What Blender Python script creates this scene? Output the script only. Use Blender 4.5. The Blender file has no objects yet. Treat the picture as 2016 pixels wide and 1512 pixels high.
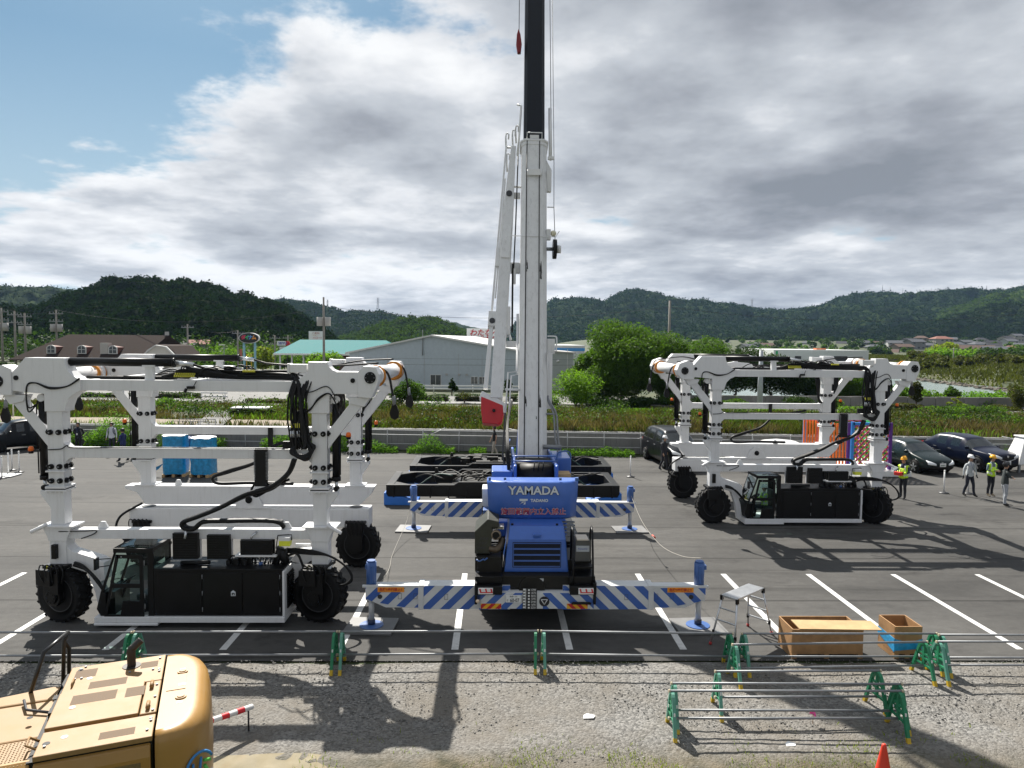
import bpy, bmesh, math, random
import numpy as np
from mathutils import Vector, Matrix, noise as mnoise
random.seed(11); rng = np.random.default_rng(5)
S = bpy.context.scene
COL = S.collection
R = math.radians
F, CAMH = 1400.0, 6.5
cd = bpy.data.cameras.new('camera'); cam = bpy.data.objects.new('camera', cd); COL.objects.link(cam)
cd.sensor_width = 36.0; cd.lens = 36.0*F/2016; cd.clip_start = 0.1; cd.clip_end = 9000
cam.location = (0, 0, CAMH); cam.rotation_euler = Matrix.Rotation(0, 3, 'X').to_euler(); S.camera = cam
CR = Matrix.Rotation(R(-1.35), 3, 'Z') @ Matrix.Rotation(R(90-3.5), 3, 'X') @ Matrix.Rotation(R(0.55), 3, 'Z'); cam.rotation_euler = CR.to_euler()
def ray(u, v): return CR @ Vector(((u-1008)/F, -(v-756)/F, -1))
def P(u, v, Y):
    d = ray(u, v); t = Y/d.y
    return Vector((d.x*t, Y, CAMH+d.z*t))
def G(u, v, z=0.0):
    d = ray(u, v); t = (z-CAMH)/d.z
    return Vector((d.x*t, d.y*t, z))
MATS = {}
def mat(name, col, rough=0.5, metal=0.0, var=0.12, scale=3.0, dirt=0.0, dirtcol=(0.12, 0.10, 0.08), bump=0.0, bscale=60, spec=0.5, coat=0.0, streak=False):
    m = bpy.data.materials.new(name); m.use_nodes = True; nt = m.node_tree; N = nt.nodes; L = nt.links
    b = N['Principled BSDF']; b.inputs['Roughness'].default_value = rough; b.inputs['Metallic'].default_value = metal
    b.inputs['Specular IOR Level'].default_value = spec
    if coat: b.inputs['Coat Weight'].default_value = coat; b.inputs['Coat Roughness'].default_value = 0.05
    tc = N.new('ShaderNodeTexCoord')
    nz = N.new('ShaderNodeTexNoise'); nz.inputs['Scale'].default_value = scale; nz.inputs['Detail'].default_value = 6; nz.inputs['Roughness'].default_value = 0.65
    L.new(tc.outputs['Object'], nz.inputs['Vector'])
    r = N.new('ShaderNodeValToRGB'); r.color_ramp.elements[0].position = 0.3; r.color_ramp.elements[1].position = 0.72
    r.color_ramp.elements[0].color = tuple(c*(1-var) for c in col)+(1,); r.color_ramp.elements[1].color = tuple(min(1, c*(1+var)) for c in col)+(1,)
    L.new(nz.outputs['Fac'], r.inputs['Fac']); out = r.outputs['Color']
    if dirt:
        mp = N.new('ShaderNodeMapping'); L.new(tc.outputs['Object'], mp.inputs['Vector'])
        mp.inputs['Scale'].default_value = (9, 9, 0.8) if streak else (1.7, 1.7, 1.7)
        n2 = N.new('ShaderNodeTexNoise'); n2.inputs['Scale'].default_value = 1.3; n2.inputs['Detail'].default_value = 8; n2.inputs['Roughness'].default_value = 0.7
        L.new(mp.outputs['Vector'], n2.inputs['Vector'])
        r2 = N.new('ShaderNodeValToRGB'); r2.color_ramp.elements[0].position = 0.52; r2.color_ramp.elements[1].position = 0.8
        r2.color_ramp.elements[0].color = (0, 0, 0, 1); r2.color_ramp.elements[1].color = (dirt, dirt, dirt, 1)
        L.new(n2.outputs['Fac'], r2.inputs['Fac'])
        mx = N.new('ShaderNodeMix'); mx.data_type = 'RGBA'
        L.new(r2.outputs['Color'], mx.inputs['Factor']); L.new(out, mx.inputs['A']); mx.inputs['B'].default_value = dirtcol+(1,)
        out = mx.outputs['Result']
    L.new(out, b.inputs['Base Color'])
    mr = N.new('ShaderNodeMapRange'); mr.inputs['To Min'].default_value = max(0.02, rough-0.1); mr.inputs['To Max'].default_value = min(1, rough+0.12)
    L.new(nz.outputs['Fac'], mr.inputs['Value']); L.new(mr.outputs['Result'], b.inputs['Roughness'])
    if bump:
        n3 = N.new('ShaderNodeTexNoise'); n3.inputs['Scale'].default_value = bscale; n3.inputs['Detail'].default_value = 4
        L.new(tc.outputs['Object'], n3.inputs['Vector'])
        bp = N.new('ShaderNodeBump'); bp.inputs['Strength'].default_value = bump; bp.inputs['Distance'].default_value = 0.02
        L.new(n3.outputs['Fac'], bp.inputs['Height']); L.new(bp.outputs['Normal'], b.inputs['Normal'])
    MATS[name] = m
    return m
def leafmat(name, c0, c1, trans=0.35, rough=0.65, spec=0.12):
    m = bpy.data.materials.new(name); m.use_nodes = True; nt = m.node_tree; N = nt.nodes; L = nt.links
    b = N['Principled BSDF']; b.inputs['Roughness'].default_value = rough; b.inputs['Specular IOR Level'].default_value = spec
    g = N.new('ShaderNodeNewGeometry'); tc = N.new('ShaderNodeTexCoord')
    nz = N.new('ShaderNodeTexNoise'); nz.inputs['Scale'].default_value = 0.8; nz.inputs['Detail'].default_value = 3; L.new(tc.outputs['Object'], nz.inputs['Vector'])
    ad = N.new('ShaderNodeMath'); ad.operation = 'MULTIPLY_ADD'; ad.inputs[1].default_value = 0.45; L.new(g.outputs['Random Per Island'], ad.inputs[0])
    sc = N.new('ShaderNodeMapRange'); sc.inputs['From Min'].default_value = 0.3; sc.inputs['From Max'].default_value = 0.7; sc.inputs['To Max'].default_value = 0.55; L.new(nz.outputs['Fac'], sc.inputs['Value'])
    L.new(sc.outputs['Result'], ad.inputs[2])
    r = N.new('ShaderNodeValToRGB'); r.color_ramp.elements[0].color = c0+(1,); r.color_ramp.elements[1].color = c1+(1,)
    L.new(ad.outputs['Value'], r.inputs['Fac']); L.new(r.outputs['Color'], b.inputs['Base Color'])
    t = N.new('ShaderNodeBsdfTranslucent')
    ht = N.new('ShaderNodeMix'); ht.data_type = 'RGBA'; ht.blend_type = 'MULTIPLY'; ht.inputs['Factor'].default_value = 1.0
    L.new(r.outputs['Color'], ht.inputs['A']); ht.inputs['B'].default_value = (1.6, 1.8, 0.7, 1); L.new(ht.outputs['Result'], t.inputs['Color'])
    mx = N.new('ShaderNodeMixShader'); mx.inputs['Fac'].default_value = trans
    L.new(b.outputs['BSDF'], mx.inputs[1]); L.new(t.outputs['BSDF'], mx.inputs[2]); L.new(mx.outputs['Shader'], N['Material Output'].inputs['Surface'])
    MATS[name] = m
    return m
def glassmat(name, tint=(0.6, 0.75, 0.72), fac=0.25, rough=0.02):
    m = bpy.data.materials.new(name); m.use_nodes = True; nt = m.node_tree; N = nt.nodes; L = nt.links
    N.remove(N['Principled BSDF'])
    t = N.new('ShaderNodeBsdfTransparent'); t.inputs['Color'].default_value = tint+(1,)
    g = N.new('ShaderNodeBsdfGlossy'); g.inputs['Roughness'].default_value = rough; g.inputs['Color'].default_value = (0.9, 0.95, 0.95, 1)
    fr = N.new('ShaderNodeLayerWeight'); fr.inputs['Blend'].default_value = fac
    mx = N.new('ShaderNodeMixShader'); L.new(fr.outputs['Fresnel'], mx.inputs['Fac']); L.new(t.outputs['BSDF'], mx.inputs[1]); L.new(g.outputs['BSDF'], mx.inputs[2])
    L.new(mx.outputs['Shader'], N['Material Output'].inputs['Surface'])
    MATS[name] = m
    return m
SPLIT = {'vent_screens': 'vent_screen', 'side_doors': 'side_door', 'door_vents': 'door_vent', 'engine_doors': 'engine_door', 'lifting_caps': 'lifting_cap', 'lifting_lugs': 'lifting_lug', 'side_panels': 'side_panel', 'purple_post': 'purple_post', 'blue_post': 'blue_post', 'cart_wheels': 'wheel', 'trailer_wheels': 'wheel', 'tracks': 'track', 'support_stand': 'support_stand', 'boom_brackets': 'boom_bracket', 'boom_guides': 'boom_guide', 'cross_beam': 'cross_beam', 'lid_hinges': 'hinge', 'lid_handles': 'handle', 'stickers': 'sticker', 'round_stickers': 'sticker', 'boom_side_box': 'side_box', 'red_bands': 'red_band', 'loading_door': 'loading_door', 'wall_lamp': 'wall_lamp', 'deck_steps': 'deck_step', 'jib_pins': 'jib_pin', 'door_handles': 'door_handle', 'walkway': 'walkway', 'boom_cables': 'boom_cable', 'porch_post': 'porch_post', 'sign_post': 'post', 'work_lamp': 'work_lamp', 'hopper_leg': 'leg', 'post': 'post', 'joystick': 'joystick', 'grab_bar': 'grab_bar', 'swing_frame': 'swing_frame', 'signal_cable': 'signal_cable', 'left_pipes': 'left_pipe', 'pipe_guard': 'guard_pipe', 'drum_cable': 'drum_cable', 'crane_hoses': 'crane_hose'}
class MB:
    def __init__(s): s.v = []; s.f = []; s.m = []; s.s = []
    def add(s, vs, fs, m=0, smooth=False):
        o = len(s.v); s.v.extend([tuple(p) for p in vs])
        for f in fs: s.f.append(tuple(i+o for i in f)); s.m.append(m); s.s.append(smooth)
        return s
    def box(s, x0, x1, y0, y1, z0, z1, m=0, M=None):
        vs = [Vector(p) for p in ((x0,y0,z0),(x1,y0,z0),(x1,y1,z0),(x0,y1,z0),(x0,y0,z1),(x1,y0,z1),(x1,y1,z1),(x0,y1,z1))]
        if M: vs = [M @ p for p in vs]
        return s.add(vs, [(0,3,2,1),(4,5,6,7),(0,1,5,4),(1,2,6,5),(2,3,7,6),(3,0,4,7)], m)
    def cbox(s, c, sz, M=None, m=0):
        T = Matrix.Translation(c) @ (M.to_4x4() if M else Matrix())
        a, b, d = sz[0]/2, sz[1]/2, sz[2]/2
        return s.box(-a, a, -b, b, -d, d, m, T)
    def cyl(s, p, q, r, r2=None, n=12, m=0, caps=True, smooth=True):
        p, q = Vector(p), Vector(q); r2 = r if r2 is None else r2
        ax = (q-p).normalized(); a = ax.orthogonal().normalized(); b = ax.cross(a)
        vs = []
        for i in range(n):
            t = 2*math.pi*i/n; d = a*math.cos(t)+b*math.sin(t); vs += [p+d*r, q+d*r2]
        s.add(vs, [(2*i, 2*((i+1) % n), 2*((i+1) % n)+1, 2*i+1) for i in range(n)], m, smooth)
        if caps: s.add(vs, [tuple(2*i for i in reversed(range(n))), tuple(2*i+1 for i in range(n))], m)
        return s
    def tube(s, pts, r, n=6, m=0, smooth=True):
        pts = [Vector(p) for p in pts]; rr = r if isinstance(r, (list, tuple)) else [r]*len(pts)
        vs = []; a = None
        for i, p in enumerate(pts):
            t = (pts[min(i+1, len(pts)-1)]-pts[max(i-1, 0)]).normalized()
            a = t.orthogonal().normalized() if a is None else (a-t*a.dot(t)).normalized()
            b = t.cross(a)
            for k in range(n):
                w = 2*math.pi*k/n; vs.append(p+(a*math.cos(w)+b*math.sin(w))*rr[i])
        fs = [(i*n+k, i*n+(k+1) % n, (i+1)*n+(k+1) % n, (i+1)*n+k) for i in range(len(pts)-1) for k in range(n)]
        s.add(vs, fs, m, smooth)
        e = (len(pts)-1)*n
        s.add(vs, [tuple(reversed(range(n))), tuple(e+k for k in range(n))], m)
        return s
    def prism(s, poly, d0, d1, ax='y', m=0, M=None, smooth=False):
        def mk(a, b, d): return {'y': (a, d, b), 'x': (d, a, b), 'z': (a, b, d)}[ax]
        ar = sum(poly[i][0]*poly[(i+1) % len(poly)][1]-poly[(i+1) % len(poly)][0]*poly[i][1] for i in range(len(poly)))
        if (ar > 0) == (ax == 'y'): poly = list(reversed(poly))
        n = len(poly)
        vs = [Vector(mk(a, b, d0)) for a, b in poly]+[Vector(mk(a, b, d1)) for a, b in poly]
        if M: vs = [M @ p for p in vs]
        fl = (lambda t: t)
        s.add(vs, [tuple(reversed(range(n))), tuple(range(n, 2*n))], m)
        s.add(vs, [(i, (i+1) % n, n+(i+1) % n, n+i) for i in range(n)], m, smooth)
        return s
    def lathe(s, prof, c=(0, 0, 0), ax=(0, 0, 1), n=20, m=0, smooth=True):
        c = Vector(c); ax = Vector(ax).normalized(); a = ax.orthogonal().normalized(); b = ax.cross(a)
        vs = [c+ax*h+(a*math.cos(2*math.pi*k/n)+b*math.sin(2*math.pi*k/n))*r for r, h in prof for k in range(n)]
        s.add(vs, [(i*n+k, i*n+(k+1) % n, (i+1)*n+(k+1) % n, (i+1)*n+k) for i in range(len(prof)-1) for k in range(n)], m, smooth)
        if prof[0][0] > 0.001: s.add(vs, [tuple(reversed(range(n)))], m)
        if prof[-1][0] > 0.001: e = (len(prof)-1)*n; s.add(vs, [tuple(range(e, e+n))], m)
        return s
    def ball(s, c, r, m=0, nu=12, nv=8):
        r = Vector((r, r, r)) if not hasattr(r, '__len__') else Vector(r); c = Vector(c)
        vs = [c+Vector((r.x*math.sin(math.pi*j/nv)*math.cos(2*math.pi*i/nu), r.y*math.sin(math.pi*j/nv)*math.sin(2*math.pi*i/nu), r.z*math.cos(math.pi*j/nv))) for j in range(nv+1) for i in range(nu)]
        return s.add(vs, [(j*nu+i, (j+1)*nu+i, (j+1)*nu+(i+1) % nu, j*nu+(i+1) % nu) for j in range(nv) for i in range(nu)], m, True)
    def quad(s, a, b, c, d, m=0): return s.add([a, b, c, d], [(0, 1, 2, 3)], m)
    def build(s, name, mats, parent=None, bevel=0.0, fix=True, loc=None):
        if name in SPLIT:
            key = [tuple(round(c, 4) for c in v) for v in s.v]; par = {}
            def fd(a):
                while par.setdefault(a, a) != a: par[a] = par[par[a]]; a = par[a]
                return a
            for f in s.f:
                for i in f[1:]: par[fd(key[i])] = fd(key[f[0]])
            gr = {}
            for k, f in enumerate(s.f): gr.setdefault(fd(key[f[0]]), []).append(k)
            if len(gr) > 1:
                os_ = []
                for fl in gr.values():
                    b = MB()
                    for k in fl: b.add([s.v[i] for i in s.f[k]], [tuple(range(len(s.f[k])))], s.m[k], s.s[k])
                    os_.append(b.build1(SPLIT[name], mats, parent, bevel, fix, loc))
                return os_[0]
        return s.build1(SPLIT.get(name, name), mats, parent, bevel, fix, loc)
    def build1(s, name, mats, parent=None, bevel=0.0, fix=True, loc=None):
        me = bpy.data.meshes.new(name); me.from_pydata(s.v, [], s.f); me.validate()
        mats = mats if isinstance(mats, (list, tuple)) else [mats]
        for m in mats: me.materials.append(m)
        if len(me.polygons) == len(s.m):
            me.polygons.foreach_set('material_index', s.m); me.polygons.foreach_set('use_smooth', s.s)
        if fix:
            bm = bmesh.new(); bm.from_mesh(me)
            bmesh.ops.remove_doubles(bm, verts=bm.verts, dist=1e-5)
            bmesh.ops.recalc_face_normals(bm, faces=bm.faces); bm.to_mesh(me); bm.free()
        o = bpy.data.objects.new(name, me); COL.objects.link(o)
        if parent: o.parent = parent
        if loc is not None: o.location = loc
        if bevel:
            b = o.modifiers.new('bevel', 'BEVEL'); b.width = bevel; b.segments = 2; b.limit_method = 'ANGLE'; b.angle_limit = R(50)
        return o
def tag(o, label=None, cat=None, group=None, kind=None):
    for k, v in (('label', label), ('category', cat), ('group', group), ('kind', kind)):
        if v: o[k] = v
    return o
def thing(name, label, cat, loc=(0, 0, 0), rz=0.0, group=None):
    o = bpy.data.objects.new(name, None); COL.objects.link(o); o.location = loc; o.rotation_euler = (0, 0, rz); o.empty_display_size = 0.2
    return tag(o, label, cat, group)
def copy_tree(o, label=None, group=None, loc=None, rz=None, parent=None):
    c = o.copy(); COL.objects.link(c); c.parent = parent
    if label: c['label'] = label
    if group: c['group'] = group
    if loc is not None: c.location = loc
    if rz is not None: c.rotation_euler = (0, 0, rz)
    for ch in list(o.children): copy_tree(ch, parent=c)
    return c
def spline(pts, k=8):
    pts = [Vector(p) for p in pts]; out = []
    for i in range(len(pts)-1):
        p0, p1, p2, p3 = pts[max(i-1, 0)], pts[i], pts[i+1], pts[min(i+2, len(pts)-1)]
        for j in range(k):
            t = j/k; out.append(0.5*((2*p1)+(p2-p0)*t+(2*p0-5*p1+4*p2-p3)*t*t+(3*p1-p0-3*p2+p3)*t**3))
    return out+[pts[-1]]
def text(name, body, m, loc, size, parent=None, rot=(math.pi/2, 0, 0), ext=0.002, sx=1.0, bold=0.0, align='CENTER', shear=0.0):
    c = bpy.data.curves.new(name, 'FONT'); c.body = body; c.size = size; c.extrude = ext; c.align_x = align; c.align_y = 'CENTER'; c.offset = bold; c.shear = shear; c.resolution_u = 3
    t = bpy.data.objects.new(name, c); COL.objects.link(t); bpy.context.view_layer.update()
    me = bpy.data.meshes.new_from_object(t.evaluated_get(bpy.context.evaluated_depsgraph_get()))
    bpy.data.objects.remove(t); bpy.data.curves.remove(c); me.name = name; me.materials.clear(); me.materials.append(m)
    o = bpy.data.objects.new(name, me); COL.objects.link(o); o.location = loc; o.rotation_euler = rot; o.scale = (sx, 1, 1)
    if parent: o.parent = parent
    return o
def npmesh(name, V, Fq, m, parent=None, smooth=False):
    """V (n,3), Fq (k,c) uniform face size"""
    me = bpy.data.meshes.new(name); n, (k, c) = len(V), Fq.shape
    me.vertices.add(n); me.vertices.foreach_set('co', np.asarray(V, np.float32).ravel())
    me.loops.add(k*c); me.loops.foreach_set('vertex_index', Fq.astype(np.int32).ravel())
    me.polygons.add(k); me.polygons.foreach_set('loop_start', np.arange(0, k*c, c, dtype=np.int32)); me.polygons.foreach_set('loop_total', np.full(k, c, np.int32))
    if smooth: me.polygons.foreach_set('use_smooth', np.ones(k, bool))
    me.update(calc_edges=True); me.materials.append(m)
    o = bpy.data.objects.new(name, me); COL.objects.link(o)
    if parent: o.parent = parent
    return o
white = mat('white_paint', (0.74, 0.745, 0.75), 0.38, var=0.04, dirt=0.35, dirtcol=(0.42, 0.40, 0.37), scale=1.2, streak=True)
whitec = mat('crane_white_paint', (0.72, 0.72, 0.71), 0.42, var=0.05, dirt=0.5, dirtcol=(0.3, 0.29, 0.26), streak=True)
whitep = mat('white_plastic', (0.75, 0.75, 0.74), 0.45, var=0.04)
black = mat('black_paint', (0.006, 0.006, 0.0065), 0.4, var=0.3, spec=0.25)
rubber = mat('black_rubber', (0.009, 0.009, 0.0095), 0.75, var=0.35, bump=0.3, scale=9, dirt=0.4, dirtcol=(0.03, 0.028, 0.025), spec=0.25)
hose = mat('hose_rubber', (0.007, 0.007, 0.0075), 0.5, var=0.3, spec=0.3)
rimm = mat('dark_rim', (0.032, 0.033, 0.037), 0.5, var=0.2, dirt=0.4, dirtcol=(0.07, 0.065, 0.06))
boom_dark = mat('boom_dark_paint', (0.006, 0.009, 0.014), 0.4, var=0.15, spec=0.25)
blue = mat('crane_blue', (0.045, 0.13, 0.46), 0.36, var=0.08, dirt=0.3, dirtcol=(0.07, 0.13, 0.32), coat=0.2)
blue2 = mat('jack_blue', (0.05, 0.12, 0.33), 0.4, var=0.1, dirt=0.3, dirtcol=(0.1, 0.15, 0.28))
stripe_blue = mat('stripe_blue', (0.045, 0.12, 0.40), 0.45, var=0.08, dirt=0.3, dirtcol=(0.15, 0.2, 0.3))
greyw = mat('stripe_white', (0.62, 0.63, 0.63), 0.5, var=0.06, dirt=0.4, dirtcol=(0.3, 0.29, 0.27))
steel = mat('galvanised_steel', (0.24, 0.25, 0.26), 0.5, 0.45, var=0.15, scale=14)
rod_m = mat('piston_rod', (0.5, 0.51, 0.52), 0.35, 0.15, var=0.06)
chrome = mat('chrome', (0.62, 0.64, 0.66), 0.22, 0.7, var=0.05)
alu = mat('aluminium', (0.62, 0.63, 0.64), 0.33, 0.85, var=0.08)
plate_s = mat('steel_plate', (0.16, 0.16, 0.16), 0.6, 0.2, var=0.15, dirt=0.6, dirtcol=(0.14, 0.13, 0.12))
orange = mat('orange_lens', (0.85, 0.16, 0.01), 0.3, var=0.05)
sheave = mat('orange_sheave', (0.66, 0.25, 0.03), 0.45, var=0.1, dirt=0.4, dirtcol=(0.2, 0.1, 0.04))
red = mat('red_paint', (0.50, 0.014, 0.02), 0.42, var=0.08, dirt=0.35, dirtcol=(0.2, 0.02, 0.02))
redt = mat('red_print', (0.45, 0.02, 0.03), 0.5, var=0.03)
yel = mat('yellow_reflector', (0.8, 0.42, 0.02), 0.4, var=0.05)
yelg = mat('hose_clip_yellow', (0.55, 0.52, 0.05), 0.5, var=0.2)
silver_t = mat('silver_print', (0.62, 0.66, 0.68), 0.4, var=0.03)
green_b = mat('barrier_green', (0.015, 0.20, 0.09), 0.5, var=0.15, dirt=0.4, dirtcol=(0.09, 0.2, 0.14))
green_l = mat('barrier_green_faded', (0.10, 0.30, 0.22), 0.5, var=0.15, dirt=0.4, dirtcol=(0.2, 0.3, 0.26))
yelfoot = mat('barrier_foot_yellow', (0.55, 0.37, 0.02), 0.55, var=0.15, dirt=0.4)
ply = mat('plywood', (0.33, 0.185, 0.08), 0.7, var=0.3, scale=2.5, dirt=0.45, dirtcol=(0.24, 0.12, 0.05), streak=False)
ply2 = mat('plywood_pale', (0.43, 0.29, 0.14), 0.7, var=0.2, scale=2.5)
wrap = mat('blue_wrap', (0.016, 0.27, 0.54), 0.22, var=0.35, scale=6, bump=0.6, bscale=9, coat=0.3)
exc = mat('excavator_yellow', (0.34, 0.185, 0.042), 0.4, var=0.06, scale=1.5, dirt=0.3, dirtcol=(0.4, 0.27, 0.13), coat=0.15)
exct = mat('excavator_top', (0.275, 0.158, 0.052), 0.55, var=0.07, scale=4, dirt=0.45, dirtcol=(0.25, 0.165, 0.085))
meshbrown = mat('vent_mesh', (0.115, 0.068, 0.03), 0.75, var=0.3, scale=60)
glass = glassmat('cab_glass', (0.62, 0.78, 0.74), 0.22)
carglass = mat('car_glass', (0.012, 0.016, 0.018), 0.06, var=0.2, spec=0.8)
dirtb = mat('engine_dark', (0.014, 0.0125, 0.010), 0.55, var=0.4, spec=0.25, dirt=0.5, dirtcol=(0.035, 0.03, 0.022))
rust = mat('exhaust_steel', (0.11, 0.085, 0.06), 0.45, 0.6, var=0.3, scale=10)
SUN_EL, SUN_AZ = R(46.0), math.atan2(-0.355, 0.92)      # azimuth measured from +Y towards +X
sd = Vector((math.sin(SUN_AZ)*math.cos(SUN_EL), math.cos(SUN_AZ)*math.cos(SUN_EL), math.sin(SUN_EL)))
ld = bpy.data.lights.new('sun', 'SUN'); ld.energy = 5.0; ld.angle = R(0.5); ld.color = (1.0, 0.95, 0.87)
lo = bpy.data.objects.new('sun', ld); COL.objects.link(lo); lo.rotation_euler = (-sd).to_track_quat('-Z', 'Y').to_euler(); lo.location = (0, 0, 60)
w = bpy.data.worlds.new('World'); S.world = w; w.use_nodes = True
SKY_OFF = (9.7, 6.1, 0)
def build_world():
    nt = w.node_tree; N = nt.nodes; L = nt.links; bg = N['Background']; bg.inputs['Strength'].default_value = 0.07
    sky = N.new('ShaderNodeTexSky'); sky.sky_type = 'NISHITA'; sky.sun_disc = False; sky.sun_elevation = SUN_EL; sky.sun_rotation = SUN_AZ; sky.ozone_density = 1.6; sky.dust_density = 1.0; sky.air_density = 1.1
    tc = N.new('ShaderNodeTexCoord')
    sx = N.new('ShaderNodeSeparateXYZ'); L.new(tc.outputs['Generated'], sx.inputs['Vector'])
    def math_(op, a, b=None, c=None, clamp=False):
        n = N.new('ShaderNodeMath'); n.operation = op; n.use_clamp = clamp
        for i, x in enumerate((a, b, c)):
            if x is None: continue
            if isinstance(x, (int, float)): n.inputs[i].default_value = x
            else: L.new(x, n.inputs[i])
        return n.outputs['Value']
    def mr(v, a, b, c, d, smooth_=False):
        n = N.new('ShaderNodeMapRange'); n.inputs['From Min'].default_value = a; n.inputs['From Max'].default_value = b; n.inputs['To Min'].default_value = c; n.inputs['To Max'].default_value = d; L.new(v, n.inputs['Value'])
        if smooth_: n.interpolation_type = 'SMOOTHSTEP'
        return n.outputs['Result']
    zz = math_('ADD', math_('MAXIMUM', sx.outputs['Z'], 0.0), 0.16)
    px, py = math_('DIVIDE', sx.outputs['X'], zz), math_('DIVIDE', sx.outputs['Y'], zz)
    cb = N.new('ShaderNodeCombineXYZ'); L.new(px, cb.inputs['X']); L.new(py, cb.inputs['Y'])
    def noise(scale, detail, rough, off, dist=0.0):
        mp = N.new('ShaderNodeMapping'); mp.inputs['Location'].default_value = off; L.new(cb.outputs['Vector'], mp.inputs['Vector'])
        n = N.new('ShaderNodeTexNoise'); n.inputs['Scale'].default_value = scale; n.inputs['Detail'].default_value = detail; n.inputs['Roughness'].default_value = rough; n.inputs['Distortion'].default_value = dist
        L.new(mp.outputs['Vector'], n.inputs['Vector']); return n.outputs['Fac']
    O = SKY_OFF
    d1 = noise(1.25, 12, 0.60, O, 0.1)
    d2 = noise(1.25, 5, 0.52, (O[0]+0.05, O[1]-0.13, 0.0), 0.1)   # the same field towards the sun: rims on the sunny side read bright
    d3 = noise(0.55, 3, 0.5, (7.3, 2.2, 0)); d4 = noise(2.8, 10, 0.62, (1.3, 9.2, 0)); d5 = noise(8.0, 8, 0.6, (4.3, 3.2, 0))
    g1 = math_('SUBTRACT', math_('MULTIPLY_ADD', py, -0.62, 0.70), px); g2 = math_('SUBTRACT', math_('MULTIPLY_ADD', px, -0.35, 1.95), py)
    g = math_('MINIMUM', math_('MINIMUM', g1, g2), math_('SUBTRACT', py, 0.5))
    op = mr(g, 0.55, -0.30, -0.27, 0.15)
    low = mr(px, -1.1, -1.9, 0.0, -0.07)                      # thinner cover low on the left
    dens = math_('MULTIPLY_ADD', math_('SUBTRACT', d5, 0.5), 0.12, math_('ADD', math_('ADD', d1, op), low))
    mask = mr(dens, 0.42, 0.53, 0, 1, True)
    bias = math_('ADD', mr(px, -0.6, 0.9, -0.07, 0.05), mr(py, 1.3, 4.5, 0.06, -0.09))
    thick = math_('ADD', math_('ADD', math_('MULTIPLY_ADD', math_('SUBTRACT', d4, 0.5), 0.30, math_('MULTIPLY_ADD', math_('SUBTRACT', d5, 0.5), 0.15, d2)), math_('MULTIPLY', math_('SUBTRACT', d3, 0.5), 0.5)), math_('ADD', math_('MULTIPLY', op, 0.75), bias))
    ramp = N.new('ShaderNodeValToRGB'); e = ramp.color_ramp; e.elements[0].position = 0.40; e.elements[0].color = (7.3, 7.4, 7.5, 1)
    e.elements[1].position = 0.86; e.elements[1].color = (2.0, 2.2, 2.5, 1)
    for p_, c_ in ((0.49, (6.0, 6.15, 6.4, 1)), (0.57, (4.5, 4.75, 5.1, 1)), (0.65, (3.7, 3.95, 4.3, 1)), (0.74, (2.8, 3.0, 3.35, 1))):
        x = e.elements.new(p_); x.color = c_
    L.new(thick, ramp.inputs['Fac'])
    dim = N.new('ShaderNodeMix'); dim.data_type = 'RGBA'; dim.blend_type = 'MULTIPLY'; dim.inputs['Factor'].default_value = 1; L.new(sky.outputs['Color'], dim.inputs['A']); dim.inputs['B'].default_value = (0.33, 0.47, 0.52, 1)
    hzn = N.new('ShaderNodeMix'); hzn.data_type = 'RGBA'; L.new(mr(sx.outputs['Z'], 0.34, 0.08, 0.0, 0.85), hzn.inputs['Factor']); L.new(dim.outputs['Result'], hzn.inputs['A']); hzn.inputs['B'].default_value = (4.2, 5.2, 6.0, 1)
    mx = N.new('ShaderNodeMix'); mx.data_type = 'RGBA'; L.new(mask, mx.inputs['Factor']); L.new(hzn.outputs['Result'], mx.inputs['A']); L.new(ramp.outputs['Color'], mx.inputs['B'])
    L.new(mx.outputs['Result'], bg.inputs['Color'])
build_world()
hz = bpy.data.materials.new('haze_air'); hz.use_nodes = True; nt = hz.node_tree; nt.nodes.remove(nt.nodes['Principled BSDF']); pv = nt.nodes.new('ShaderNodeVolumePrincipled'); pv.inputs['Color'].default_value = (0.42, 0.64, 1.0, 1); pv.inputs['Density'].default_value = 0.00006; pv.inputs['Anisotropy'].default_value = 0.2; nt.links.new(pv.outputs['Volume'], nt.nodes['Material Output'].inputs['Volume'])
tag(MB().box(-2000, 2000, -80, 2200, -4, 150).build('haze', hz), 'thin pale air haze over the whole valley', 'haze', kind='stuff')
S.view_settings.view_transform = 'Standard'; S.view_settings.look = 'None'; S.view_settings.exposure = 0.92; S.view_settings.gamma = 1.0; S.view_settings.use_curve_mapping = False
S.cycles.max_bounces = 6; S.cycles.diffuse_bounces = 3; S.cycles.glossy_bounces = 3; S.cycles.transparent_max_bounces = 12; S.cycles.use_denoising = True
S.cycles.sample_clamp_indirect = 6.0
def smooth(a, b, x): t = np.clip((x-a)/(b-a), 0, 1); return t*t*(3-2*t)
def river_bank(y): return 67+(y-94)*0.16
def hgt(x, y):
    x = np.asarray(x, float); y = np.asarray(y, float)
    yw = y+0.07*np.clip(x, -120, 160)
    z = 1.2*smooth(41.4, 41.6, yw)-0.15*smooth(58, 63, yw)
    z = z+0.12*smooth(46, 50, y)*(1-smooth(53, 59, y))*(0.6+0.4*np.sin(x*0.35)*np.sin(x*0.13+1))
    m = smooth(-8, -4, y-80)*smooth(6, 0, np.abs(x-(river_bank(y)-24))-27)*(1-smooth(168, 185, y))
    z = z-m*2.4
    z = z+1.6*smooth(0, 25, x-river_bank(y)-6)*smooth(85, 110, y)*(1-smooth(230, 300, y))
    z = z+8.0*smooth(330, 640, y)*smooth(30, 120, x)
    return z
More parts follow.
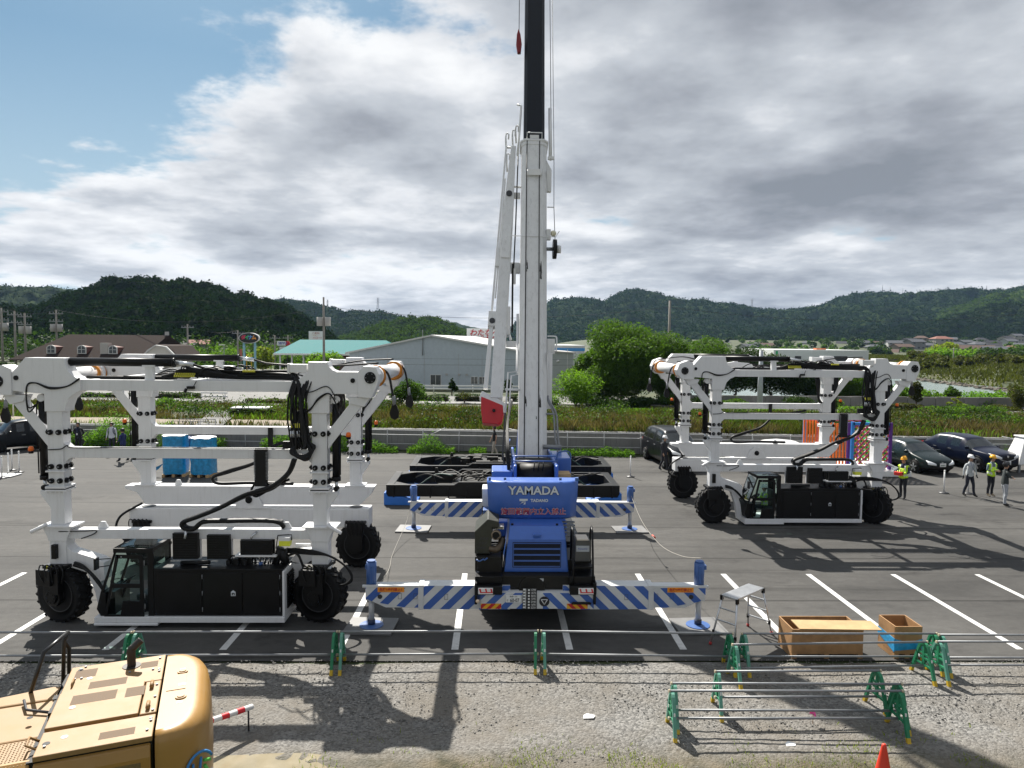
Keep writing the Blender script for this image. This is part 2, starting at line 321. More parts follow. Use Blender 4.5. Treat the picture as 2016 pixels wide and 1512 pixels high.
def ground_material():
    m = bpy.data.materials.new('ground_soil'); m.use_nodes = True; nt = m.node_tree; N = nt.nodes; L = nt.links; b = N['Principled BSDF']; b.inputs['Roughness'].default_value = 0.9
    g = N.new('ShaderNodeNewGeometry')
    n1 = N.new('ShaderNodeTexNoise'); n1.inputs['Scale'].default_value = 0.12; n1.inputs['Detail'].default_value = 9; n1.inputs['Roughness'].default_value = 0.65; L.new(g.outputs['Position'], n1.inputs['Vector'])
    r = N.new('ShaderNodeValToRGB'); r.color_ramp.elements[0].position = 0.32; r.color_ramp.elements[0].color = (0.022, 0.038, 0.010, 1); r.color_ramp.elements[1].position = 0.68; r.color_ramp.elements[1].color = (0.085, 0.078, 0.034, 1)
    x = r.color_ramp.elements.new(0.5); x.color = (0.042, 0.056, 0.016, 1)
    L.new(n1.outputs['Fac'], r.inputs['Fac']); L.new(r.outputs['Color'], b.inputs['Base Color'])
    return m
gx = np.unique(np.concatenate([np.linspace(-1900, -120, 12), np.arange(-120, 160, 3.0), np.linspace(160, 1900, 12)]))
gy = np.unique(np.concatenate([np.array([-60., -20, 0, 6, 30, 40.3, 41.38, 41.45, 41.52, 41.62, 42.4]), np.arange(44, 200, 2.0), np.linspace(200, 400, 20), np.linspace(450, 2100, 12)]))
GX, GY = np.meshgrid(gx, gy); GY = GY-0.07*np.clip(GX, -120, 160)*np.where((GY > 14) & (GY < 150), 1.0, 0.0); GZ = hgt(GX, GY)-0.03
idx = np.arange(GX.size).reshape(GX.shape)
tag(npmesh('ground', np.stack([GX.ravel(), GY.ravel(), GZ.ravel()], 1), np.stack([idx[:-1, :-1].ravel(), idx[:-1, 1:].ravel(), idx[1:, 1:].ravel(), idx[1:, :-1].ravel()], 1), ground_material(), smooth=True), kind='structure')
def asphalt_material(name, c0, c1, seams=True, old=False):
    m = bpy.data.materials.new(name); m.use_nodes = True; nt = m.node_tree; N = nt.nodes; L = nt.links; b = N['Principled BSDF']
    b.inputs['Specular IOR Level'].default_value = 0.12
    g = N.new('ShaderNodeNewGeometry')
    def nz(scale, det, st=(1, 1, 1), rough=0.6):
        mp = N.new('ShaderNodeMapping'); mp.inputs['Scale'].default_value = st; L.new(g.outputs['Position'], mp.inputs['Vector'])
        n = N.new('ShaderNodeTexNoise'); n.inputs['Scale'].default_value = scale; n.inputs['Detail'].default_value = det; n.inputs['Roughness'].default_value = rough; L.new(mp.outputs['Vector'], n.inputs['Vector']); return n.outputs['Fac']
    big = nz(0.22, 8, (0.5, 1.6, 1)); r = N.new('ShaderNodeValToRGB'); r.color_ramp.elements[0].position = 0.34; r.color_ramp.elements[0].color = c0+(1,); r.color_ramp.elements[1].position = 0.66; r.color_ramp.elements[1].color = c1+(1,); L.new(big, r.inputs['Fac'])
    fine = nz(55, 3); r2 = N.new('ShaderNodeValToRGB'); r2.color_ramp.elements[0].position = 0.3; r2.color_ramp.elements[0].color = (0.72, 0.72, 0.72, 1); r2.color_ramp.elements[1].position = 0.75; r2.color_ramp.elements[1].color = (1.3, 1.29, 1.27, 1); L.new(fine, r2.inputs['Fac'])
    mu = N.new('ShaderNodeMix'); mu.data_type = 'RGBA'; mu.blend_type = 'MULTIPLY'; mu.inputs['Factor'].default_value = 1; L.new(r.outputs['Color'], mu.inputs['A']); L.new(r2.outputs['Color'], mu.inputs['B']); out = mu.outputs['Result']
    st = nz(1.1, 7, (0.07, 1.0, 1), 0.7); r3 = N.new('ShaderNodeValToRGB'); r3.color_ramp.elements[0].position = 0.55; r3.color_ramp.elements[0].color = (1, 1, 1, 1); r3.color_ramp.elements[1].position = 0.72; r3.color_ramp.elements[1].color = (0.5, 0.5, 0.5, 1); L.new(st, r3.inputs['Fac'])
    m2 = N.new('ShaderNodeMix'); m2.data_type = 'RGBA'; m2.blend_type = 'MULTIPLY'; m2.inputs['Factor'].default_value = 1; L.new(out, m2.inputs['A']); L.new(r3.outputs['Color'], m2.inputs['B']); out = m2.outputs['Result']
    bl = nz(0.45, 9, (0.7, 1.2, 1), 0.72); r5 = N.new('ShaderNodeValToRGB'); r5.color_ramp.elements[0].position = 0.56; r5.color_ramp.elements[0].color = (1, 1, 1, 1); r5.color_ramp.elements[1].position = 0.68; r5.color_ramp.elements[1].color = (0.6, 0.6, 0.61, 1); L.new(bl, r5.inputs['Fac'])
    m5 = N.new('ShaderNodeMix'); m5.data_type = 'RGBA'; m5.blend_type = 'MULTIPLY'; m5.inputs['Factor'].default_value = 1; L.new(out, m5.inputs['A']); L.new(r5.outputs['Color'], m5.inputs['B']); out = m5.outputs['Result']
    r6 = N.new('ShaderNodeValToRGB'); r6.color_ramp.elements[0].position = 0.3; r6.color_ramp.elements[0].color = (0.8, 0.8, 0.8, 1); r6.color_ramp.elements[1].position = 0.7; r6.color_ramp.elements[1].color = (1.18, 1.18, 1.17, 1); L.new(nz(5.0, 10, (0.6, 1, 1), 0.8), r6.inputs['Fac'])
    m6 = N.new('ShaderNodeMix'); m6.data_type = 'RGBA'; m6.blend_type = 'MULTIPLY'; m6.inputs['Factor'].default_value = 1; L.new(out, m6.inputs['A']); L.new(r6.outputs['Color'], m6.inputs['B']); out = m6.outputs['Result']
    if seams:
        sp = N.new('ShaderNodeSeparateXYZ'); L.new(g.outputs['Position'], sp.inputs['Vector'])
        wob = N.new('ShaderNodeMath'); wob.operation = 'MULTIPLY_ADD'; wob.inputs[1].default_value = 0.10; L.new(nz(0.6, 4), wob.inputs[0]); L.new(sp.outputs['Y'], wob.inputs[2])
        md = N.new('ShaderNodeMath'); md.operation = 'PINGPONG'; md.inputs[1].default_value = 1.75; L.new(wob.outputs['Value'], md.inputs[0])
        lt = N.new('ShaderNodeMapRange'); lt.inputs['From Min'].default_value = 0.02; lt.inputs['From Max'].default_value = 0.07; lt.inputs['To Min'].default_value = 0.55; lt.inputs['To Max'].default_value = 1.0; L.new(md.outputs['Value'], lt.inputs['Value'])
        m3 = N.new('ShaderNodeMix'); m3.data_type = 'RGBA'; m3.blend_type = 'MULTIPLY'; m3.inputs['Factor'].default_value = 1; L.new(out, m3.inputs['A']); L.new(lt.outputs['Result'], m3.inputs['B']); out = m3.outputs['Result']
    L.new(out, b.inputs['Base Color'])
    rr = N.new('ShaderNodeMapRange'); rr.inputs['To Min'].default_value = 0.62; rr.inputs['To Max'].default_value = 0.92; L.new(big, rr.inputs['Value']); L.new(rr.outputs['Result'], b.inputs['Roughness'])
    bp = N.new('ShaderNodeBump'); bp.inputs['Strength'].default_value = 0.35; bp.inputs['Distance'].default_value = 0.01; L.new(fine, bp.inputs['Height']); L.new(bp.outputs['Normal'], b.inputs['Normal'])
    return m
asph = asphalt_material('asphalt', (0.056, 0.055, 0.0535), (0.106, 0.1035, 0.0995))
asph2 = asphalt_material('old_asphalt', (0.15, 0.15, 0.147), (0.22, 0.217, 0.21), seams=False)
linem = mat('road_paint', (0.60, 0.60, 0.585), 0.6, var=0.1, scale=20, dirt=0.75, dirtcol=(0.16, 0.16, 0.155))
def sheet(name, pts, z, m, kind='structure'):
    mb = MB(); mb.add([(x, y, z) for x, y in pts], [tuple(range(len(pts)))]); o = mb.build(name, m); return tag(o, kind=kind)
YE = 14.08    # asphalt edge
sheet('parking_lot', [(-70, YE), (70, YE), (70, 35.4), (-70, 45.2)], 0.0, asph)
def lines():
    mb = MB()
    x0 = G(906, 1200).x; sp = (G(1595, 1133).x-G(916, 1128).x)/4
    for k in range(-8, 10):
        if k == 1: ya, yb = 14.6, 19.5
        else: ya, yb = 14.6, 19.5
        x = x0+sp*k
        mb.add([(x-0.075, ya, 0.004), (x+0.075, ya, 0.004), (x+0.075, yb, 0.004), (x-0.075, yb, 0.004)], [(0, 1, 2, 3)])
    return tag(mb.build('parking_lines', linem), kind='structure')
lines()
def gravel_material():
    m = bpy.data.materials.new('gravel'); m.use_nodes = True; nt = m.node_tree; N = nt.nodes; L = nt.links; b = N['Principled BSDF']; b.inputs['Roughness'].default_value = 0.9
    g = N.new('ShaderNodeNewGeometry')
    v = N.new('ShaderNodeTexVoronoi'); v.inputs['Scale'].default_value = 26; L.new(g.outputs['Position'], v.inputs['Vector'])
    v2 = N.new('ShaderNodeTexVoronoi'); v2.inputs['Scale'].default_value = 60; L.new(g.outputs['Position'], v2.inputs['Vector'])
    n = N.new('ShaderNodeTexNoise'); n.inputs['Scale'].default_value = 0.55; n.inputs['Detail'].default_value = 8; n.inputs['Roughness'].default_value = 0.65; L.new(g.outputs['Position'], n.inputs['Vector'])
    sp = N.new('ShaderNodeSeparateColor'); L.new(v.outputs['Color'], sp.inputs['Color'])
    r = N.new('ShaderNodeValToRGB'); r.color_ramp.elements[0].color = (0.075, 0.073, 0.069, 1); r.color_ramp.elements[1].color = (0.25, 0.242, 0.226, 1); L.new(sp.outputs[0], r.inputs['Fac'])
    r2 = N.new('ShaderNodeValToRGB'); r2.color_ramp.elements[0].position = 0.4; r2.color_ramp.elements[0].color = (0, 0, 0, 1); r2.color_ramp.elements[1].position = 0.62; r2.color_ramp.elements[1].color = (0.8, 0.8, 0.8, 1); L.new(n.outputs['Fac'], r2.inputs['Fac'])
    mx = N.new('ShaderNodeMix'); mx.data_type = 'RGBA'; L.new(r2.outputs['Color'], mx.inputs['Factor']); L.new(r.outputs['Color'], mx.inputs['A']); mx.inputs['B'].default_value = (0.142, 0.126, 0.103, 1)
    spx = N.new('ShaderNodeSeparateXYZ'); L.new(g.outputs['Position'], spx.inputs['Vector'])
    wob = N.new('ShaderNodeMath'); wob.operation = 'MULTIPLY_ADD'; wob.inputs[1].default_value = 2.2; L.new(n.outputs['Fac'], wob.inputs[0]); L.new(spx.outputs['Y'], wob.inputs[2])
    mr = N.new('ShaderNodeMapRange'); mr.inputs['From Min'].default_value = 12.0; mr.inputs['From Max'].default_value = 11.3; L.new(wob.outputs['Value'], mr.inputs['Value'])
    n4 = N.new('ShaderNodeTexNoise'); n4.inputs['Scale'].default_value = 3; n4.inputs['Detail'].default_value = 8; L.new(g.outputs['Position'], n4.inputs['Vector'])
    r4 = N.new('ShaderNodeValToRGB'); r4.color_ramp.elements[0].position = 0.35; r4.color_ramp.elements[0].color = (0.05, 0.046, 0.02, 1); r4.color_ramp.elements[1].position = 0.65; r4.color_ramp.elements[1].color = (0.14, 0.113, 0.068, 1); L.new(n4.outputs['Fac'], r4.inputs['Fac'])
    m2 = N.new('ShaderNodeMix'); m2.data_type = 'RGBA'; L.new(mr.outputs['Result'], m2.inputs['Factor']); L.new(mx.outputs['Result'], m2.inputs['A']); L.new(r4.outputs['Color'], m2.inputs['B'])
    L.new(m2.outputs['Result'], b.inputs['Base Color'])
    iv = N.new('ShaderNodeMath'); iv.operation = 'SUBTRACT'; iv.inputs[0].default_value = 1; L.new(v.outputs['Distance'], iv.inputs[1])
    iv2 = N.new('ShaderNodeMath'); iv2.operation = 'MULTIPLY_ADD'; iv2.inputs[1].default_value = -0.5; L.new(v2.outputs['Distance'], iv2.inputs[0]); L.new(iv.outputs['Value'], iv2.inputs[2])
    bp = N.new('ShaderNodeBump'); bp.inputs['Strength'].default_value = 0.6; bp.inputs['Distance'].default_value = 0.025; L.new(iv2.outputs['Value'], bp.inputs['Height']); L.new(bp.outputs['Normal'], b.inputs['Normal'])
    return m
gravm = gravel_material()
def gravel():
    xs = np.arange(-16, 16.01, 0.12); ys = np.arange(6, YE+0.06, 0.12); X, Y = np.meshgrid(xs, ys)
    Z = 0.016+0.012*np.sin(X*1.3+np.sin(Y*2.1))*np.sin(Y*1.7)+0.012*rng.random(X.shape)+0.035*np.exp(-((Y-10.9-0.3*np.sin(X*0.8))/0.45)**2)
    Z -= 0.05*smooth(0.35, 0.0, YE-Y)
    i = np.arange(X.size).reshape(X.shape)
    o = npmesh('gravel', np.stack([X.ravel(), Y.ravel(), Z.ravel()], 1), np.stack([i[:-1, :-1].ravel(), i[:-1, 1:].ravel(), i[1:, 1:].ravel(), i[1:, :-1].ravel()], 1), gravm, smooth=True)
    tag(o, kind='structure')
    sheet('gravel_beyond', [(-70, 4), (-16, 4), (-16, YE), (-70, YE)], -0.006, gravm); sheet('gravel_side', [(16, 4), (70, 4), (70, YE), (16, YE)], -0.006, gravm)
    n = 34000
    x = rng.uniform(-13, 14, n); y = 10.6+3.5*rng.random(n)**1.0; k = rng.random(n) < 0.3; y[k] = 10.9+0.3*np.sin(x[k]*0.8)+rng.normal(0, 0.35, k.sum()); y = np.clip(y, 9, YE-0.04)
    dens = np.sin(x*0.9+1)*np.sin(y*1.4+x*0.3); keep = (rng.random(n) < 0.62+0.4*dens); x, y = x[keep], y[keep]; n = len(x)
    s = 0.008+0.018*rng.random(n)**4; s[rng.random(n) < 0.006] *= 1.5
    base = np.array([(1,0,0),(-1,0,0),(0,1,0),(0,-1,0),(0,0,1),(0,0,-1)], float); tri = np.array([(0,2,4),(2,1,4),(1,3,4),(3,0,4),(2,0,5),(1,2,5),(3,1,5),(0,3,5)])
    V = base[None]*(s[:, None, None]*(0.7+0.6*rng.random((n, 6, 1)))); V[..., 2] *= 0.7
    a = rng.random(n)*6.28; c, q = np.cos(a)[:, None], np.sin(a)[:, None]; vx, vy = V[..., 0]*c-V[..., 1]*q, V[..., 0]*q+V[..., 1]*c
    V = np.stack([vx+x[:, None], vy+y[:, None], V[..., 2]+0.026+0.15*s[:, None]], 2).reshape(-1, 3)
    Fq = (tri[None]+6*np.arange(n)[:, None, None]).reshape(-1, 3)
    sm = bpy.data.materials.new('loose_stone'); sm.use_nodes = True; N = sm.node_tree.nodes; L = sm.node_tree.links; b = N['Principled BSDF']; b.inputs['Roughness'].default_value = 0.85
    g = N.new('ShaderNodeNewGeometry'); r = N.new('ShaderNodeValToRGB'); r.color_ramp.elements[0].color = (0.09, 0.088, 0.083, 1); r.color_ramp.elements[1].color = (0.31, 0.30, 0.28, 1); L.new(g.outputs['Random Per Island'], r.inputs['Fac']); L.new(r.outputs['Color'], b.inputs['Base Color'])
    tag(npmesh('loose_gravel', V, Fq, sm), 'grey loose gravel stones strewn between the barriers and the asphalt edge', 'gravel', kind='stuff')
gravel()
water_m = mat('muddy_water', (0.28, 0.24, 0.16), 0.08, var=0.1, spec=0.7)
def blob(cx, cy, rx, ry, z, m, name, n=40, seed=0):
    rr = random.Random(seed); ph = [rr.random()*6.28 for _ in range(4)]
    pts = []
    for i in range(n):
        t = 2*math.pi*i/n; k = 1+0.12*math.sin(2*t+ph[0])+0.1*math.sin(3*t+ph[1])+0.06*math.sin(5*t+ph[2])
        pts.append((cx+rx*k*math.cos(t), cy+ry*k*math.sin(t)))
    mb = MB(); mb.add([(x, y, z) for x, y in pts], [tuple(range(n))]); return tag(mb.build(name, m), kind='structure')
pp = G(520, 1500); blob(pp.x, pp.y-0.2, 1.5, 0.36, 0.05, water_m, 'puddle', seed=3)
def ring_bolts(mb, x, y, z, axis, r=0.062):
    n = Vector(axis); p = Vector((x, y, z))
    mb.cyl(p, p+n*0.05, r, n=12, m=1); mb.cyl(p+n*0.05, p+n*0.075, r*0.55, n=6, m=1); mb.cyl(p+n*0.05, p+n*0.09, r*0.3, n=6, m=2)
def make_wheel(parent, x, y, steer, side):
    """black steered wheel: fork + tyre + rim. side=-1 shows the drive motor to the viewer"""
    hub = Vector((x, y, 0.645))
    Mz = Matrix.Translation(hub) @ Matrix.Rotation(steer, 4, 'Z')
    def T(mb):
        mb.v = [tuple(Mz @ Vector(p)) for p in mb.v]; return mb
    w = MB(); w.cyl((0, -0.2, 0), (0, 0.2, 0), 0.17, n=16); w.cyl((0, -0.3, 0), (0, -0.2, 0), 0.1, n=12)
    wo = T(w).build('wheel', rimm, parent)
    t = MB(); n = 44
    t.lathe([(0.40, -0.17), (0.55, -0.215), (0.615, -0.20), (0.63, -0.1), (0.63, 0.1), (0.615, 0.20), (0.55, 0.215), (0.40, 0.17)], ax=(0, 1, 0), n=n)
    t.lathe([(0.40, 0.17), (0.40, -0.17)], ax=(0, 1, 0), n=n)
    for k in range(22):
        for sgn in (-1, 1):
            a = 2*math.pi*(k+(0.5 if sgn > 0 else 0))/22
            M = Matrix.Rotation(a, 4, 'Y') @ Matrix.Translation((0.632, sgn*0.11, 0)) @ Matrix.Rotation(sgn*0.5, 4, 'X')
            t.cbox((0, 0, 0), (0.05, 0.2, 0.075)); k8 = len(t.v)-8
            for i in range(k8, k8+8): t.v[i] = tuple(M @ Vector(t.v[i]))
    T(t).build('tyre', rubber, wo)
    r = MB(); r.lathe([(0.0, -0.06), (0.2, -0.06), (0.3, -0.10), (0.39, -0.12), (0.41, -0.175), (0.385, -0.175), (0.36, -0.11)], ax=(0, 1, 0), n=32)
    for k in range(10):
        a = 2*math.pi*k/10; r.cyl((0.15*math.cos(a), -0.06, 0.15*math.sin(a)), (0.15*math.cos(a), -0.1, 0.15*math.sin(a)), 0.018, n=6)
    r.lathe([(0.41, 0.175), (0.39, 0.12), (0.0, 0.10)], ax=(0, 1, 0), n=32)
    T(r).build('rim', rimm, wo)
    f = MB()
    f.cyl((0, 0, 0.55), (0, 0, 0.66), 0.26, n=20); f.box(-0.30, 0.28, -0.33, 0.3, 0.64, 0.72)
    f.prism([(-0.26, 0.70), (0.22, 0.70), (0.22, -0.08), (0.12, -0.2), (-0.12, -0.2), (-0.26, -0.02)], -0.36, -0.235)
    if side < 0:
        f.box(-0.32, 0.1, -0.50, -0.36, 0.30, 0.66); f.box(0.0, 0.26, -0.43, -0.36, 0.1, 0.58); f.cyl((0, -0.36, 0), (0, -0.42, 0), 0.16, n=16)
        for k in range(8): a = 2*math.pi*k/8; f.cyl((0.11*math.cos(a), -0.42, 0.11*math.sin(a)), (0.11*math.cos(a), -0.44, 0.11*math.sin(a)), 0.02, n=6)
    else:
        f.prism([(-0.2, 0.70), (0.2, 0.70), (0.16, 0.58), (-0.16, 0.58)], 0.2, 0.3)
    T(f).build('wheel_fork', black, wo, bevel=0.012)
    hs = MB()
    for k in range(5):
        a = steer+random.uniform(-0.3, 0.3)
        hs.tube(spline([(x-0.22+k*0.1, y-0.3, 1.33), (x-0.3+k*0.12, y-0.42, 1.42), (x-0.3+k*0.14, y-0.48, 1.25), (x-0.2+k*0.1, y-0.45, 1.0)], 5), 0.016, n=5, m=k % 2 and 0 or 0)
        hs.cyl((x-0.22+k*0.1, y-0.31, 1.3), (x-0.22+k*0.1, y-0.29, 1.36), 0.02, n=6, m=1)
    hs.build('wheel_hose', [hose, yelg], wo)
    return wo
ENGINE_MARK = []
def make_carrier():
    root = thing('straddle_carrier', '', 'straddle carrier')
    CX = 3.15
    for yf, isfront in ((-2.2, True), (2.2, False)):
        s = 1 if isfront else 1
        y0, y1 = yf-0.17, yf+0.17
        fr = MB()
        fr.box(-2.55, 2.8, yf-0.13, yf+0.13, 5.38, 5.63)
        fr.prism([(-4.1, 5.36), (-4.15, 5.72), (-3.78, 6.12), (-2.87, 6.12), (-2.85, 5.98), (-2.78, 5.82), (-2.66, 5.70), (-2.5, 5.632), (-2.5, 5.378), (-2.66, 5.31), (-2.8, 5.18), (-2.87, 5.0), (-2.88, 4.9), (-3.36, 4.9), (-3.36, 5.3)], yf-0.2, yf+0.2)
        fr.prism([(2.6, 5.632), (2.72, 5.70), (2.82, 5.8), (2.9, 5.85), (2.9, 6.08), (3.36, 6.08), (3.40, 5.97), (3.47, 5.9), (3.58, 5.86), (4.12, 5.86), (4.12, 5.35), (3.48, 5.35), (3.40, 5.3), (3.40, 4.9), (2.9, 4.9), (2.88, 5.14), (2.78, 5.3), (2.6, 5.378)], yf-0.2, yf+0.2)
        fr.prism([(-4.1, 5.86), (-4.3, 5.95), (-4.62, 5.84), (-4.72, 5.6), (-4.66, 5.42), (-4.5, 5.28), (-4.1, 5.26)], yf-0.235, yf+0.235)
        fr.prism([(4.1, 5.86), (4.22, 5.99), (4.52, 5.98), (4.60, 5.8), (4.58, 5.62), (4.42, 5.26), (4.1, 5.28)], yf-0.235, yf+0.235)
        for sg in (-1, 1):
            xa = 4.12*sg
            fr.prism([(xa+0.2*sg, 5.27), (xa-0.12*sg, 5.27), (sg*3.34, 4.47), (sg*3.34, 4.05)], yf-0.1, yf+0.1)
            fr.prism([(xa+0.25*sg, 5.27), (xa-0.3*sg, 5.27), (xa-0.22*sg, 5.12), (xa+0.1*sg, 5.05)], yf-0.14, yf+0.14)
        for sg in (-1, 1):
            x = CX*sg
            fr.box(x-0.18, x+0.18, y0, y1, 3.14, 4.95)
            for zf, ex, th in ((3.52, 0.05, 0.035), (3.15, 0.06, 0.05)):
                fr.box(x-0.18-ex, x+0.18+ex, y0-ex, y1+ex, zf-th/2, zf+th/2)
            fr.box(x-0.18-0.06, x+0.18+0.06, y0-0.06, y1+0.06, 3.06, 3.10)
            for q in range(5): fr.cyl((x-0.2+0.1*q, y0-0.045, 3.02), (x-0.2+0.1*q, y0-0.045, 3.07), 0.016, n=6)
            fr.box(x-0.165, x+0.165, y0+0.01, y1-0.01, 2.27, 3.06)
            fr.prism([(x+sg*0.16, 3.06), (x+sg*0.42, 3.06), (x+sg*0.42, 2.98), (x+sg*0.16, 2.62)], yf-0.12, yf+0.12)
            fr.prism([(x-sg*0.17, 4.06+0.12), (x-sg*0.17, 3.6), (x-sg*0.22, 3.74), (x-sg*0.32, 3.825), (x-sg*0.5, 3.825), (x-sg*0.5, 4.058), (x-sg*0.3, 4.062)], yf-0.125, yf+0.125)
            fr.box(x+sg*0.18, x+sg*0.36, yf-0.05, yf+0.05, 5.1, 5.22)
            fr.cyl((x+sg*0.36, yf-0.1, 5.2), (x+sg*0.36, yf+0.1, 5.2), 0.09, n=14)
        fr.box(-2.7, 2.7, yf-0.12, yf+0.12, 3.825, 4.055)
        if isfront:
            fr.box(-3.0, 3.0, yf-0.13, yf+0.13, 1.94, 2.16)
            for sg in (-1, 1):
                x = CX*sg
                fr.prism([(x-0.40, 2.27), (x+0.40, 2.27), (x+0.34, 2.2), (x+0.24, 2.0), (x+0.22, 1.9), (x-0.22, 1.9), (x-0.24, 2.0), (x-0.34, 2.2)], yf-0.2, yf+0.2)
                fr.box(x-0.42, x+0.42, yf-0.26, yf+0.26, 2.225, 2.262)
                fr.box(x-0.2, x+0.2, yf-0.18, yf+0.18, 1.28, 1.92)
                fr.box(x-0.27, x+0.27, yf-0.25, yf+0.25, 1.27, 1.31)
                fr.cyl((x+sg*0.2, yf-0.25, 2.3), (x+sg*0.55, yf-0.32, 2.14), 0.045, n=8)
            for xl in (-2.15, 2.3): fr.prism([(xl-0.14, 2.16), (xl+0.14, 2.16), (xl+0.05, 2.32), (xl-0.05, 2.32)], yf-0.03, yf+0.03)
        else:
            fr.prism([(-3.75, 2.34), (3.75, 2.34), (3.62, 2.1), (3.3, 1.80), (-3.15, 1.80), (-3.4, 2.15), (-3.75, 2.25)], yf-0.22, yf+0.22)
            for sg in (-1, 1): fr.box(CX*sg-0.3, CX*sg+0.3, yf-0.26, yf+0.26, 2.235+0.106, 2.275+0.106)
            for xl in (-2.2, 0.9): fr.prism([(xl-0.12, 2.34), (xl+0.12, 2.34), (xl+0.05, 2.5), (xl-0.05, 2.5)], yf-0.12, yf-0.06)
        fo = fr.build('frame', white, root, bevel=0.012)
        bo = MB()
        for sg in (-1, 1):
            x = CX*sg
            for zb in (4.42, 3.63, 3.30):
                for dx in (-0.1, 0.1):
                    ring_bolts(bo, x+dx, y0, zb, (0, -1, 0)); 
                for dy in (-0.09, 0.09): ring_bolts(bo, x-sg*0.18 if x < 0 else x-0.18, yf+dy, zb, (1, 0, 0) if x < 0 else (-1, 0, 0)); ring_bolts(bo, x+0.18*sg, yf+dy, zb, (sg, 0, 0))
            bo.box(x-0.22, x+0.22, y0-0.05, y1+0.05, 3.10, 3.125, 1)
        for px_, pz_ in ((4.39, 5.73), (-4.42, 5.58)):
            bo.cyl((px_, yf-0.235, pz_), (px_, yf-0.26, pz_), 0.135, n=24, m=0)
            for k in range(6): a = math.pi*k/3; bo.cyl((px_+0.1*math.cos(a), yf-0.26, pz_+0.1*math.sin(a)), (px_+0.1*math.cos(a), yf-0.272, pz_+0.1*math.sin(a)), 0.013, n=6, m=2)
            bo.cyl((px_-math.copysign(0.42, px_), yf-0.2, 5.66), (px_-math.copysign(0.42, px_), yf-0.225, 5.66), 0.055, n=14, m=1)
        bo.build('column_bolts', [black, black, steel], fo)
        for sg in (-1, 1):
            c = MB(); x = (CX+0.37)*sg
            c.cyl((x, yf, 3.36), (x, yf, 5.15), 0.095, n=16); c.cyl((x, yf, 3.3), (x, yf, 3.4), 0.11, n=16); c.cyl((x, yf, 3.06), (x, yf, 3.34), 0.04, n=10, m=1); c.cyl((x, yf-0.08, 3.12), (x, yf+0.08, 3.12), 0.06, n=10)
            c.tube([(x+sg*0.11, yf-0.05, 3.45), (x+sg*0.12, yf-0.05, 5.0), (x+sg*0.05, yf-0.05, 5.25)], 0.016)
            c.build('lift_cylinder', [black, chrome], root)
        c = MB()
        c.cyl((-2.85, yf+0.02, 6.03), (-0.40, yf+0.02, 6.03), 0.095, n=18); c.cyl((-0.40, yf+0.02, 6.03), (-0.35, yf+0.02, 6.03), 0.105, n=18)
        c.cyl((-0.35, yf+0.02, 6.03), (0.1, yf+0.02, 5.98), 0.05, n=10, m=1)
        c.tube([(0.1, yf+0.02, 5.98), (0.45, yf+0.05, 5.88), (1.0, yf+0.05, 5.84), (2.5, yf+0.05, 5.85)], 0.03, m=2)
        c.prism([(-1.05, 5.63), (-0.85, 5.63), (-0.87, 5.93), (-1.03, 5.93)], yf-0.05, yf+0.09, m=3); c.box(-1.1, -0.8, yf-0.07, yf+0.11, 5.93, 5.97, 3)
        c.build('top_cylinder', [black, chrome, hose, white], root)
        j = MB(); j.box(2.45, 2.86, yf-0.18, yf+0.12, 5.83, 6.02); j.box(2.40, 2.45, yf-0.2, yf+0.14, 5.81, 6.04); j.build('valve_box', whitep, root, bevel=0.01)
    wb = MB(); yf = 2.2
    wb.box(-3.6, 3.6, yf-0.3, yf+0.3, 1.16, 1.70); wb.prism([(-0.75, 1.70), (0.75, 1.70), (0.42, 1.78), (0.26, 2.1), (0.1, 2.2), (-0.1, 2.2), (-0.26, 2.1), (-0.42, 1.78)], yf-0.34, yf-0.24)
    wo = wb.build('rear_axle_beam', white, root, bevel=0.02)
    pn = MB(); pn.cyl((0, yf-0.34, 1.97), (0, yf-0.38, 1.97), 0.1, n=20); 
    for sg in (-1, 1):
        pn.cyl((3.15*sg, yf, 1.705), (3.15*sg, yf, 1.71), 0.2, n=18)
        pn.box(3.2*sg-0.36, 3.2*sg+0.36, yf-0.28, yf+0.28, 1.08, 1.155)
    pn.build('pivot_pin', black, wo)
    for sg, xd, zd in ((-1, -4.42, 5.58), (1, 4.39, 5.73)):
        d = MB(); d.cyl((xd, -2.0, zd), (xd, 2.0, zd+0.02), 0.19, n=22); d.cyl((xd, 1.7, zd), (xd, 1.95, zd+0.02), 0.25, n=22); d.cyl((xd, -1.95, zd), (xd, -1.75, zd+0.02), 0.23, n=22)
        do = d.build('lifting_drum', white, root)
        for yy in (-1.66, 1.55, 1.9):
            k = MB(); k.lathe([(0.18, -0.022), (0.265, -0.022), (0.235, 0.0), (0.265, 0.022), (0.18, 0.022)], c=(xd, yy, zd), ax=(0, 1, 0), n=28); k.build('sheave', sheave, do)
        for yy in (-1.46, 1.72):
            h = MB(); x2 = xd+sg*0.3
            h.tube(spline([(xd, yy, zd+0.22), (x2-0.02*sg, yy, zd+0.05), (x2+0.1*sg, yy-0.05, zd-0.4), (x2+0.14*sg, yy-0.05, zd-0.72)]), 0.03, n=7)
            h.cyl((x2+0.13*sg, yy-0.05, zd-0.48), (x2+0.15*sg, yy-0.05, zd-0.7), 0.045, n=8, m=1)
            h.prism([(x2+0.15*sg+a, zd+b) for a, b in ((-0.05, -0.68), (0.05, -0.68), (0.12, -0.88), (0.11, -1.0), (0.03, -1.06), (-0.08, -1.02), (-0.12, -0.9))], yy-0.08, yy-0.03)
            h.build('hook_rope', [hose, steel], do)
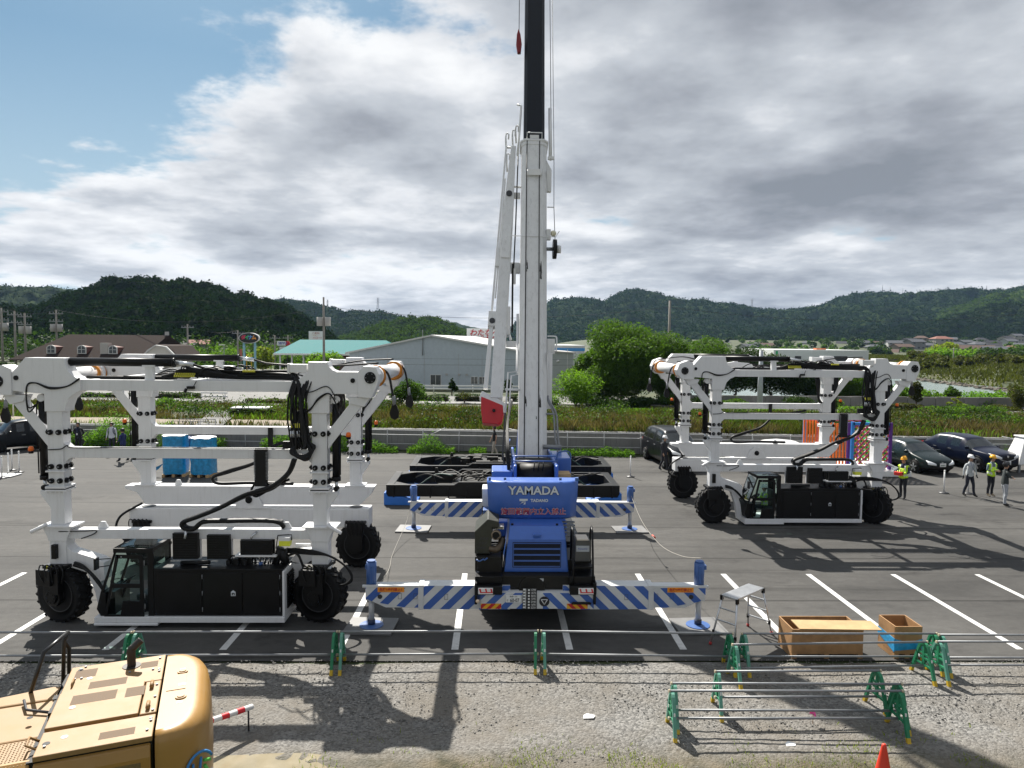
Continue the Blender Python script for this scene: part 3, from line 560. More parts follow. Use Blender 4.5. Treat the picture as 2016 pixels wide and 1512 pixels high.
        h = MB(); h.tube(spline([(2.9, -2.0, 5.98), (3.6*1, -1.6, 5.98), (xd, -1.2, zd+0.3)]) if sg > 0 else spline([(-2.9, -1.9, 5.7), (-3.6, -1.6, 5.9), (xd, -1.2, zd+0.3)]), 0.022); h.tube(spline([(2.6*sg, 2.0, 5.85), (3.4*sg, 1.8, 6.0), (xd, 1.5, zd+0.33)]), 0.022); h.build('drum_cable', hose, do)
    cb = MB()
    for x in (-2.6, 2.75): cb.box(x-0.12, x+0.12, -2.0, 2.0, 5.42, 5.6)
    cb.box(-0.4, -0.25, -2.05, 2.05, 5.44, 5.58)
    cb.prism([(-2.3, 5.64), (-0.6, 5.64), (-0.7, 5.78), (-1.4, 5.84), (-2.2, 5.72)], 0.9, 1.1)
    cb.build('cross_beam', white, root, bevel=0.01)
    hb = MB()
    def hs(pts, r=0.028, n=6, j=0.0): hb.tube(spline([Vector(p)+Vector((random.uniform(-j, j), random.uniform(-j, j), random.uniform(-j, j))) for p in pts], 7), r, n=n)
    for k in range(9):
        o = (k % 3)*0.05; q = (k//3)*0.055
        hs([(-2.5+0.3*k, -2.12+o, 5.66+q*0.3), (-0.6, -2.1+o, 5.67+q*0.4), (0.0, -2.1+o, 5.72+q), (1.2, -2.12+o, 5.69+q), (2.3, -2.12+o, 5.68+q), (2.62, -2.3-o*0.5, 5.66+q*0.5), (2.72, -2.42-o*0.5, 5.3), (2.78, -2.44-o, 4.8), (2.82+q*0.4, -2.44-o, 4.3), (2.85, -2.44-o, 4.12)], 0.036, j=0.018)
    for k in range(14):
        x0 = -0.25+0.055*k; hs([(x0, -2.05, 5.72), (x0+0.06, -2.15, 5.94-0.008*k), (x0+0.35, -2.2, 5.84-0.004*k), (x0+0.75, -2.15, 5.70)], 0.017, j=0.01)
    for k in range(6): hs([(-0.9+0.1*k, -2.0, 5.66), (-0.6, -2.05, 5.74), (-0.15, -2.1, 5.86-0.02*k), (0.2, -2.1, 5.74)], 0.024, j=0.02)
    for k in range(5):
        a = 0.025*k
        hs([(2.72+a, -2.43, 5.0), (2.7+a*2, -2.46, 4.5), (2.85+a, -2.46, 4.25), (2.97+a, -2.48, 4.02+a), (2.92, -2.48, 3.86+a), (2.78, -2.48, 3.84+a), (2.6-a, -2.47, 3.98), (2.55, -2.4, 4.2), (2.62, -2.35, 4.6)], 0.035, j=0.015)
    for k in range(8): hs([(2.62+0.03*k, -2.40, 4.95), (2.5+0.035*k, -2.4, 4.6), (2.55+0.03*k, -2.42, 4.2), (2.5+0.03*k, -2.4, 4.06)], 0.022, j=0.02)
    rs_ = random.Random(3)
    for k in range(16):
        x0 = rs_.uniform(-0.9, 1.6); l = rs_.uniform(0.5, 1.1); y_ = -2.2+rs_.uniform(0, 0.3); hs([(x0, y_, 5.68), (x0+l*0.3, y_-0.05, 5.78+rs_.random()*0.2), (x0+l*0.7, y_, 5.74+rs_.random()*0.12), (x0+l, y_+0.02, 5.68)], rs_.choice((0.016, 0.022, 0.028)))
    for k in range(12):
        x0 = 2.45+0.04*k; y_ = -2.4-rs_.random()*0.12; hs([(x0+0.1, y_+0.1, 5.66), (x0, y_, 5.3), (x0+rs_.uniform(-.08, .08), y_, 4.8), (x0+rs_.uniform(-.1, .05), y_, 4.45), (x0+0.05, y_, 4.08)], rs_.choice((0.018, 0.024, 0.03)))
    for k in range(8):
        x0 = 3.36+0.035*k; hs([(x0-0.3, -1.9, 5.55), (x0, -1.7, 5.3), (x0+rs_.uniform(-.05, .05), -1.6, 4.85), (x0-0.1, -1.6, 4.4)], 0.02)
    for k in range(10):
        x0 = rs_.uniform(-2.3, 2.0); y_ = rs_.uniform(-1.8, 1.9); hs([(x0, y_, 5.66), (x0+0.4, y_+rs_.uniform(-.3, .3), 5.72+rs_.random()*.1), (x0+0.9, y_+rs_.uniform(-.4, .4), 5.64)], 0.02)
    hb.box(1.60, 1.90, -2.42, -2.34, 3.2, 4.06)
    for k in range(20):
        for xx in (1.585, 1.875): hb.box(xx, xx+0.04, -2.425, -2.335, 3.36+0.033*k, 3.375+0.033*k, 1)
    for k in range(4):
        a = 0.045*k
        hs([(2.55, -2.3-a, 3.83), (2.4, -2.32-a, 3.5), (2.0, -2.34-a, 3.15+a*0.4), (1.4, -2.36-a, 2.98+a*0.3), (0.8, -2.36-a, 2.72), (0.25, -2.34-a, 2.5), (-0.12, -2.32-a, 2.36), (-0.1, -2.3-a, 2.22), (0.12, -2.3-a, 2.2), (0.35, -2.3-a, 2.36), (0.8, -2.25-a*0.5, 2.36), (2.0, -2.25-a*0.5, 2.36), (2.25, -2.25, 2.2)], 0.052, n=8)
    hs([(1.62, -2.34, 3.3), (1.5, -2.34, 3.1), (1.6, -2.34, 2.95), (1.9, -2.34, 3.1)], 0.03); hs([(1.9, -2.36, 3.24), (2.2, -2.36, 3.27), (2.42, -2.36, 3.36)], 0.03)
    hb.box(0.3, 2.2, -2.22, -2.14, 2.30, 2.36); 
    for k in range(2):
        hs([(-2.5, -2.42, 5.67-0.02*k), (-2.8, -2.42, 5.48), (-3.2, -2.43, 5.45-0.03*k), (-3.55, -2.42, 5.55), (-3.75, -2.42, 5.46), (-3.73, -2.42, 5.0-0.1*k), (-3.55, -2.38, 5.06)], 0.017)
        hs([(2.75, -2.45, 4.9), (2.95, -2.43, 4.98+0.02*k), (3.15, -2.43, 5.25-0.03*k), (3.4, -2.43, 5.36), (3.55, -2.4, 5.15), (3.6, -2.36, 4.9)], 0.017)
    hs([(2.7, -2.44, 5.36), (3.0, -2.43, 5.4), (3.3, -2.42, 5.52), (3.45, -2.42, 5.45), (3.55, -2.4, 5.22)], 0.012)
    hs([(-3.3, -2.4, 4.02), (-3.0, -2.4, 4.04), (-2.85, -2.4, 4.12), (-2.7, -2.38, 4.07), (-1.5, -2.35, 4.075), (2.4, -2.35, 4.075)], 0.013)
    hs([(-3.1, -2.42, 2.13), (-2.6, -2.36, 2.12), (-2.25, -2.36, 2.14), (-2.3, -2.36, 2.06), (-2.6, -2.36, 1.95)], 0.012)
    for k in range(4):
        hs([(2.3, -2.2, 1.6+0.03*k), (2.9, -2.45, 1.63+0.03*k), (3.4, -2.5, 1.6), (3.8, -2.5, 1.35), (3.95, -2.5, 1.1-0.02*k), (3.75, -2.5, 0.92), (3.4, -2.5, 0.93)], 0.026)
    hs([(-2.75, -2.45, 1.36), (-2.4, -2.5, 1.25), (-2.1, -2.55, 0.95), (-1.9, -2.6, 0.7)], 0.035); hs([(-2.75, -2.4, 1.4), (-2.5, -2.46, 1.32), (-2.15, -2.5, 1.0), (-1.95, -2.6, 0.75)], 0.035)
    hs([(2.3, -2.2, 1.5), (2.6, -2.4, 1.62), (2.75, -2.4, 1.3)], 0.03)
    for k in range(6):
        hs([(2.5, 2.05-0.03*k, 5.5), (2.6+0.03*k, 1.98, 5.0), (2.7, 1.96, 4.4), (2.75+0.03*k, 1.95, 4.1)], 0.033, j=0.02); hs([(3.4+0.03*k, 1.95, 5.2), (3.42+0.03*k, 1.95, 4.9), (3.4, 1.95, 4.5)], 0.02)
    hb.box(0.55, 0.68, 1.98, 2.06, 3.5, 4.05)
    for k in range(2): hs([(2.2, 2.0, 3.78), (1.4, 1.98, 3.64), (0.8, 1.98, 3.55), (0.2, 1.98, 3.05), (-0.6, 1.98, 2.8-0.04*k), (-1.1, 1.98, 2.6), (-0.95, 1.98, 2.42), (0, 1.98, 2.44), (1.3, 1.98, 2.42)], 0.05)
    hs([(-3.2, 1.9, 1.85), (-3.8, 1.8, 1.5), (-3.9, 1.75, 1.1), (-3.5, 1.8, 0.95)], 0.035)
    for k in range(3): hs([(-2.6, 2.1, 5.66+0.02*k), (0, 2.08, 5.68), (2.5, 2.05, 5.7)], 0.03, j=0.02)
    hb.build('hydraulic_hoses', [hose, steel], root)
    cl = MB()
    for k in range(30): cl.cbox((-0.35+0.05*(k % 10), -2.2+0.06*(k//10), 5.72+0.05*(k//10)), (0.035, 0.05, 0.045))
    for k in range(6): cl.cbox((2.3-1.0+0.05*k, -2.2, 5.85), (0.04, 0.06, 0.05))
    for k in range(6): cl.cbox((2.52+0.045*k, -2.46, 4.62), (0.025, 0.04, 0.1))
    cl.build('hose_clips', yelg, root)
    vf = MB()
    for k in range(5): vf.cyl((2.5+0.05*k, -2.47, 4.35), (2.5+0.05*k, -2.47, 4.5), 0.02, n=8); vf.cyl((2.7+0.02*k, -2.3, 4.05+0.04*k), (2.85, -2.3, 4.2), 0.03, n=8)
    vf.build('hose_fittings', chrome, root)
    for (x, y, z) in ((-3.75, -2.3, 3.98), (3.86, -2.3, 4.35), (-3.75, 2.1, 4.15), (3.8, 2.1, 4.15)):
        bl = MB(); bl.cyl((x, y, z), (x-math.copysign(0.22, x), y, z+0.02), 0.014, n=6); bl.cyl((x-0.02, y, z-0.06), (x-0.02, y, z), 0.055, n=10)
        bo = bl.build('beacon_mount', black, root); b2 = MB(); b2.lathe([(0.06, 0), (0.065, 0.05), (0.045, 0.1), (0.0, 0.11)], c=(x-0.02, y, z), n=14); b2.build('beacon_lens', orange, bo)
    cm = MB(); cm.cbox((0.1, -2.38, 5.47), (0.16, 0.1, 0.06)); cm.cyl((0.0, -2.4, 5.44), (-0.02, -2.44, 5.36), 0.035, n=10); cm.cyl((0.17, -2.38, 5.5), (0.23, -2.36, 5.62), 0.01, n=5); cm.build('camera_unit', black, root)
    sp = MB(); sp.box(2.28, 2.5, -2.42, -2.3, 4.08, 4.25); sp.build('control_box', black, root, bevel=0.01)
    yb, yk = -2.72, -1.76
    cb = MB()
    prof = [(-1.92, 0.14), (-2.08, 0.42), (-1.98, 0.80), (-1.62, 1.80), (-0.72, 1.80), (-0.72, 0.14)]
    A, B_, Cc, D_, E_ = Vector((-1.98, 0.80)), Vector((-1.62, 1.80)), Vector((-0.72, 1.80)), Vector((-0.72, 0.14)), Vector((-1.92, 0.14))
    cb.prism([(-1.92, 0.14), (-2.08, 0.42), (-1.98, 0.80), (-1.86, 0.80), (-1.86, 0.2), (-0.72, 0.2), (-0.72, 0.14)], yb, yk)
    cb.prism([(-1.98, 0.8), (-1.64, 1.74), (-1.60, 1.74), (-1.92, 0.8)], yb, yb+0.06); cb.prism([(-1.98, 0.8), (-1.64, 1.74), (-1.60, 1.74), (-1.92, 0.8)], yk-0.06, yk)
    for y_ in (yb, yk-0.05): cb.box(-0.86, -0.72, y_, y_+0.05, 0.2, 1.74)
    cb.box(-0.76, -0.72, yb+0.05, yk-0.05, 0.2, 1.1)
    cb.box(-1.66, -0.72, yb, yb+0.06, 1.72, 1.82); cb.box(-1.66, -0.72, yk-0.06, yk, 1.72, 1.82); cb.box(-1.66, -1.58, yb+0.06, yk-0.06, 1.74, 1.82); cb.box(-0.84, -0.72, yb+0.06, yk-0.06, 1.74, 1.82)
    co = cb.build('cab', black, root, bevel=0.008)
    dr = MB()   # door frame with two window openings
    yd0, yd1 = yb-0.035, yb-0.002
    dr.prism([(-1.9, 0.2), (-1.84, 0.2), (-1.51, 1.68), (-1.58, 1.68)], yd0, yd1); dr.prism([(-1.56, 1.60), (-1.58, 1.68), (-0.95, 1.68), (-0.95, 1.60)], yd0, yd1); dr.box(-1.03, -0.95, yd0, yd1, 0.2, 1.60)
    dr.prism([(-1.69, 0.92), (-1.665, 1.02), (-1.03, 1.02), (-1.03, 0.92)], yd0, yd1); dr.prism([(-1.84, 0.2), (-1.82, 0.3), (-1.5, 0.3), (-1.44, 0.62), (-1.03, 0.62), (-1.03, 0.2)], yd0, yd1)
    for zz in (0.5, 1.5, 0.75): dr.cyl((-0.91, yd0-0.01, zz-0.06), (-0.91, yd0-0.01, zz+0.06), 0.012, n=6, m=1)
    dr.cyl((-1.45, yd0-0.008, 1.64), (-1.45, yd0, 1.64), 0.02, n=8, m=1)
    do = dr.build('cab_door', [black, steel], co, bevel=0.004)
    gl = MB(); y_ = yb-0.018
    gl.quad((-1.66, y_, 1.02), (-1.03, y_, 1.02), (-1.03, y_, 1.60), (-1.53, y_, 1.60)); gl.quad((-1.80, y_, 0.3), (-1.03, y_, 0.3), (-1.03, y_, 0.92), (-1.68, y_, 0.92))
    gl.build('door_glass', glass, do, fix=False)
    gl = MB(); gl.quad((-1.97, yb+0.06, 0.8), (-1.97, yk-0.06, 0.8), (-1.64, yk-0.06, 1.74), (-1.64, yb+0.06, 1.74)); gl.build('windscreen', glass, co, fix=False)
    gl = MB(); gl.quad((-1.58, yb+0.06, 1.815), (-0.84, yb+0.06, 1.815), (-0.84, yk-0.06, 1.815), (-1.58, yk-0.06, 1.815)); gl.build('roof_glass', glass, co, fix=False)
    gl = MB(); gl.quad((-0.735, yb+0.06, 1.1), (-0.735, yk-0.06, 1.1), (-0.735, yk-0.06, 1.74), (-0.735, yb+0.06, 1.74)); gl.quad((-1.9, yk-0.03, 0.8), (-0.86, yk-0.03, 0.8), (-0.86, yk-0.03, 1.72), (-1.6, yk-0.03, 1.72)); gl.build('rear_glass', glass, co, fix=False)
    st = MB(); st.box(-1.25, -0.85, -2.5, -2.0, 0.55, 0.68); st.box(-0.98, -0.86, -2.5, -2.0, 0.68, 1.25); st.box(-1.2, -0.9, -2.45, -2.05, 0.2, 0.55); st.build('seat', rimm, co, bevel=0.03)
    stw = MB(); stw.lathe([(0.17, -0.015), (0.185, 0), (0.17, 0.015), (0.155, 0), (0.17, -0.015)], c=(-1.52, -2.25, 0.98), ax=(-0.5, 0, 0.85), n=20); stw.cyl((-1.52, -2.25, 0.98), (-1.72, -2.25, 0.55), 0.04); stw.box(-1.86, -1.7, -2.6, -1.9, 0.2, 0.78); stw.build('steering_column', black, co)
    mi = MB(); mi.cyl((-1.72, yb+0.04, 1.58), (-1.98, yb-0.1, 1.6), 0.012, n=6); mi.cyl((-1.74, yb+0.04, 1.42), (-1.98, yb-0.1, 1.42), 0.012, n=6); mi.cbox((-2.0, yb-0.1, 1.5), (0.05, 0.16, 0.26)); mi.build('mirror', black, co, bevel=0.01)
    wp = MB(); wp.tube([(-0.75, yb+0.15, 1.84), (-1.2, yb+0.2, 1.85), (-1.4, yb+0.12, 1.84)], 0.012); wp.build('wiper', black, co)
    en = MB(); en.box(-0.715, 2.34, yb, yk, 0.262, 1.32); en.box(-0.715, 2.36, yb-0.02, yk+0.02, 1.32, 1.36)
    eo = en.build('engine_box', black, root, bevel=0.01)
    ds = MB()
    for xa, xb in ((-0.62, 0.42), (0.46, 1.38), (1.40, 2.26)): ds.box(xa, xb, yb-0.022, yb, 0.34, 1.26)
    d2 = ds.build('engine_doors', black, eo, bevel=0.006)
    hd = MB()
    for xh in (0.44, 2.28):
        for zz in (0.42, 0.8, 1.18): hd.cyl((xh, yb-0.03, zz-0.05), (xh, yb-0.03, zz+0.05), 0.011, n=6)
    hd.build('door_hinges', steel, d2)
    lg = MB(); lg.add([(1.17+a, yb-0.025, 0.80+b) for a, b in ((-0.055, -0.065), (0.055, -0.065), (0.055, 0.03), (0, 0.07), (-0.055, 0.03))], [(0, 1, 2, 3, 4)]); lo_ = lg.build('door_badge', silver_t, d2, fix=False)
    lg2 = MB(); lg2.add([(1.17+a, yb-0.027, 0.79+b) for a, b in ((-0.035, -0.04), (0.035, -0.04), (0.035, 0.02), (-0.035, 0.02))], [(0, 1, 2, 3)]); lg2.add([(1.17+a, yb-0.029, 0.79+b) for a, b in ((-0.008, -0.04), (0.01, -0.04), (0.01, 0.0), (-0.008, 0.0))], [(0, 1, 2, 3)], 1); lg2.build('badge_mark', [black, silver_t], lo_, fix=False)
    wf = MB(); wf.box(2.345, 2.40, yb-0.06, yk, 0.262, 1.32); wf.box(2.40, 2.78, yk-0.06, yk, 0.3, 1.7); wf.prism([(2.4, 0.262), (2.62, 0.32), (2.78, 0.7), (2.78, 1.3), (2.4, 1.3)], yk-0.35, yk-0.28); wf.box(-2.1, 2.40, yb-0.08, yk+0.05, 0.13, 0.258); wf.box(-2.1, -0.6, yb-0.1, yk, 0.07, 0.126)
    wf.prism([(-2.96, 1.78), (-2.86, 1.66), (-2.2, 1.46), (-2.08, 1.38), (-2.06, 0.98), (-2.2, 0.92), (-2.5, 1.16), (-2.96, 1.3)], -2.36, -2.0)
    wf.prism([(-2.5, 1.16), (-2.2, 0.92), (-2.12, 0.7), (-2.02, 0.14), (-2.2, 0.14), (-2.32, 0.7)], -2.34, -2.1)
    wf.prism([(2.35, 1.36), (2.55, 1.62), (2.96, 1.66), (2.96, 1.3), (2.78, 1.25)], -2.1, -1.9)
    wf.build('chassis_rail', white, root, bevel=0.01)
    gr = MB(); gr.box(2.402, 2.43, yb+0.12, yk-0.12, 0.4, 1.2)
    for k in range(14): gr.box(2.43, 2.45, yb+0.15, yk-0.15, 0.42+0.055*k, 0.445+0.055*k)
    gr.build('radiator_grille', black, eo)
    for x0, x1, z0, z1, nm in ((-0.38, 0.22, 1.50, 2.1, 'cooler'), (0.44, 0.98, 1.50, 2.06, 'cooler'), (1.24, 2.0, 1.60, 1.94, 'battery_unit')):
        q = MB(); q.box(x0, x1, -2.44, -2.28, z0, z1); q.box(x0-0.03, x1+0.03, -2.3, -2.26, z0-0.03, z1+0.03, 1 if nm == 'cooler' else 0)
        if nm == 'cooler':
            cx, cz = (x0+x1)/2, (z0+z1)/2
            for k in range(9): q.box(x0+0.04, x1-0.04, -2.45, -2.44, z0+0.05+0.056*k, z0+0.065+0.056*k)
            q.box(cx-0.04, cx+0.04, -2.456, -2.45, cz-0.04, cz+0.04)
        else:
            for k in range(5): q.box(x0+0.05, x1-0.05, -2.452, -2.44, z0+0.06+0.05*k, z0+0.075+0.05*k)
            q.box(x0-0.12, x1+0.12, -2.48, -2.2, z0-0.04, z0-0.002, 1)
        q.build(nm, [black, white], eo, bevel=0.008)
    mf = MB()
    mf.cyl((2.05, -2.3, 1.36), (2.18, -2.3, 1.75), 0.09, n=12); mf.cyl((2.3, -2.3, 1.36), (2.22, -2.3, 1.7), 0.1, n=12)
    for k in range(10): mf.tube(spline([(0.9+0.13*k, -2.35, 1.37), (1.0+0.12*k, -2.3, 1.5+0.05*random.random()), (1.2+0.11*k, -2.25, 1.45), (1.3+0.1*k, -2.4, 1.38)], 4), 0.02)
    mf.cyl((-0.2, -2.4, 1.4), (0.5, -2.42, 1.42), 0.05, n=8)
    for k in range(6): mf.cbox((0.95+0.1*k, -2.4+0.08*(k % 2), 1.42), (0.09, 0.12, 0.1+0.04*(k % 3)))
    mf.build('engine_piping', [hose], eo)
    tk = MB(); tk.box(2.2, 2.46, -2.52, -2.34, 1.83, 1.95); tk.box(2.2, 2.46, -2.52, -2.34, 1.95, 2.03, 1); tk.tube([(2.1, -2.43, 1.75), (2.15, -2.43, 2.06), (2.48, -2.43, 2.08), (2.48, -2.43, 1.95)], 0.015, m=2); tk.build('fluid_bottle', [mat('fluid_yellow', (0.75, 0.78, 0.05), 0.4), whitep, hose], eo, bevel=0.01)
    cp = MB(); cp.cyl((1.72, -2.4, 1.36), (1.72, -2.4, 1.42), 0.05, n=12); cp.build('filler_cap', blue2, eo)
    bx = MB(); bx.box(-3.26, -3.14, -2.48, -2.38, 1.5, 1.83); bx.build('sensor_box', black, root, bevel=0.008)
    fl = MB(); fl.tube([(-0.1, -2.34, 2.2), (-0.03, -2.5, 2.12), (-0.05, -2.52, 2.0)], 0.03, n=8); fl.tube([(1.62, -2.34, 2.12), (1.52, -2.4, 2.04), (1.5, -2.42, 1.97)], 0.025, n=8); fl.build('work_lamp', chrome, root)
    return root
carrier = make_carrier()
carrier['label'] = 'nearer white straddle carrier with black cab standing behind the yellow excavator'; carrier['group'] = 'straddle carriers'
carrier.location = (-6.93, 18.3, 0); carrier.scale = (0.937, 0.925, 0.983)
carrier2 = copy_tree(carrier, 'farther white straddle carrier with an operator in its cab', loc=(10.86, 27.3, 0))
for rt, st in ((carrier, ((-3.1, -2.25, R(-16), -1), (3.12, -2.25, R(-12), -1), (-3.2, 2.15, 0.0, 1), (3.25, 2.05, R(-6), 1))), (carrier2, ((-3.17, -2.25, R(0), -1), (3.12, -2.25, R(-48), -1), (-3.2, 2.15, R(0), 1), (3.25, 2.1, R(0), 1)))):
    for a in st: make_wheel(rt, *a)
CY = 20.5
def clip(poly, a, b):
    """keep the part of poly left of the directed line a->b"""
    out = []
    for i in range(len(poly)):
        p, q = poly[i], poly[(i+1) % len(poly)]
        sp = (b[0]-a[0])*(p[1]-a[1])-(b[1]-a[1])*(p[0]-a[0]); sq = (b[0]-a[0])*(q[1]-a[1])-(b[1]-a[1])*(q[0]-a[0])
        if sp >= 0: out.append(p)
        if (sp >= 0) != (sq >= 0):
            t = sp/(sp-sq); out.append((p[0]+(q[0]-p[0])*t, p[1]+(q[1]-p[1])*t))
    return out
def clip_poly(poly, conv):
    ar = sum(conv[i][0]*conv[(i+1) % len(conv)][1]-conv[(i+1) % len(conv)][0]*conv[i][1] for i in range(len(conv)))
    c = conv if ar > 0 else list(reversed(conv))
    for i in range(len(c)):
        if len(poly) < 3: return []
        poly = clip(poly, c[i], c[(i+1) % len(c)])
    return poly if len(poly) > 2 else []
def stripes(mb, conv, y, w, lean, phase=0.0, m=0):
    xs = [p[0] for p in conv]; zs = [p[1] for p in conv]; x0, x1, z0, z1 = min(xs), max(xs), min(zs), max(zs); h = z1-z0
    x = x0-2*abs(lean)*h-phase
    while x < x1+2*h:
        q = clip_poly([(x, z0), (x+w, z0), (x+w+lean*h, z1), (x+lean*h, z1)], conv)
        if q: mb.add([(a, y, b) for a, b in q], [tuple(range(len(q)))], m)
        x += 2*w
crane = thing('mobile_crane', 'blue and white mobile crane with raised boom, outriggers spread, seen from behind', 'crane', (0.95, CY, 0))
def Yl(Y): return Y-CY
navyd = mat('collar_navy', (0.02, 0.035, 0.09), 0.5)
def outrigger(Y, front=False):
    y = Yl(Y)
    for sg in (-1, 1):
        mb = MB()
        outer = [(sg*3.88, 1.03), (sg*3.88, 0.70), (sg*3.72, 0.67), (sg*3.42, 0.53), (sg*2.2, 0.53), (sg*2.2, 1.03)]
        inner = [(sg*2.62, 1.06), (sg*2.62, 0.51), (sg*0.6, 0.50), (sg*0.6, 1.07)]
        mb.prism(outer, y-0.16, y+0.16); mb.prism(inner, y-0.2, y+0.2)
        mb.box(min(sg*2.56, sg*2.68), max(sg*2.56, sg*2.68), y-0.215, y+0.215, 0.50, 1.075)
        mb.prism([(sg*3.95, 1.055), (sg*3.95, 1.0), (sg*2.62, 1.0), (sg*2.62, 1.055)], y-0.17, y-0.1)
        o = mb.build('outrigger', greyw, crane, bevel=0.008)
        st = MB(); stripes(st, outer, y-0.163, 0.22, 1.0*(1 if sg < 0 else -1), 0.1); stripes(st, inner, y-0.203, 0.22, 1.0*(1 if sg < 0 else -1), 0.2)
        st.build('warning_stripes', stripe_blue, o, fix=False)
        dt = MB()
        dt.cyl((sg*3.55, y-0.166, 0.79), (sg*3.55, y-0.17, 0.79), 0.055, n=14)
        for q in (3.1, 2.75, 2.05):
            for a0, a1, b0, b1 in ((-.04, -.034, .74, .86), (.034, .04, .74, .86), (-.04, .04, .735, .741), (-.04, .04, .859, .865)): dt.box(sg*q+a0, sg*q+a1, y-(0.166 if q > 2.6 else 0.206), y-0.15, b0, b1)
        dt.build('pin_marks', rimm, o)
        jk = MB(); x = sg*3.77
        jk.cyl((x, y, 1.02), (x, y, 1.56), 0.115, n=18); jk.cyl((x, y, 1.56), (x, y, 1.60), 0.095, n=18); jk.box(x-sg*0.02-0.03, x-sg*0.02+0.03, y-0.16, y-0.1, 1.1, 1.5); jk.box(x+sg*0.1-0.03, x+sg*0.1+0.05, y-0.06, y+0.06, 1.40, 1.5)
        jk.cyl((x, y, 0.12), (x, y, 0.7), 0.066, n=16, m=1); jk.cyl((x, y, 0.07), (x, y, 0.19), 0.085, n=14, m=2); jk.lathe([(0.10, 0.078), (0.27, 0.068), (0.275, 0.054), (0.0, 0.054)], c=(x, y, 0), n=28, smooth=False)
        jk.build('jack', [blue2, rod_m, navyd], crane)
        if not front or True:
            lb = MB(); xa, xb = (sg*3.6, sg*3.0) if sg < 0 else (sg*3.0, sg*3.6)
            if not front:
                lb.box(min(xa, xb), max(xa, xb), y-0.175, y-0.164, 0.90, 1.015); l = lb.build('caution_label', mat('label_orange', (0.85, 0.32, 0.02), 0.5), o)
                text('label_text', '危険!!歩行禁止!!', redt, ((xa+xb)/2, y-0.178, 0.953), 0.085, l, ext=0.001, sx=0.86, bold=0.002)
outrigger(16.4); outrigger(25.0, True)
ch = MB(); ch.box(-0.75, 0.75, Yl(16.35), Yl(26.3), 0.62, 1.25); ch.box(-1.3, 1.3, Yl(18.6), Yl(25.4), 1.22, 1.42); ch.box(-1.32, -0.76, Yl(19.2), Yl(21.4), 0.7, 1.22); ch.box(0.76, 1.32, Yl(19.2), Yl(21.4), 0.7, 1.22)
ch.build('chassis', black, crane, bevel=0.02)
for Y in (18.0, 23.2):
    for sg in (-1, 1):
        x = sg*1.12; y = Yl(Y)
        wb_ = MB(); wb_.lathe([(0.0, 0.05), (0.3, 0.05), (0.36, 0.18*1), (0.40, 0.2)], c=(x, y, 0.74), ax=(sg, 0, 0), n=28); wo_ = wb_.build('wheel', rimm, crane)
        t = MB(); t.lathe([(0.38, -0.2), (0.62, -0.24), (0.72, -0.2), (0.735, -0.1), (0.735, 0.1), (0.72, 0.2), (0.62, 0.24), (0.38, 0.2)], c=(x, y, 0.74), ax=(1, 0, 0), n=40)
        for k in range(22):
            for s2 in (-1, 1):
                M = Matrix.Translation((x, y, 0.74)) @ Matrix.Rotation(2*math.pi*(k+0.25*(s2+1))/22, 4, 'X') @ Matrix.Translation((s2*0.12, 0, 0.735)) @ Matrix.Rotation(s2*0.5, 4, 'Z'); t.box(-0.12, 0.12, -0.04, 0.04, -0.03, 0.03, 0, M)
        t.build('tyre', rubber, wo_)
yb_ = Yl(16.05)
bp_ = MB(); rect = [(-1.27, 0.575), (1.29, 0.575), (1.29, 0.95), (-1.27, 0.95)]; bp_.prism(rect, yb_, yb_+0.3)
bmp = bp_.build('rear_bumper', greyw, crane, bevel=0.006)
st = MB(); stripes(st, [(-1.27, 0.575), (0.0, 0.575), (0.0, 0.95), (-1.27, 0.95)], yb_-0.003, 0.2, 1.0, 0.05); stripes(st, [(0.14, 0.575), (1.29, 0.575), (1.29, 0.95), (0.14, 0.95)], yb_-0.003, 0.2, -1.0, 0.1); st.build('warning_stripes', stripe_blue, bmp, fix=False)
for xa, xb, ln in ((-1.26, -0.80, 1), (0.68, 1.15, -1)):
    q = MB(); q.box(xa, xb, yb_-0.012, yb_-0.004, 0.58, 0.70); r_ = q.build('reflector', yel, bmp); q = MB(); stripes(q, [(xa, 0.58), (xb, 0.58), (xb, 0.70), (xa, 0.70)], yb_-0.014, 0.1, ln, 0.04); q.build('reflector_stripes', red, r_, fix=False)
q = MB(); q.box(-0.70, -0.36, yb_-0.03, yb_-0.015, 0.735, 0.905); lp = q.build('licence_plate', whitep, bmp, bevel=0.004)
blackt = mat('black_print', (0.015, 0.02, 0.02), 0.5, var=0.02)
text('plate_number', '60-07', blackt, (-0.50, yb_-0.032, 0.785), 0.115, lp, ext=0.001, sx=0.78, bold=0.002); text('plate_region', '長野 130', blackt, (-0.53, yb_-0.032, 0.872), 0.045, lp, ext=0.001); text('plate_kana', 'さ', blackt, (-0.66, yb_-0.032, 0.785), 0.05, lp, ext=0.001)
q = MB(); q.box(-0.32, 0.0, yb_-0.022, yb_-0.004, 0.58, 1.06); lc = q.build('load_chart', mat('chart_black', (0.02, 0.02, 0.022), 0.5), bmp)
for k, s_ in enumerate(('1290', '1670', '3645', '1395', '2440', '1690', '2250')): text('chart_text', s_, whitep, (-0.08, yb_-0.024, 1.025-0.069*k), 0.07, lc, ext=0.001, sx=0.8)
q = MB()
for k in range(7): q.box(-0.31, -0.26, yb_-0.024, yb_-0.021, 0.60+0.069*k, 0.64+0.069*k); q.box(-0.2, -0.16, yb_-0.024, yb_-0.021, 0.59+0.069*k, 0.63+0.069*k)
q.box(-0.255, -0.245, yb_-0.024, yb_-0.021, 0.59, 1.05); q.build('chart_marks', whitep, lc)
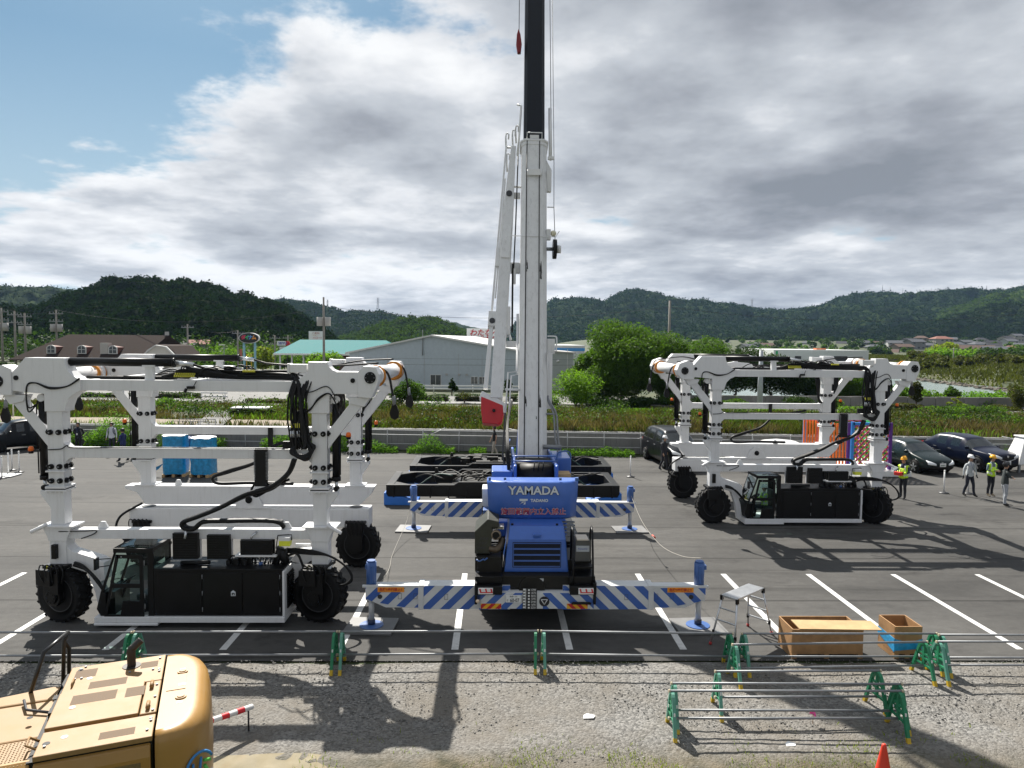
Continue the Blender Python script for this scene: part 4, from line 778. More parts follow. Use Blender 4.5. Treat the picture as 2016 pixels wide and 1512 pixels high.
q = MB(); q.cyl((0.17, yb_-0.02, 0.755), (0.17, yb_-0.004, 0.755), 0.115, n=28); rd = q.build('round_badge', mat('badge_black', (0.02, 0.018, 0.025), 0.4), bmp)
q = MB()
tri_ = [(0.17-0.07, 0.80), (0.17+0.07, 0.80), (0.17, 0.685)]
for i in range(3): q.tube([(tri_[i][0], yb_-0.022, tri_[i][1]), (tri_[(i+1) % 3][0], yb_-0.022, tri_[(i+1) % 3][1])], 0.009, n=5)
q.build('triangle_mark', whitep, rd)
q = MB(); q.tube([(0.8, yb_-0.05, 0.72), (0.82, yb_-0.07, 0.735), (1.18, yb_-0.07, 0.735), (1.2, yb_-0.05, 0.72)], 0.03, n=8); q.build('bumper_handle', black, bmp)
for sg in (-1, 1):
    q = MB(); x0, x1 = (-1.40, -0.78) if sg < 0 else (0.74, 1.33)
    q.box(x0, x1, yb_-0.06, yb_+0.5, 0.92, 1.12); q.box(x0, x1, yb_+0.1, yb_+0.9, 1.12, 1.3); q.box(x0 if sg < 0 else x1-0.06, x0+0.06 if sg < 0 else x1, yb_-0.08, yb_+0.4, 0.7, 1.2)
    fd = q.build('rear_fender', black, crane, bevel=0.015)
    q = MB(); xa, xb = (-1.32, -0.99) if sg < 0 else (0.93, 1.27); q.box(xa, xb, yb_-0.085, yb_-0.06, 0.945, 1.09); tl = q.build('tail_lamp', whitep, fd, bevel=0.005)
    q = MB(); z0 = 0.955
    q.add([(a, yb_-0.088, b) for a, b in ((xa+0.05, z0+0.02), (xb-0.03, z0+0.02), (xb-0.03, z0+0.045), (xa+0.05, z0+0.045))], [(0, 1, 2, 3)])
    for xx in (xa+0.02, xa+0.15, xb-0.06): q.add([(a, yb_-0.089, b) for a, b in ((xx+0.025, z0+0.02), (xx+0.06, z0+0.02), (xx+0.035, z0+0.12), (xx, z0+0.12))], [(0, 1, 2, 3)])
    q.build('lamp_marking', mat('lamp_red', (0.6, 0.02, 0.03), 0.3), tl, fix=False)
q = MB(); q.lathe([(0.0, -0.03), (0.035, -0.02), (0.045, 0.0), (0.04, 0.02)], c=(-1.33, yb_-0.1, 0.79), ax=(0, 1, 0), n=14); q.build('marker_lamp', mat('lamp_clear', (0.8, 0.62, 0.45), 0.15), crane)
q = MB(); q.box(-0.85, 0.76, Yl(16.25), Yl(16.9), 0.96, 1.28); q.cyl((-0.1, Yl(16.2), 0.98), (-0.1, Yl(16.5), 0.98), 0.3, n=20); q.build('engine_mount', dirtb, crane, bevel=0.02)
q = MB(); q.box(-0.12, 0.16, Yl(16.23), Yl(16.245), 1.16, 1.22); lb_ = q.build('makers_label', greyw, crane)
text('label_text', 'TADANO', blackt, (0.05, Yl(16.225), 1.19), 0.045, lb_, ext=0.001)
hx0, hx1 = -0.735, 0.755
hd = MB(); yr = Yl(16.5)
V_ = [(hx0, yr, 1.28), (hx1, yr, 1.28), (hx1-0.07, yr, 2.07), (hx0+0.09, yr, 2.07), (hx1-0.10, yr+0.22, 2.33), (hx0+0.12, yr+0.22, 2.33), (hx1-0.10, yr+1.6, 2.38), (hx0+0.12, yr+1.6, 2.38), (hx0, yr+1.6, 1.28), (hx1, yr+1.6, 1.28)]
hd.add(V_, [(0, 1, 2, 3), (3, 2, 4, 5), (5, 4, 6, 7), (1, 9, 6, 4, 2), (0, 3, 5, 7, 8), (8, 7, 6, 9), (0, 8, 9, 1)])
ho = hd.build('engine_hood', blue, crane, bevel=0.03)
q = MB()
for a in ((hx0+0.2, hx1-0.18, 1.40, 1.415), (hx0+0.2, hx1-0.18, 1.99, 2.005)): q.box(a[0], a[1], yr-0.004, yr+0.01, a[2], a[3])
for x in (hx0+0.19, hx1-0.19): q.box(x, x+0.012, yr-0.004, yr+0.01, 1.4, 2.0)
q.build('hood_seam', black, ho)
gp = MB(); gd = MB()
for k in range(4):
    za = 1.44+0.142*k; zb = za+0.10
    xa, xb = hx0+0.22, hx1-0.20
    gp.box(xa, xb, yr-0.010, yr-0.003, za, zb)
    nx = 26; dx = (xb-xa)/nx
    for r_ in range(4):
        for c_ in range(nx):
            cx = xa+dx*(c_+0.5+0.5*(r_ % 2)); cz = za+0.0125+0.025*r_
            if cx < xb-0.01: gd.cyl((cx, yr-0.0115, cz), (cx, yr-0.0105, cz), 0.0125, n=6)
gpo = gp.build('hood_grille', mat('grille_blue', (0.010, 0.016, 0.035), 0.5, spec=.2), ho); gd.build('grille_holes', black, gpo)
q = MB(); q.box(-0.06, 0.10, yr+0.06, yr+0.12, 2.09, 2.14); q.box(-0.07, 0.11, yr+0.0, yr+0.14, 2.14, 2.18, 1); q.build('hood_latch', [black, blue], ho)
q = MB(); q.cyl((-0.55, yr+0.3, 2.33), (-0.55, yr+0.3, 2.37), 0.03); q.cyl((0.5, yr+0.3, 2.33), (0.5, yr+0.3, 2.37), 0.03); q.build('hood_bolts', black, ho)
ml = MB(); ym = Yl(16.62)
ml.prism([(-1.42, 1.68), (-1.42, 2.22), (-1.12, 2.52), (-0.86, 2.46), (-0.86, 2.3), (-1.0, 2.28), (-1.06, 1.68)], ym, ym+1.0); mo = ml.build('muffler_box', mat('olive_black', (0.028, 0.03, 0.02), 0.45, var=0.3, dirt=0.4, dirtcol=(0.07, 0.07, 0.05)), crane, bevel=0.02)
q = MB(); q.box(-1.06, -0.75, ym+0.02, ym+0.3, 2.27, 2.34)
for k in range(6): q.box(-1.03+0.045*k, -1.005+0.045*k, ym+0.0, ym+0.018, 2.275, 2.335, 1)
q.build('heat_shield', [alu, black], mo)
q = MB()
for k in range(9): q.prism([(-1.36+0.03*(k % 3)+0.07*(k//3), 1.8+0.11*(k % 3)), (-1.31+0.03*(k % 3)+0.07*(k//3), 1.83+0.11*(k % 3)), (-1.31+0.03*(k % 3)+0.07*(k//3), 1.87+0.11*(k % 3)), (-1.36+0.03*(k % 3)+0.07*(k//3), 1.84+0.11*(k % 3))], ym-0.004, ym-0.001)
q.build('muffler_slots', rimm, mo)
q = MB(); q.lathe([(0.085, -0.02), (0.115, 0.0), (0.12, 0.1), (0.10, 0.1), (0.088, 0.0)], c=(-0.93, ym-0.02, 2.14), ax=(0.1, 1, -0.1), n=22); q.cyl((-0.93, ym-0.05, 2.14), (-0.93, ym+0.02, 2.14), 0.085, n=18, m=1)
q.tube(spline([(-1.06, ym+0.05, 1.8), (-0.92, ym-0.02, 1.8), (-0.82, ym+0.05, 1.88), (-0.78, ym+0.15, 2.0)]), 0.085, n=14, m=2)
q.build('exhaust_pipe', [mat('exhaust_ring', (0.22, 0.17, 0.115), 0.5, 0.3, var=0.3), black, rust], mo)
q = MB(); q.box(-1.36, -0.80, ym-0.15, ym+0.8, 1.02, 1.66); q.box(-1.41, -1.33, ym-0.12, ym+0.1, 1.3, 1.66); q.cyl((-0.85, ym-0.16, 1.1), (-0.85, ym-0.2, 1.1), 0.03)
q.build('oil_tank', dirtb, crane, bevel=0.02)
q = MB(); q.cyl((-1.34, ym-0.18, 1.25), (-1.34, ym-0.12, 1.28), 0.05, n=8); q.cyl((-1.36, ym-0.18, 1.18), (-1.3, ym-0.13, 1.2), 0.03, n=8); q.tube([(-1.38, ym-0.17, 1.6), (-1.3, ym-0.17, 1.56), (-1.2, ym-0.17, 1.62)], 0.02, n=6, m=1); q.tube([(-1.2, ym-0.17, 1.58), (-1.12, ym-0.17, 1.64)], 0.02, n=6, m=1); q.build('tank_fittings', [steel, blue2], crane)
q = MB(); xr0, xr1 = 0.83, 1.28
for x in (xr0, xr1): q.tube([(x, Yl(16.1), 0.95), (x, Yl(16.2), 1.5), (x, Yl(16.4), 2.28), (x, Yl(16.6), 2.36), (x, Yl(16.75), 2.2), (x, Yl(16.75), 1.3)], 0.024, n=8)
for z in (1.22, 1.48): q.box(xr0, xr1, Yl(16.14)+0.03*z, Yl(16.42), z, z+0.035)
q.box(0.72, 1.3, Yl(16.6), Yl(17.6), 1.25, 1.55); q.box(xr1-0.02, xr1+0.06, Yl(16.0), Yl(16.5), 0.93, 1.2)
q.build('ladder', black, crane)
q = MB()
for k in range(5): q.box(0.60-0.0*k, 0.98, Yl(16.9)+0.12*k, Yl(16.98)+0.12*k, 2.02+0.055*k, 2.05+0.055*k)
q.build('deck_steps', steel, crane)
q = MB(); q.box(0.90, 1.25, Yl(16.45), Yl(16.85), 1.56, 2.06); bt = q.build('battery_box', mat('box_grey', (0.09, 0.09, 0.085), 0.5), crane, bevel=0.015)
q = MB(); q.box(0.93, 1.20, Yl(16.42), Yl(16.85), 2.065, 2.10); q.build('box_lid', mat('lid_beige', (0.62, 0.55, 0.46), 0.5), bt, bevel=0.01)
q = MB(); q.box(0.92, 1.22, Yl(16.43), Yl(16.445), 1.80, 1.94); bl_ = q.build('box_panel', mat('panel_grey', (0.4, 0.43, 0.46), 0.4), bt); text('panel_text', 'Panasonic', mat('print_navy', (0.03, 0.05, 0.3), 0.4), (1.07, Yl(16.425), 1.87), 0.055, bl_, ext=0.001)
up = MB(); yc = Yl(17.3)
xs_ = np.linspace(-1, 1, 13)
def arc(xn, dz): return yc+0.10*abs(xn)**3.0+(0.10 if abs(xn) > 0.99 else 0)
rows = [(2.33, 1.02, 0.10), (2.39, 1.06, 0.02), (2.85, 1.09, 0.0), (3.20, 1.11, 0.02), (3.25, 1.11, 0.06), (3.27, 1.09, 0.12)]
vs = []; 
for z, hw, dy in rows:
    for xn in xs_: vs.append((xn*hw-0.045, arc(xn, 0)+dy, z))
n = len(xs_); fs = [(r*n+i, r*n+i+1, (r+1)*n+i+1, (r+1)*n+i) for r in range(len(rows)-1) for i in range(n-1)]
base = len(vs)
for z, hw, dy in rows: vs += [(-hw-0.045, yc+0.62, z), (hw-0.045, yc+0.62, z)]
for r in range(len(rows)-1):
    fs.append((r*n, (r+1)*n, base+2*(r+1), base+2*r)); fs.append((r*n+n-1, base+2*r+1, base+2*r+3, (r+1)*n+n-1)); fs.append((base+2*r, base+2*r+2, base+2*r+3, base+2*r+1))
fs.append(tuple(range((len(rows)-1)*n, len(rows)*n))+(base+2*len(rows)-1, base+2*len(rows)-2)); fs.append(tuple(reversed(range(n)))+(base, base+1))
up.add(vs, fs, 0, False)
cw = up.build('counterweight', blue, crane)
for p in cw.data.polygons: p.use_smooth = len(p.vertices) == 4
tx = yc-0.012
text('lettering', 'YAMADA', mat('letter_outline', (0.02, 0.03, 0.09), 0.4), (-0.03, tx, 3.055), 0.285, cw, ext=0.002, sx=1.02, bold=0.017); text('lettering', 'YAMADA', silver_t, (-0.03, tx-0.006, 3.055), 0.285, cw, ext=0.002, sx=1.02, bold=0.007)
text('lettering', 'TADANO', silver_t, (0.11, tx-0.003, 2.815), 0.098, cw, ext=0.002, bold=0.004)
q = MB()
for poly in ([(-0.37, 2.86), (-0.17, 2.86), (-0.17, 2.815), (-0.24, 2.80), (-0.37, 2.80)], [(-0.30, 2.79), (-0.23, 2.79), (-0.36, 2.735), (-0.36, 2.72)], [(-0.28, 2.72), (-0.225, 2.80), (-0.225, 2.72)]): q.add([(a, tx-0.005, b) for a, b in poly], [tuple(range(len(poly)))])
q.build('emblem', silver_t, cw, fix=False)
wl = '旋回範囲内立入禁止'
text('warning_text', wl, silver_t, (-0.03, tx-0.002, 2.535), 0.178, cw, ext=0.001, sx=0.985, bold=0.006); text('warning_text', wl, redt, (-0.03, tx-0.007, 2.535), 0.178, cw, ext=0.001, sx=0.985, bold=0.001)
q = MB()
for x in (-0.72, 0.62): q.box(x-0.03, x+0.03, yc+0.08, yc+0.14, 3.3, 3.36)
q.box(-1.12, -1.06, yc+0.1, yc+0.2, 3.28, 3.36); q.box(0.98, 1.06, yc+0.1, yc+0.2, 3.28, 3.36)
q.build('lifting_lugs', blue2, cw)
sl = MB(); sl.cyl((0, Yl(20.2), 1.42), (0, Yl(20.2), 1.62), 0.75, n=32); sl.box(-0.9, 0.9, Yl(18.4), Yl(21.6), 1.6, 2.0)
sl.box(-0.48, -0.40, Yl(18.6), Yl(21.9), 2.0, 3.45); sl.box(0.60, 0.68, Yl(18.6), Yl(21.9), 2.0, 3.45); sl.box(-1.05, -0.5, Yl(18.7), Yl(19.6), 2.3, 3.28); sl.box(0.7, 1.02, Yl(18.7), Yl(19.8), 2.3, 3.0)
sl.box(0.62, 1.15, Yl(20.0), Yl(21.4), 2.2, 3.42)
so = sl.build('slewing_frame', blue, crane, bevel=0.03)
q = MB(); q.box(-0.42, 0.62, Yl(19.3), Yl(20.6), 2.3, 3.33); q.cyl((-0.38, Yl(19.2), 3.1), (0.58, Yl(19.2), 3.1), 0.3, n=20); q.build('winch', dirtb, so)
q = MB(); q.tube([(-0.55, Yl(19.0), 3.0), (-0.50, Yl(19.0), 3.62), (-0.40, Yl(19.0), 3.64), (0.62, Yl(19.0), 3.64), (0.68, Yl(19.0), 3.6), (0.66, Yl(19.0), 3.0)], 0.022); q.tube([(-0.50, Yl(18.9), 3.52), (0.66, Yl(18.9), 3.52)], 0.022); q.tube([(-0.62, Yl(19.4), 3.2), (-0.60, Yl(19.4), 3.95), (-0.55, Yl(20.3), 3.9)], 0.022); q.tube([(-0.62, Yl(20.2), 3.2), (-0.58, Yl(20.2), 3.95)], 0.022); q.tube(spline([(0.75, Yl(20.0), 3.42), (0.8, Yl(20.0), 3.58), (1.0, Yl(20.0), 3.62), (1.12, Yl(20.1), 3.55), (1.15, Yl(20.1), 3.4)]), 0.022)
q.build('guard_rail', blue2, so)
q = MB()
for k in range(3):
    q.tube(spline([(-0.62+0.03*k, Yl(18.9), 3.2), (-0.66+0.03*k, Yl(19.1), 3.8), (-0.64+0.02*k, Yl(20.2), 4.4), (-0.5+0.02*k, Yl(21.0), 5.0)]), 0.02)
    q.cyl((0.05+0.12*k, Yl(18.9), 3.25), (0.08+0.12*k, Yl(18.95), 3.5), 0.015)
q.build('crane_hoses', hose, so)
q = MB(); q.box(0.68, 1.02, Yl(18.75), Yl(19.25), 3.02, 3.2); q.build('tool_box', ply2, so, bevel=0.01)
q = MB(); q.box(-1.28, -1.1, Yl(18.0), Yl(18.6), 2.5, 2.95); q.box(-1.25, -1.08, Yl(17.6), Yl(18.0), 2.2, 2.5, 1); q.cyl((-1.2, Yl(17.7), 1.7), (-1.2, Yl(17.7), 2.4), 0.04, m=1); q.build('side_cabinet', [greyw, blue2], so, bevel=0.015)
A = Vector((0.13, 0.8, 2.6)); B = Vector((0.275, 4.85, 13.45)); D = (B-A).normalized(); Lb = (B-A).length
SX = Vector((1, 0, 0)); SX = (SX-D*SX.dot(D)).normalized(); NB = SX.cross(D).normalized()   # NB points away from or towards the viewer
if NB.y > 0: NB = -NB
def bp3(s, a, b): return A+D*s+SX*a+NB*b
def boom_section(mb, s0, s1, w, h, ch=0.14, m=0, w2=None):
    w2 = w2 or w
    def ring(s, w): return [bp3(s, a, b) for a, b in ((-w/2, -h/2+ch*2), (-w/2+ch*1.3, -h/2), (w/2-ch*1.3, -h/2), (w/2, -h/2+ch*2), (w/2, h/2-ch), (w/2-ch, h/2), (-w/2+ch, h/2), (-w/2, h/2-ch))]
    r0, r1 = ring(s0, w), ring(s1, w2); n = 8
    mb.add(r0+r1, [(i, (i+1) % n, n+(i+1) % n, n+i) for i in range(n)]+[tuple(reversed(range(n))), tuple(range(n, 2*n))], m)
q = MB(); boom_section(q, 0, Lb, 0.84, 0.98); boom_section(q, Lb-0.2, Lb-0.02, 0.88, 1.02); boom_section(q, Lb-0.06, Lb+0.02, 0.95, 1.07)
bo_ = q.build('boom_base', whitec, crane, bevel=0.02)
q = MB(); boom_section(q, Lb, Lb+11, 0.705, 0.84, 0.10); q.build('boom_extension', boom_dark, crane, bevel=0.015)
q = MB(); boom_section(q, Lb+10.9, Lb+20, 0.62, 0.74, 0.09); boom_section(q, Lb+19.5, Lb+20.3, 0.75, 0.9, 0.09); q.build('boom_tip', whitec, crane)
q = MB()
for a in (-0.255, 0.165): q.tube([bp3(0.4, a, 0.515), bp3(Lb*0.865, a, 0.515), bp3(Lb*0.87, a, 0.56), bp3(Lb*0.895, a, 0.56), bp3(Lb*0.90, a, 0.515), bp3(Lb, a+0.01, 0.515)], 0.014, n=6)
q.build('boom_cables', hose, bo_)
q = MB()
for a in (-0.21, 0.21): q.cyl(bp3(Lb*0.875, a, 0.55), bp3(Lb*0.895, a, 0.55), 0.04)
q.cbox(bp3(Lb*0.885, 0, 0.55), (0.4, 0.16, 0.2)); q.tube([bp3(Lb+0.02, -0.25, 0.5), bp3(Lb+0.22, -0.25, 0.58), bp3(Lb+0.22, 0.25, 0.58), bp3(Lb+0.02, 0.25, 0.5)], 0.02); q.cbox(bp3(Lb+0.12, 0, 0.48), (0.3, 0.06, 0.12)); q.build('boom_brackets', whitep, bo_)
stn = mat('grease_stain', (0.035, 0.032, 0.03), 0.6, var=0.4)
q = MB()
for s0, a, ln, k in ((1.95, 0.205, 0.7, 8), (2.0, -0.23, 0.6, 4), (6.3, 0.215, 0.9, 7), (6.6, -0.22, 0.5, 3), (1.7, 0.1, 0.08, 1)):
    for i in range(k):
        da = random.uniform(-0.012, 0.03); l0 = random.uniform(0, ln*0.5); l1 = l0+random.uniform(0.1, ln*0.5); wv = random.uniform(0.008, 0.026)
        p = [(a+da-wv, l0), (a+da+wv, l0), (a+da+wv*0.3, l1), (a+da-wv*0.3, l1)]; q.add([bp3(s0+y, x, 0.4925+0.0004*i) for x, y in p], [(0, 1, 2, 3)])
q.build('grease_streaks', stn, bo_, fix=False)
q = MB(); q.box(-0.48, -0.40, 0.3, 1.3, 2.4, 3.3); q.box(0.66, 0.74, 0.3, 1.3, 2.4, 3.3); q.cyl((-0.5, 0.8, 2.7), (0.76, 0.8, 2.7), 0.14, n=18); q.cyl((-0.25, 2.6, 1.9), (0.1, 3.1, 6.0), 0.15, n=14); q.build('boom_foot', blue, crane)
q = MB(); q.cbox(bp3(Lb*0.875, 0.50, 0.2), (0.16, 0.3, 0.7)); q.prism([(0.0, 0), (0.18, 0.0), (0.0, 0.35)], -0.1, 0.1, M=Matrix.Translation(bp3(Lb*0.91, 0.42, 0.2))); q.cbox(bp3(Lb*0.695, 0.48, 0.3), (0.14, 0.2, 0.35)); q.build('boom_side_box', whitec, bo_, bevel=0.01)
q = MB(); pr = bp3(Lb*0.65, 0.60, 0.3); q.cyl(pr+SX*0.02, pr+SX*0.14, 0.32, n=26); q.cyl(pr-SX*0.2, pr+SX*0.02, 0.06, n=10, m=1); q.cyl(pr+SX*0.14, pr+SX*0.28, 0.13, n=16, m=2); q.build('cable_reel', [black, steel, whitep], bo_)
q = MB(); pl = bp3(Lb*0.70, 0.64, 0.3); q.ball(pl, 0.1); q.cyl(pl-SX*0.15, pl, 0.05, n=8); q.build('boom_lamp', mat('lamp_cream', (0.72, 0.68, 0.5), 0.3), bo_)
q = MB()
q.tube([bp3(Lb*0.95, 0.56, 0.2), bp3(Lb*1.13, 0.55, 0.2)], 0.06, n=8); q.cbox(bp3(Lb*0.955, 0.58, 0.2), (0.22, 0.12, 0.1)); q.tube([bp3(Lb*0.955, -0.55, 0.3), bp3(Lb*1.13, -0.45, 0.3), bp3(Lb*1.135, -0.6, 0.3)], 0.035, n=7)
q.tube([bp3(Lb*0.685, -0.75, 0.4), bp3(Lb*0.68, -0.7, 0.5), bp3(Lb*0.68, 0.7, 0.5), bp3(Lb*0.70, 0.82, 0.45)], 0.014)
q.tube([bp3(Lb*0.79, 0.45, 0.2), bp3(Lb*0.79, 0.68, 0.2)], 0.02); q.build('boom_guides', whitep, bo_)
q = MB(); q.tube([bp3(Lb*0.66, 0.70, 0.3), bp3(Lb*0.79, 0.67, 0.2), bp3(Lb*0.95, 0.68, 0.2), bp3(Lb+11, 0.62, 0.1)], 0.012); q.tube([bp3(Lb*1.13, 0.58, 0.2), bp3(Lb+11, 0.54, 0.1)], 0.012); q.build('signal_cable', steel, bo_)
q = MB(); q.cbox(bp3(4.2, 0.56, 0.1), (0.24, 0.3, 0.48)); q.cbox(bp3(3.05, 0.51, 0.1), (0.17, 0.25, 1.75)); q.tube(spline([bp3(4.0, 0.72, 0.2), bp3(4.42, 0.74, 0.2), bp3(4.5, 0.68, 0.2), bp3(4.5, 0.45, 0.2)]), 0.025); q.build('right_cabinet', whitec, bo_, bevel=0.01)
q = MB()
for o in (0, 0.08): q.tube(spline([bp3(2.5-o, 0.46, 0.3), bp3(2.35-o, 0.48, 0.35), bp3(1.9, 0.70-o, 0.4), bp3(1.2, 0.74-o, 0.45), bp3(0.6, 0.82-o, 0.5), bp3(0.2, 0.74-o, 0.5)]), 0.03)
q.tube([bp3(1.9, 0.4, 0.4), bp3(1.9, 0.70, 0.4)], 0.03); q.tube([bp3(0.85, 0.3, 0.52), bp3(0.85, 0.84, 0.5)], 0.07, n=8); q.build('pipe_guard', steel, bo_)
q = MB()
for o in (0, 0.1): q.tube([bp3(5.2, -0.50+o*0.3, 0.3), bp3(3.25-o, -0.50+o*0.3, 0.35), bp3(3.2-o, -0.76+o, 0.4), bp3(1.9, -0.82+o, 0.4)], 0.026)
q.tube([bp3(2.65, -0.84, 0.4), bp3(2.65, -0.4, 0.4)], 0.035)
for o in (0, 0.1): q.tube([bp3(1.9, -0.82+o, 0.4), bp3(0.6, -0.88+o, 0.5), bp3(-0.3, -0.72+o, 0.6)], 0.03, m=1)
q.build('left_pipes', [whitep, rimm], bo_)
J0 = Vector((-0.93, 1.75, 5.0)); J1 = Vector((-0.40, 5.1, 14.1)); JD = (J1-J0).normalized(); JL = (J1-J0).length
JX = Vector((1, 0, 0)); JX = (JX-JD*JX.dot(JD)).normalized(); JN = JX.cross(JD); JN = -JN if JN.y > 0 else JN
def jp(s, a, b=0): return J0+JD*s+JX*a+JN*b
q = MB()
def jbox(s0, s1, a0, a1, c0, c1, h0, h1, m=0):
    v = [jp(s0, a0, -h0), jp(s0, a1, -h0), jp(s0, a1, h0), jp(s0, a0, h0), jp(s1, c0, -h1), jp(s1, c1, -h1), jp(s1, c1, h1), jp(s1, c0, h1)]
    q.add(v, [(0, 1, 2, 3), (7, 6, 5, 4), (0, 4, 5, 1), (1, 5, 6, 2), (2, 6, 7, 3), (3, 7, 4, 0)], m)
jbox(-0.12, JL*0.62, -0.19, 0.19, -0.2, 0.17, 0.24, 0.2); jbox(JL*0.62, JL*0.93, -0.2, 0.17, -0.06, 0.10, 0.2, 0.12)
jo = q.build('jib', whitec, crane, bevel=0.015)
q = MB(); jbox(0.2, JL*0.27, -0.42, -0.29, -0.36, -0.24, 0.1, 0.1); jbox(JL*0.25, JL*0.93, -0.37, -0.30, -0.26, -0.20, 0.05, 0.05); jbox(JL*0.34, JL*0.80, -0.27, -0.22, -0.21, -0.16, 0.04, 0.04)
q.prism([(-0.25, -0.3), (0.45, -0.62), (0.44, -0.3), (0.05, -0.05), (-0.3, 0.1), (-0.38, -0.1)], -0.2, 0.2, M=Matrix.Translation(jp(0, -0.15, 0)) @ Matrix.Rotation(R(-18), 4, 'X'))
jbox(JL*0.235, JL*0.285, -0.42, -0.14, -0.42, -0.14, 0.2, 0.2); jbox(JL*0.48, JL*0.6, -0.16, 0.14, -0.14, 0.12, 0.26, 0.25); jbox(JL*0.455, JL*0.525, -0.33, -0.2, -0.33, -0.2, 0.1, 0.1)
q.build('jib_link', whitec, jo, bevel=0.01)
q = MB(); q.cyl(jp(JL*0.25, -0.29, 0.18), jp(JL*0.25, -0.29, 0.24), 0.09); q.cyl(jp(JL*0.73, -0.02, 0.18), jp(JL*0.73, -0.02, 0.24), 0.1); q.build('jib_pins', rimm, jo)
q = MB()
q.prism([(-0.62, -0.2), (0.05, -0.48), (0.07, -0.78), (0.02, -1.0), (-0.10, -1.08), (-0.57, -1.04), (-0.62, -0.6)], -0.24, 0.24, M=Matrix.Translation(jp(0.15, 0.14, 0)) @ Matrix.Rotation(R(-16), 4, 'X')); rb = q.build('jib_end_block', red, jo, bevel=0.03)
q = MB(); q.cyl(jp(-0.55, -0.05, 0.26), jp(-0.55, -0.05, 0.30), 0.05); q.build('block_pin', black, rb)
q = MB()
for a, s in ((-0.22, 0.985), (0.0, 1.0), (0.1, 1.02), (-0.14, 0.90)):
    q.tube([jp(JL*(s-0.07), a, 0), jp(JL*(s-0.015), a-0.05, 0), jp(JL*s, a-0.05, 0.0), jp(JL*(s+0.005), a, 0), jp(JL*s, a+0.05, 0), jp(JL*(s-0.02), a+0.05, 0)], 0.03, n=6)
q.tube([jp(JL*0.93, -0.22, 0), jp(JL*0.93, 0.1, 0)], 0.04); q.tube([jp(JL*0.90, 0.16, 0), jp(JL*1.0, 0.18, 0)], 0.025); q.build('jib_tip_hooks', whitec, jo)
q = MB(); q.cbox(jp(JL*0.455, 0.33, 0), (0.3, 0.3, 0.35)); q.cbox(jp(JL*0.43, 0.3, 0), (0.12, 0.35, 0.6)); q.cbox(jp(JL*0.18, 0.36, 0), (0.34, 0.2, 0.2)); q.cbox(jp(JL*0.735, 0.22, 0.0), (0.26, 0.16, 0.2)); q.tube([jp(JL*0.77, 0.12, 0), jp(JL*0.77, 0.42, 0)], 0.04); q.tube([jp(JL*0.20, 0.18, 0.1), jp(JL*0.215, 0.25, 0.1), jp(JL*0.19, 0.33, 0.1)], 0.05)
q.cbox(jp(JL*0.25, 0.22, 0.3), (0.12, 0.06, 0.9)); q.build('jib_bracket', whitec, jo, bevel=0.01)
q = MB(); q.tube([jp(JL*0.97, 0.18, 0.1), jp(JL*0.6, 0.26, 0.25), jp(JL*0.44, 0.28, 0.3)], 0.022); q.cbox(jp(JL*0.33, 0.30, 0.3), (0.06, 0.05, 2.2)); q.build('hanging_rope', hose, jo)
hk = MB(); hx, hy = -0.235, 26.45-CY
hk.prism([(hx-0.08, 17.75), (hx-0.02, 17.95), (hx+0.05, 17.75), (hx+0.1, 17.4), (hx+0.07, 17.1), (hx-0.05, 17.1), (hx-0.1, 17.4)], hy-0.1, hy+0.1); ho_ = hk.build('hook_block', mat('hook_red', (0.2, 0.01, 0.015), 0.5), crane, bevel=0.02)
q = MB(); q.tube([(hx, hy, 17.9), (hx+0.02, hy+0.6, 24.0)], 0.012); q.build('hook_rope', rimm, ho_)
crane.scale = (0.985, 0.965, 0.965); crane.location = (0.96, 19.74, 0)
for (Y, sg, lab) in ((15.78, -1, 'steel plate under the near left outrigger jack'), (15.78, 1, 'steel plate under the near right outrigger jack'), (24.08, -1, 'steel plate under the far left outrigger jack'), (24.08, 1, 'steel plate under the far right outrigger jack')):
    q = MB(); q.box(-0.55, 0.55, -0.45, 0.45, 0.004, 0.05); o = q.build('jack_pad', plate_s, bevel=0.006, loc=(0.96+sg*3.72, Y, 0)); o.rotation_euler.z = R(4*sg); tag(o, lab, 'steel plate', 'plates under the outrigger jacks')
ET = 2.4; sB, sF = G(329, 1288, ET), G(302, 1449, ET); EO = (sB+sF)/2; EO.z = 0; EA = math.atan2((sB-sF).y, (sB-sF).x)-math.pi/2
EMI = (Matrix.Translation(EO) @ Matrix.Rotation(EA, 4, 'Z')).inverted()
def E8(x, y, z=ET):
    """point on the deck of the excavator, in its own axes"""
    p = EMI @ G(x*0.258, 1230+y*0.258, z); return (p.x, p.y)
ex = thing('excavator', 'yellow excavator seen from above, engine deck and rounded counterweight in the near left corner', 'excavator', EO, EA)
W2 = (sB-sF).length/2
def cwout(k, dx, n=18):
    """plan outline of the counterweight, from the back seam round to the front seam"""
    pts = []
    for i in range(n+1):
        t = -math.pi/2+math.pi*i/n; c, s_ = math.cos(t), math.sin(t)
        pts.append((math.copysign(abs(c)**0.75, c)*k+0.012 if abs(c) > 1e-6 else 0.012, math.copysign(abs(s_)**0.54, s_)*(W2+dx)))
    return pts
q = MB(); secs = [(0.95, 0.50, 0.01), (1.1, 0.53, 0.03), (1.7, 0.54, 0.03), (2.2, 0.52, 0.02), (2.31, 0.50, 0.01), (2.37, 0.46, -0.01), (2.405, 0.40, -0.05), (2.41, 0.34, -0.10)]
vs = []; n = 19
for z, k, dx in secs: vs += [(x, y, z) for x, y in cwout(k, dx)]
fs = [(r*n+i, r*n+i+1, (r+1)*n+i+1, (r+1)*n+i) for r in range(len(secs)-1) for i in range(n-1)]
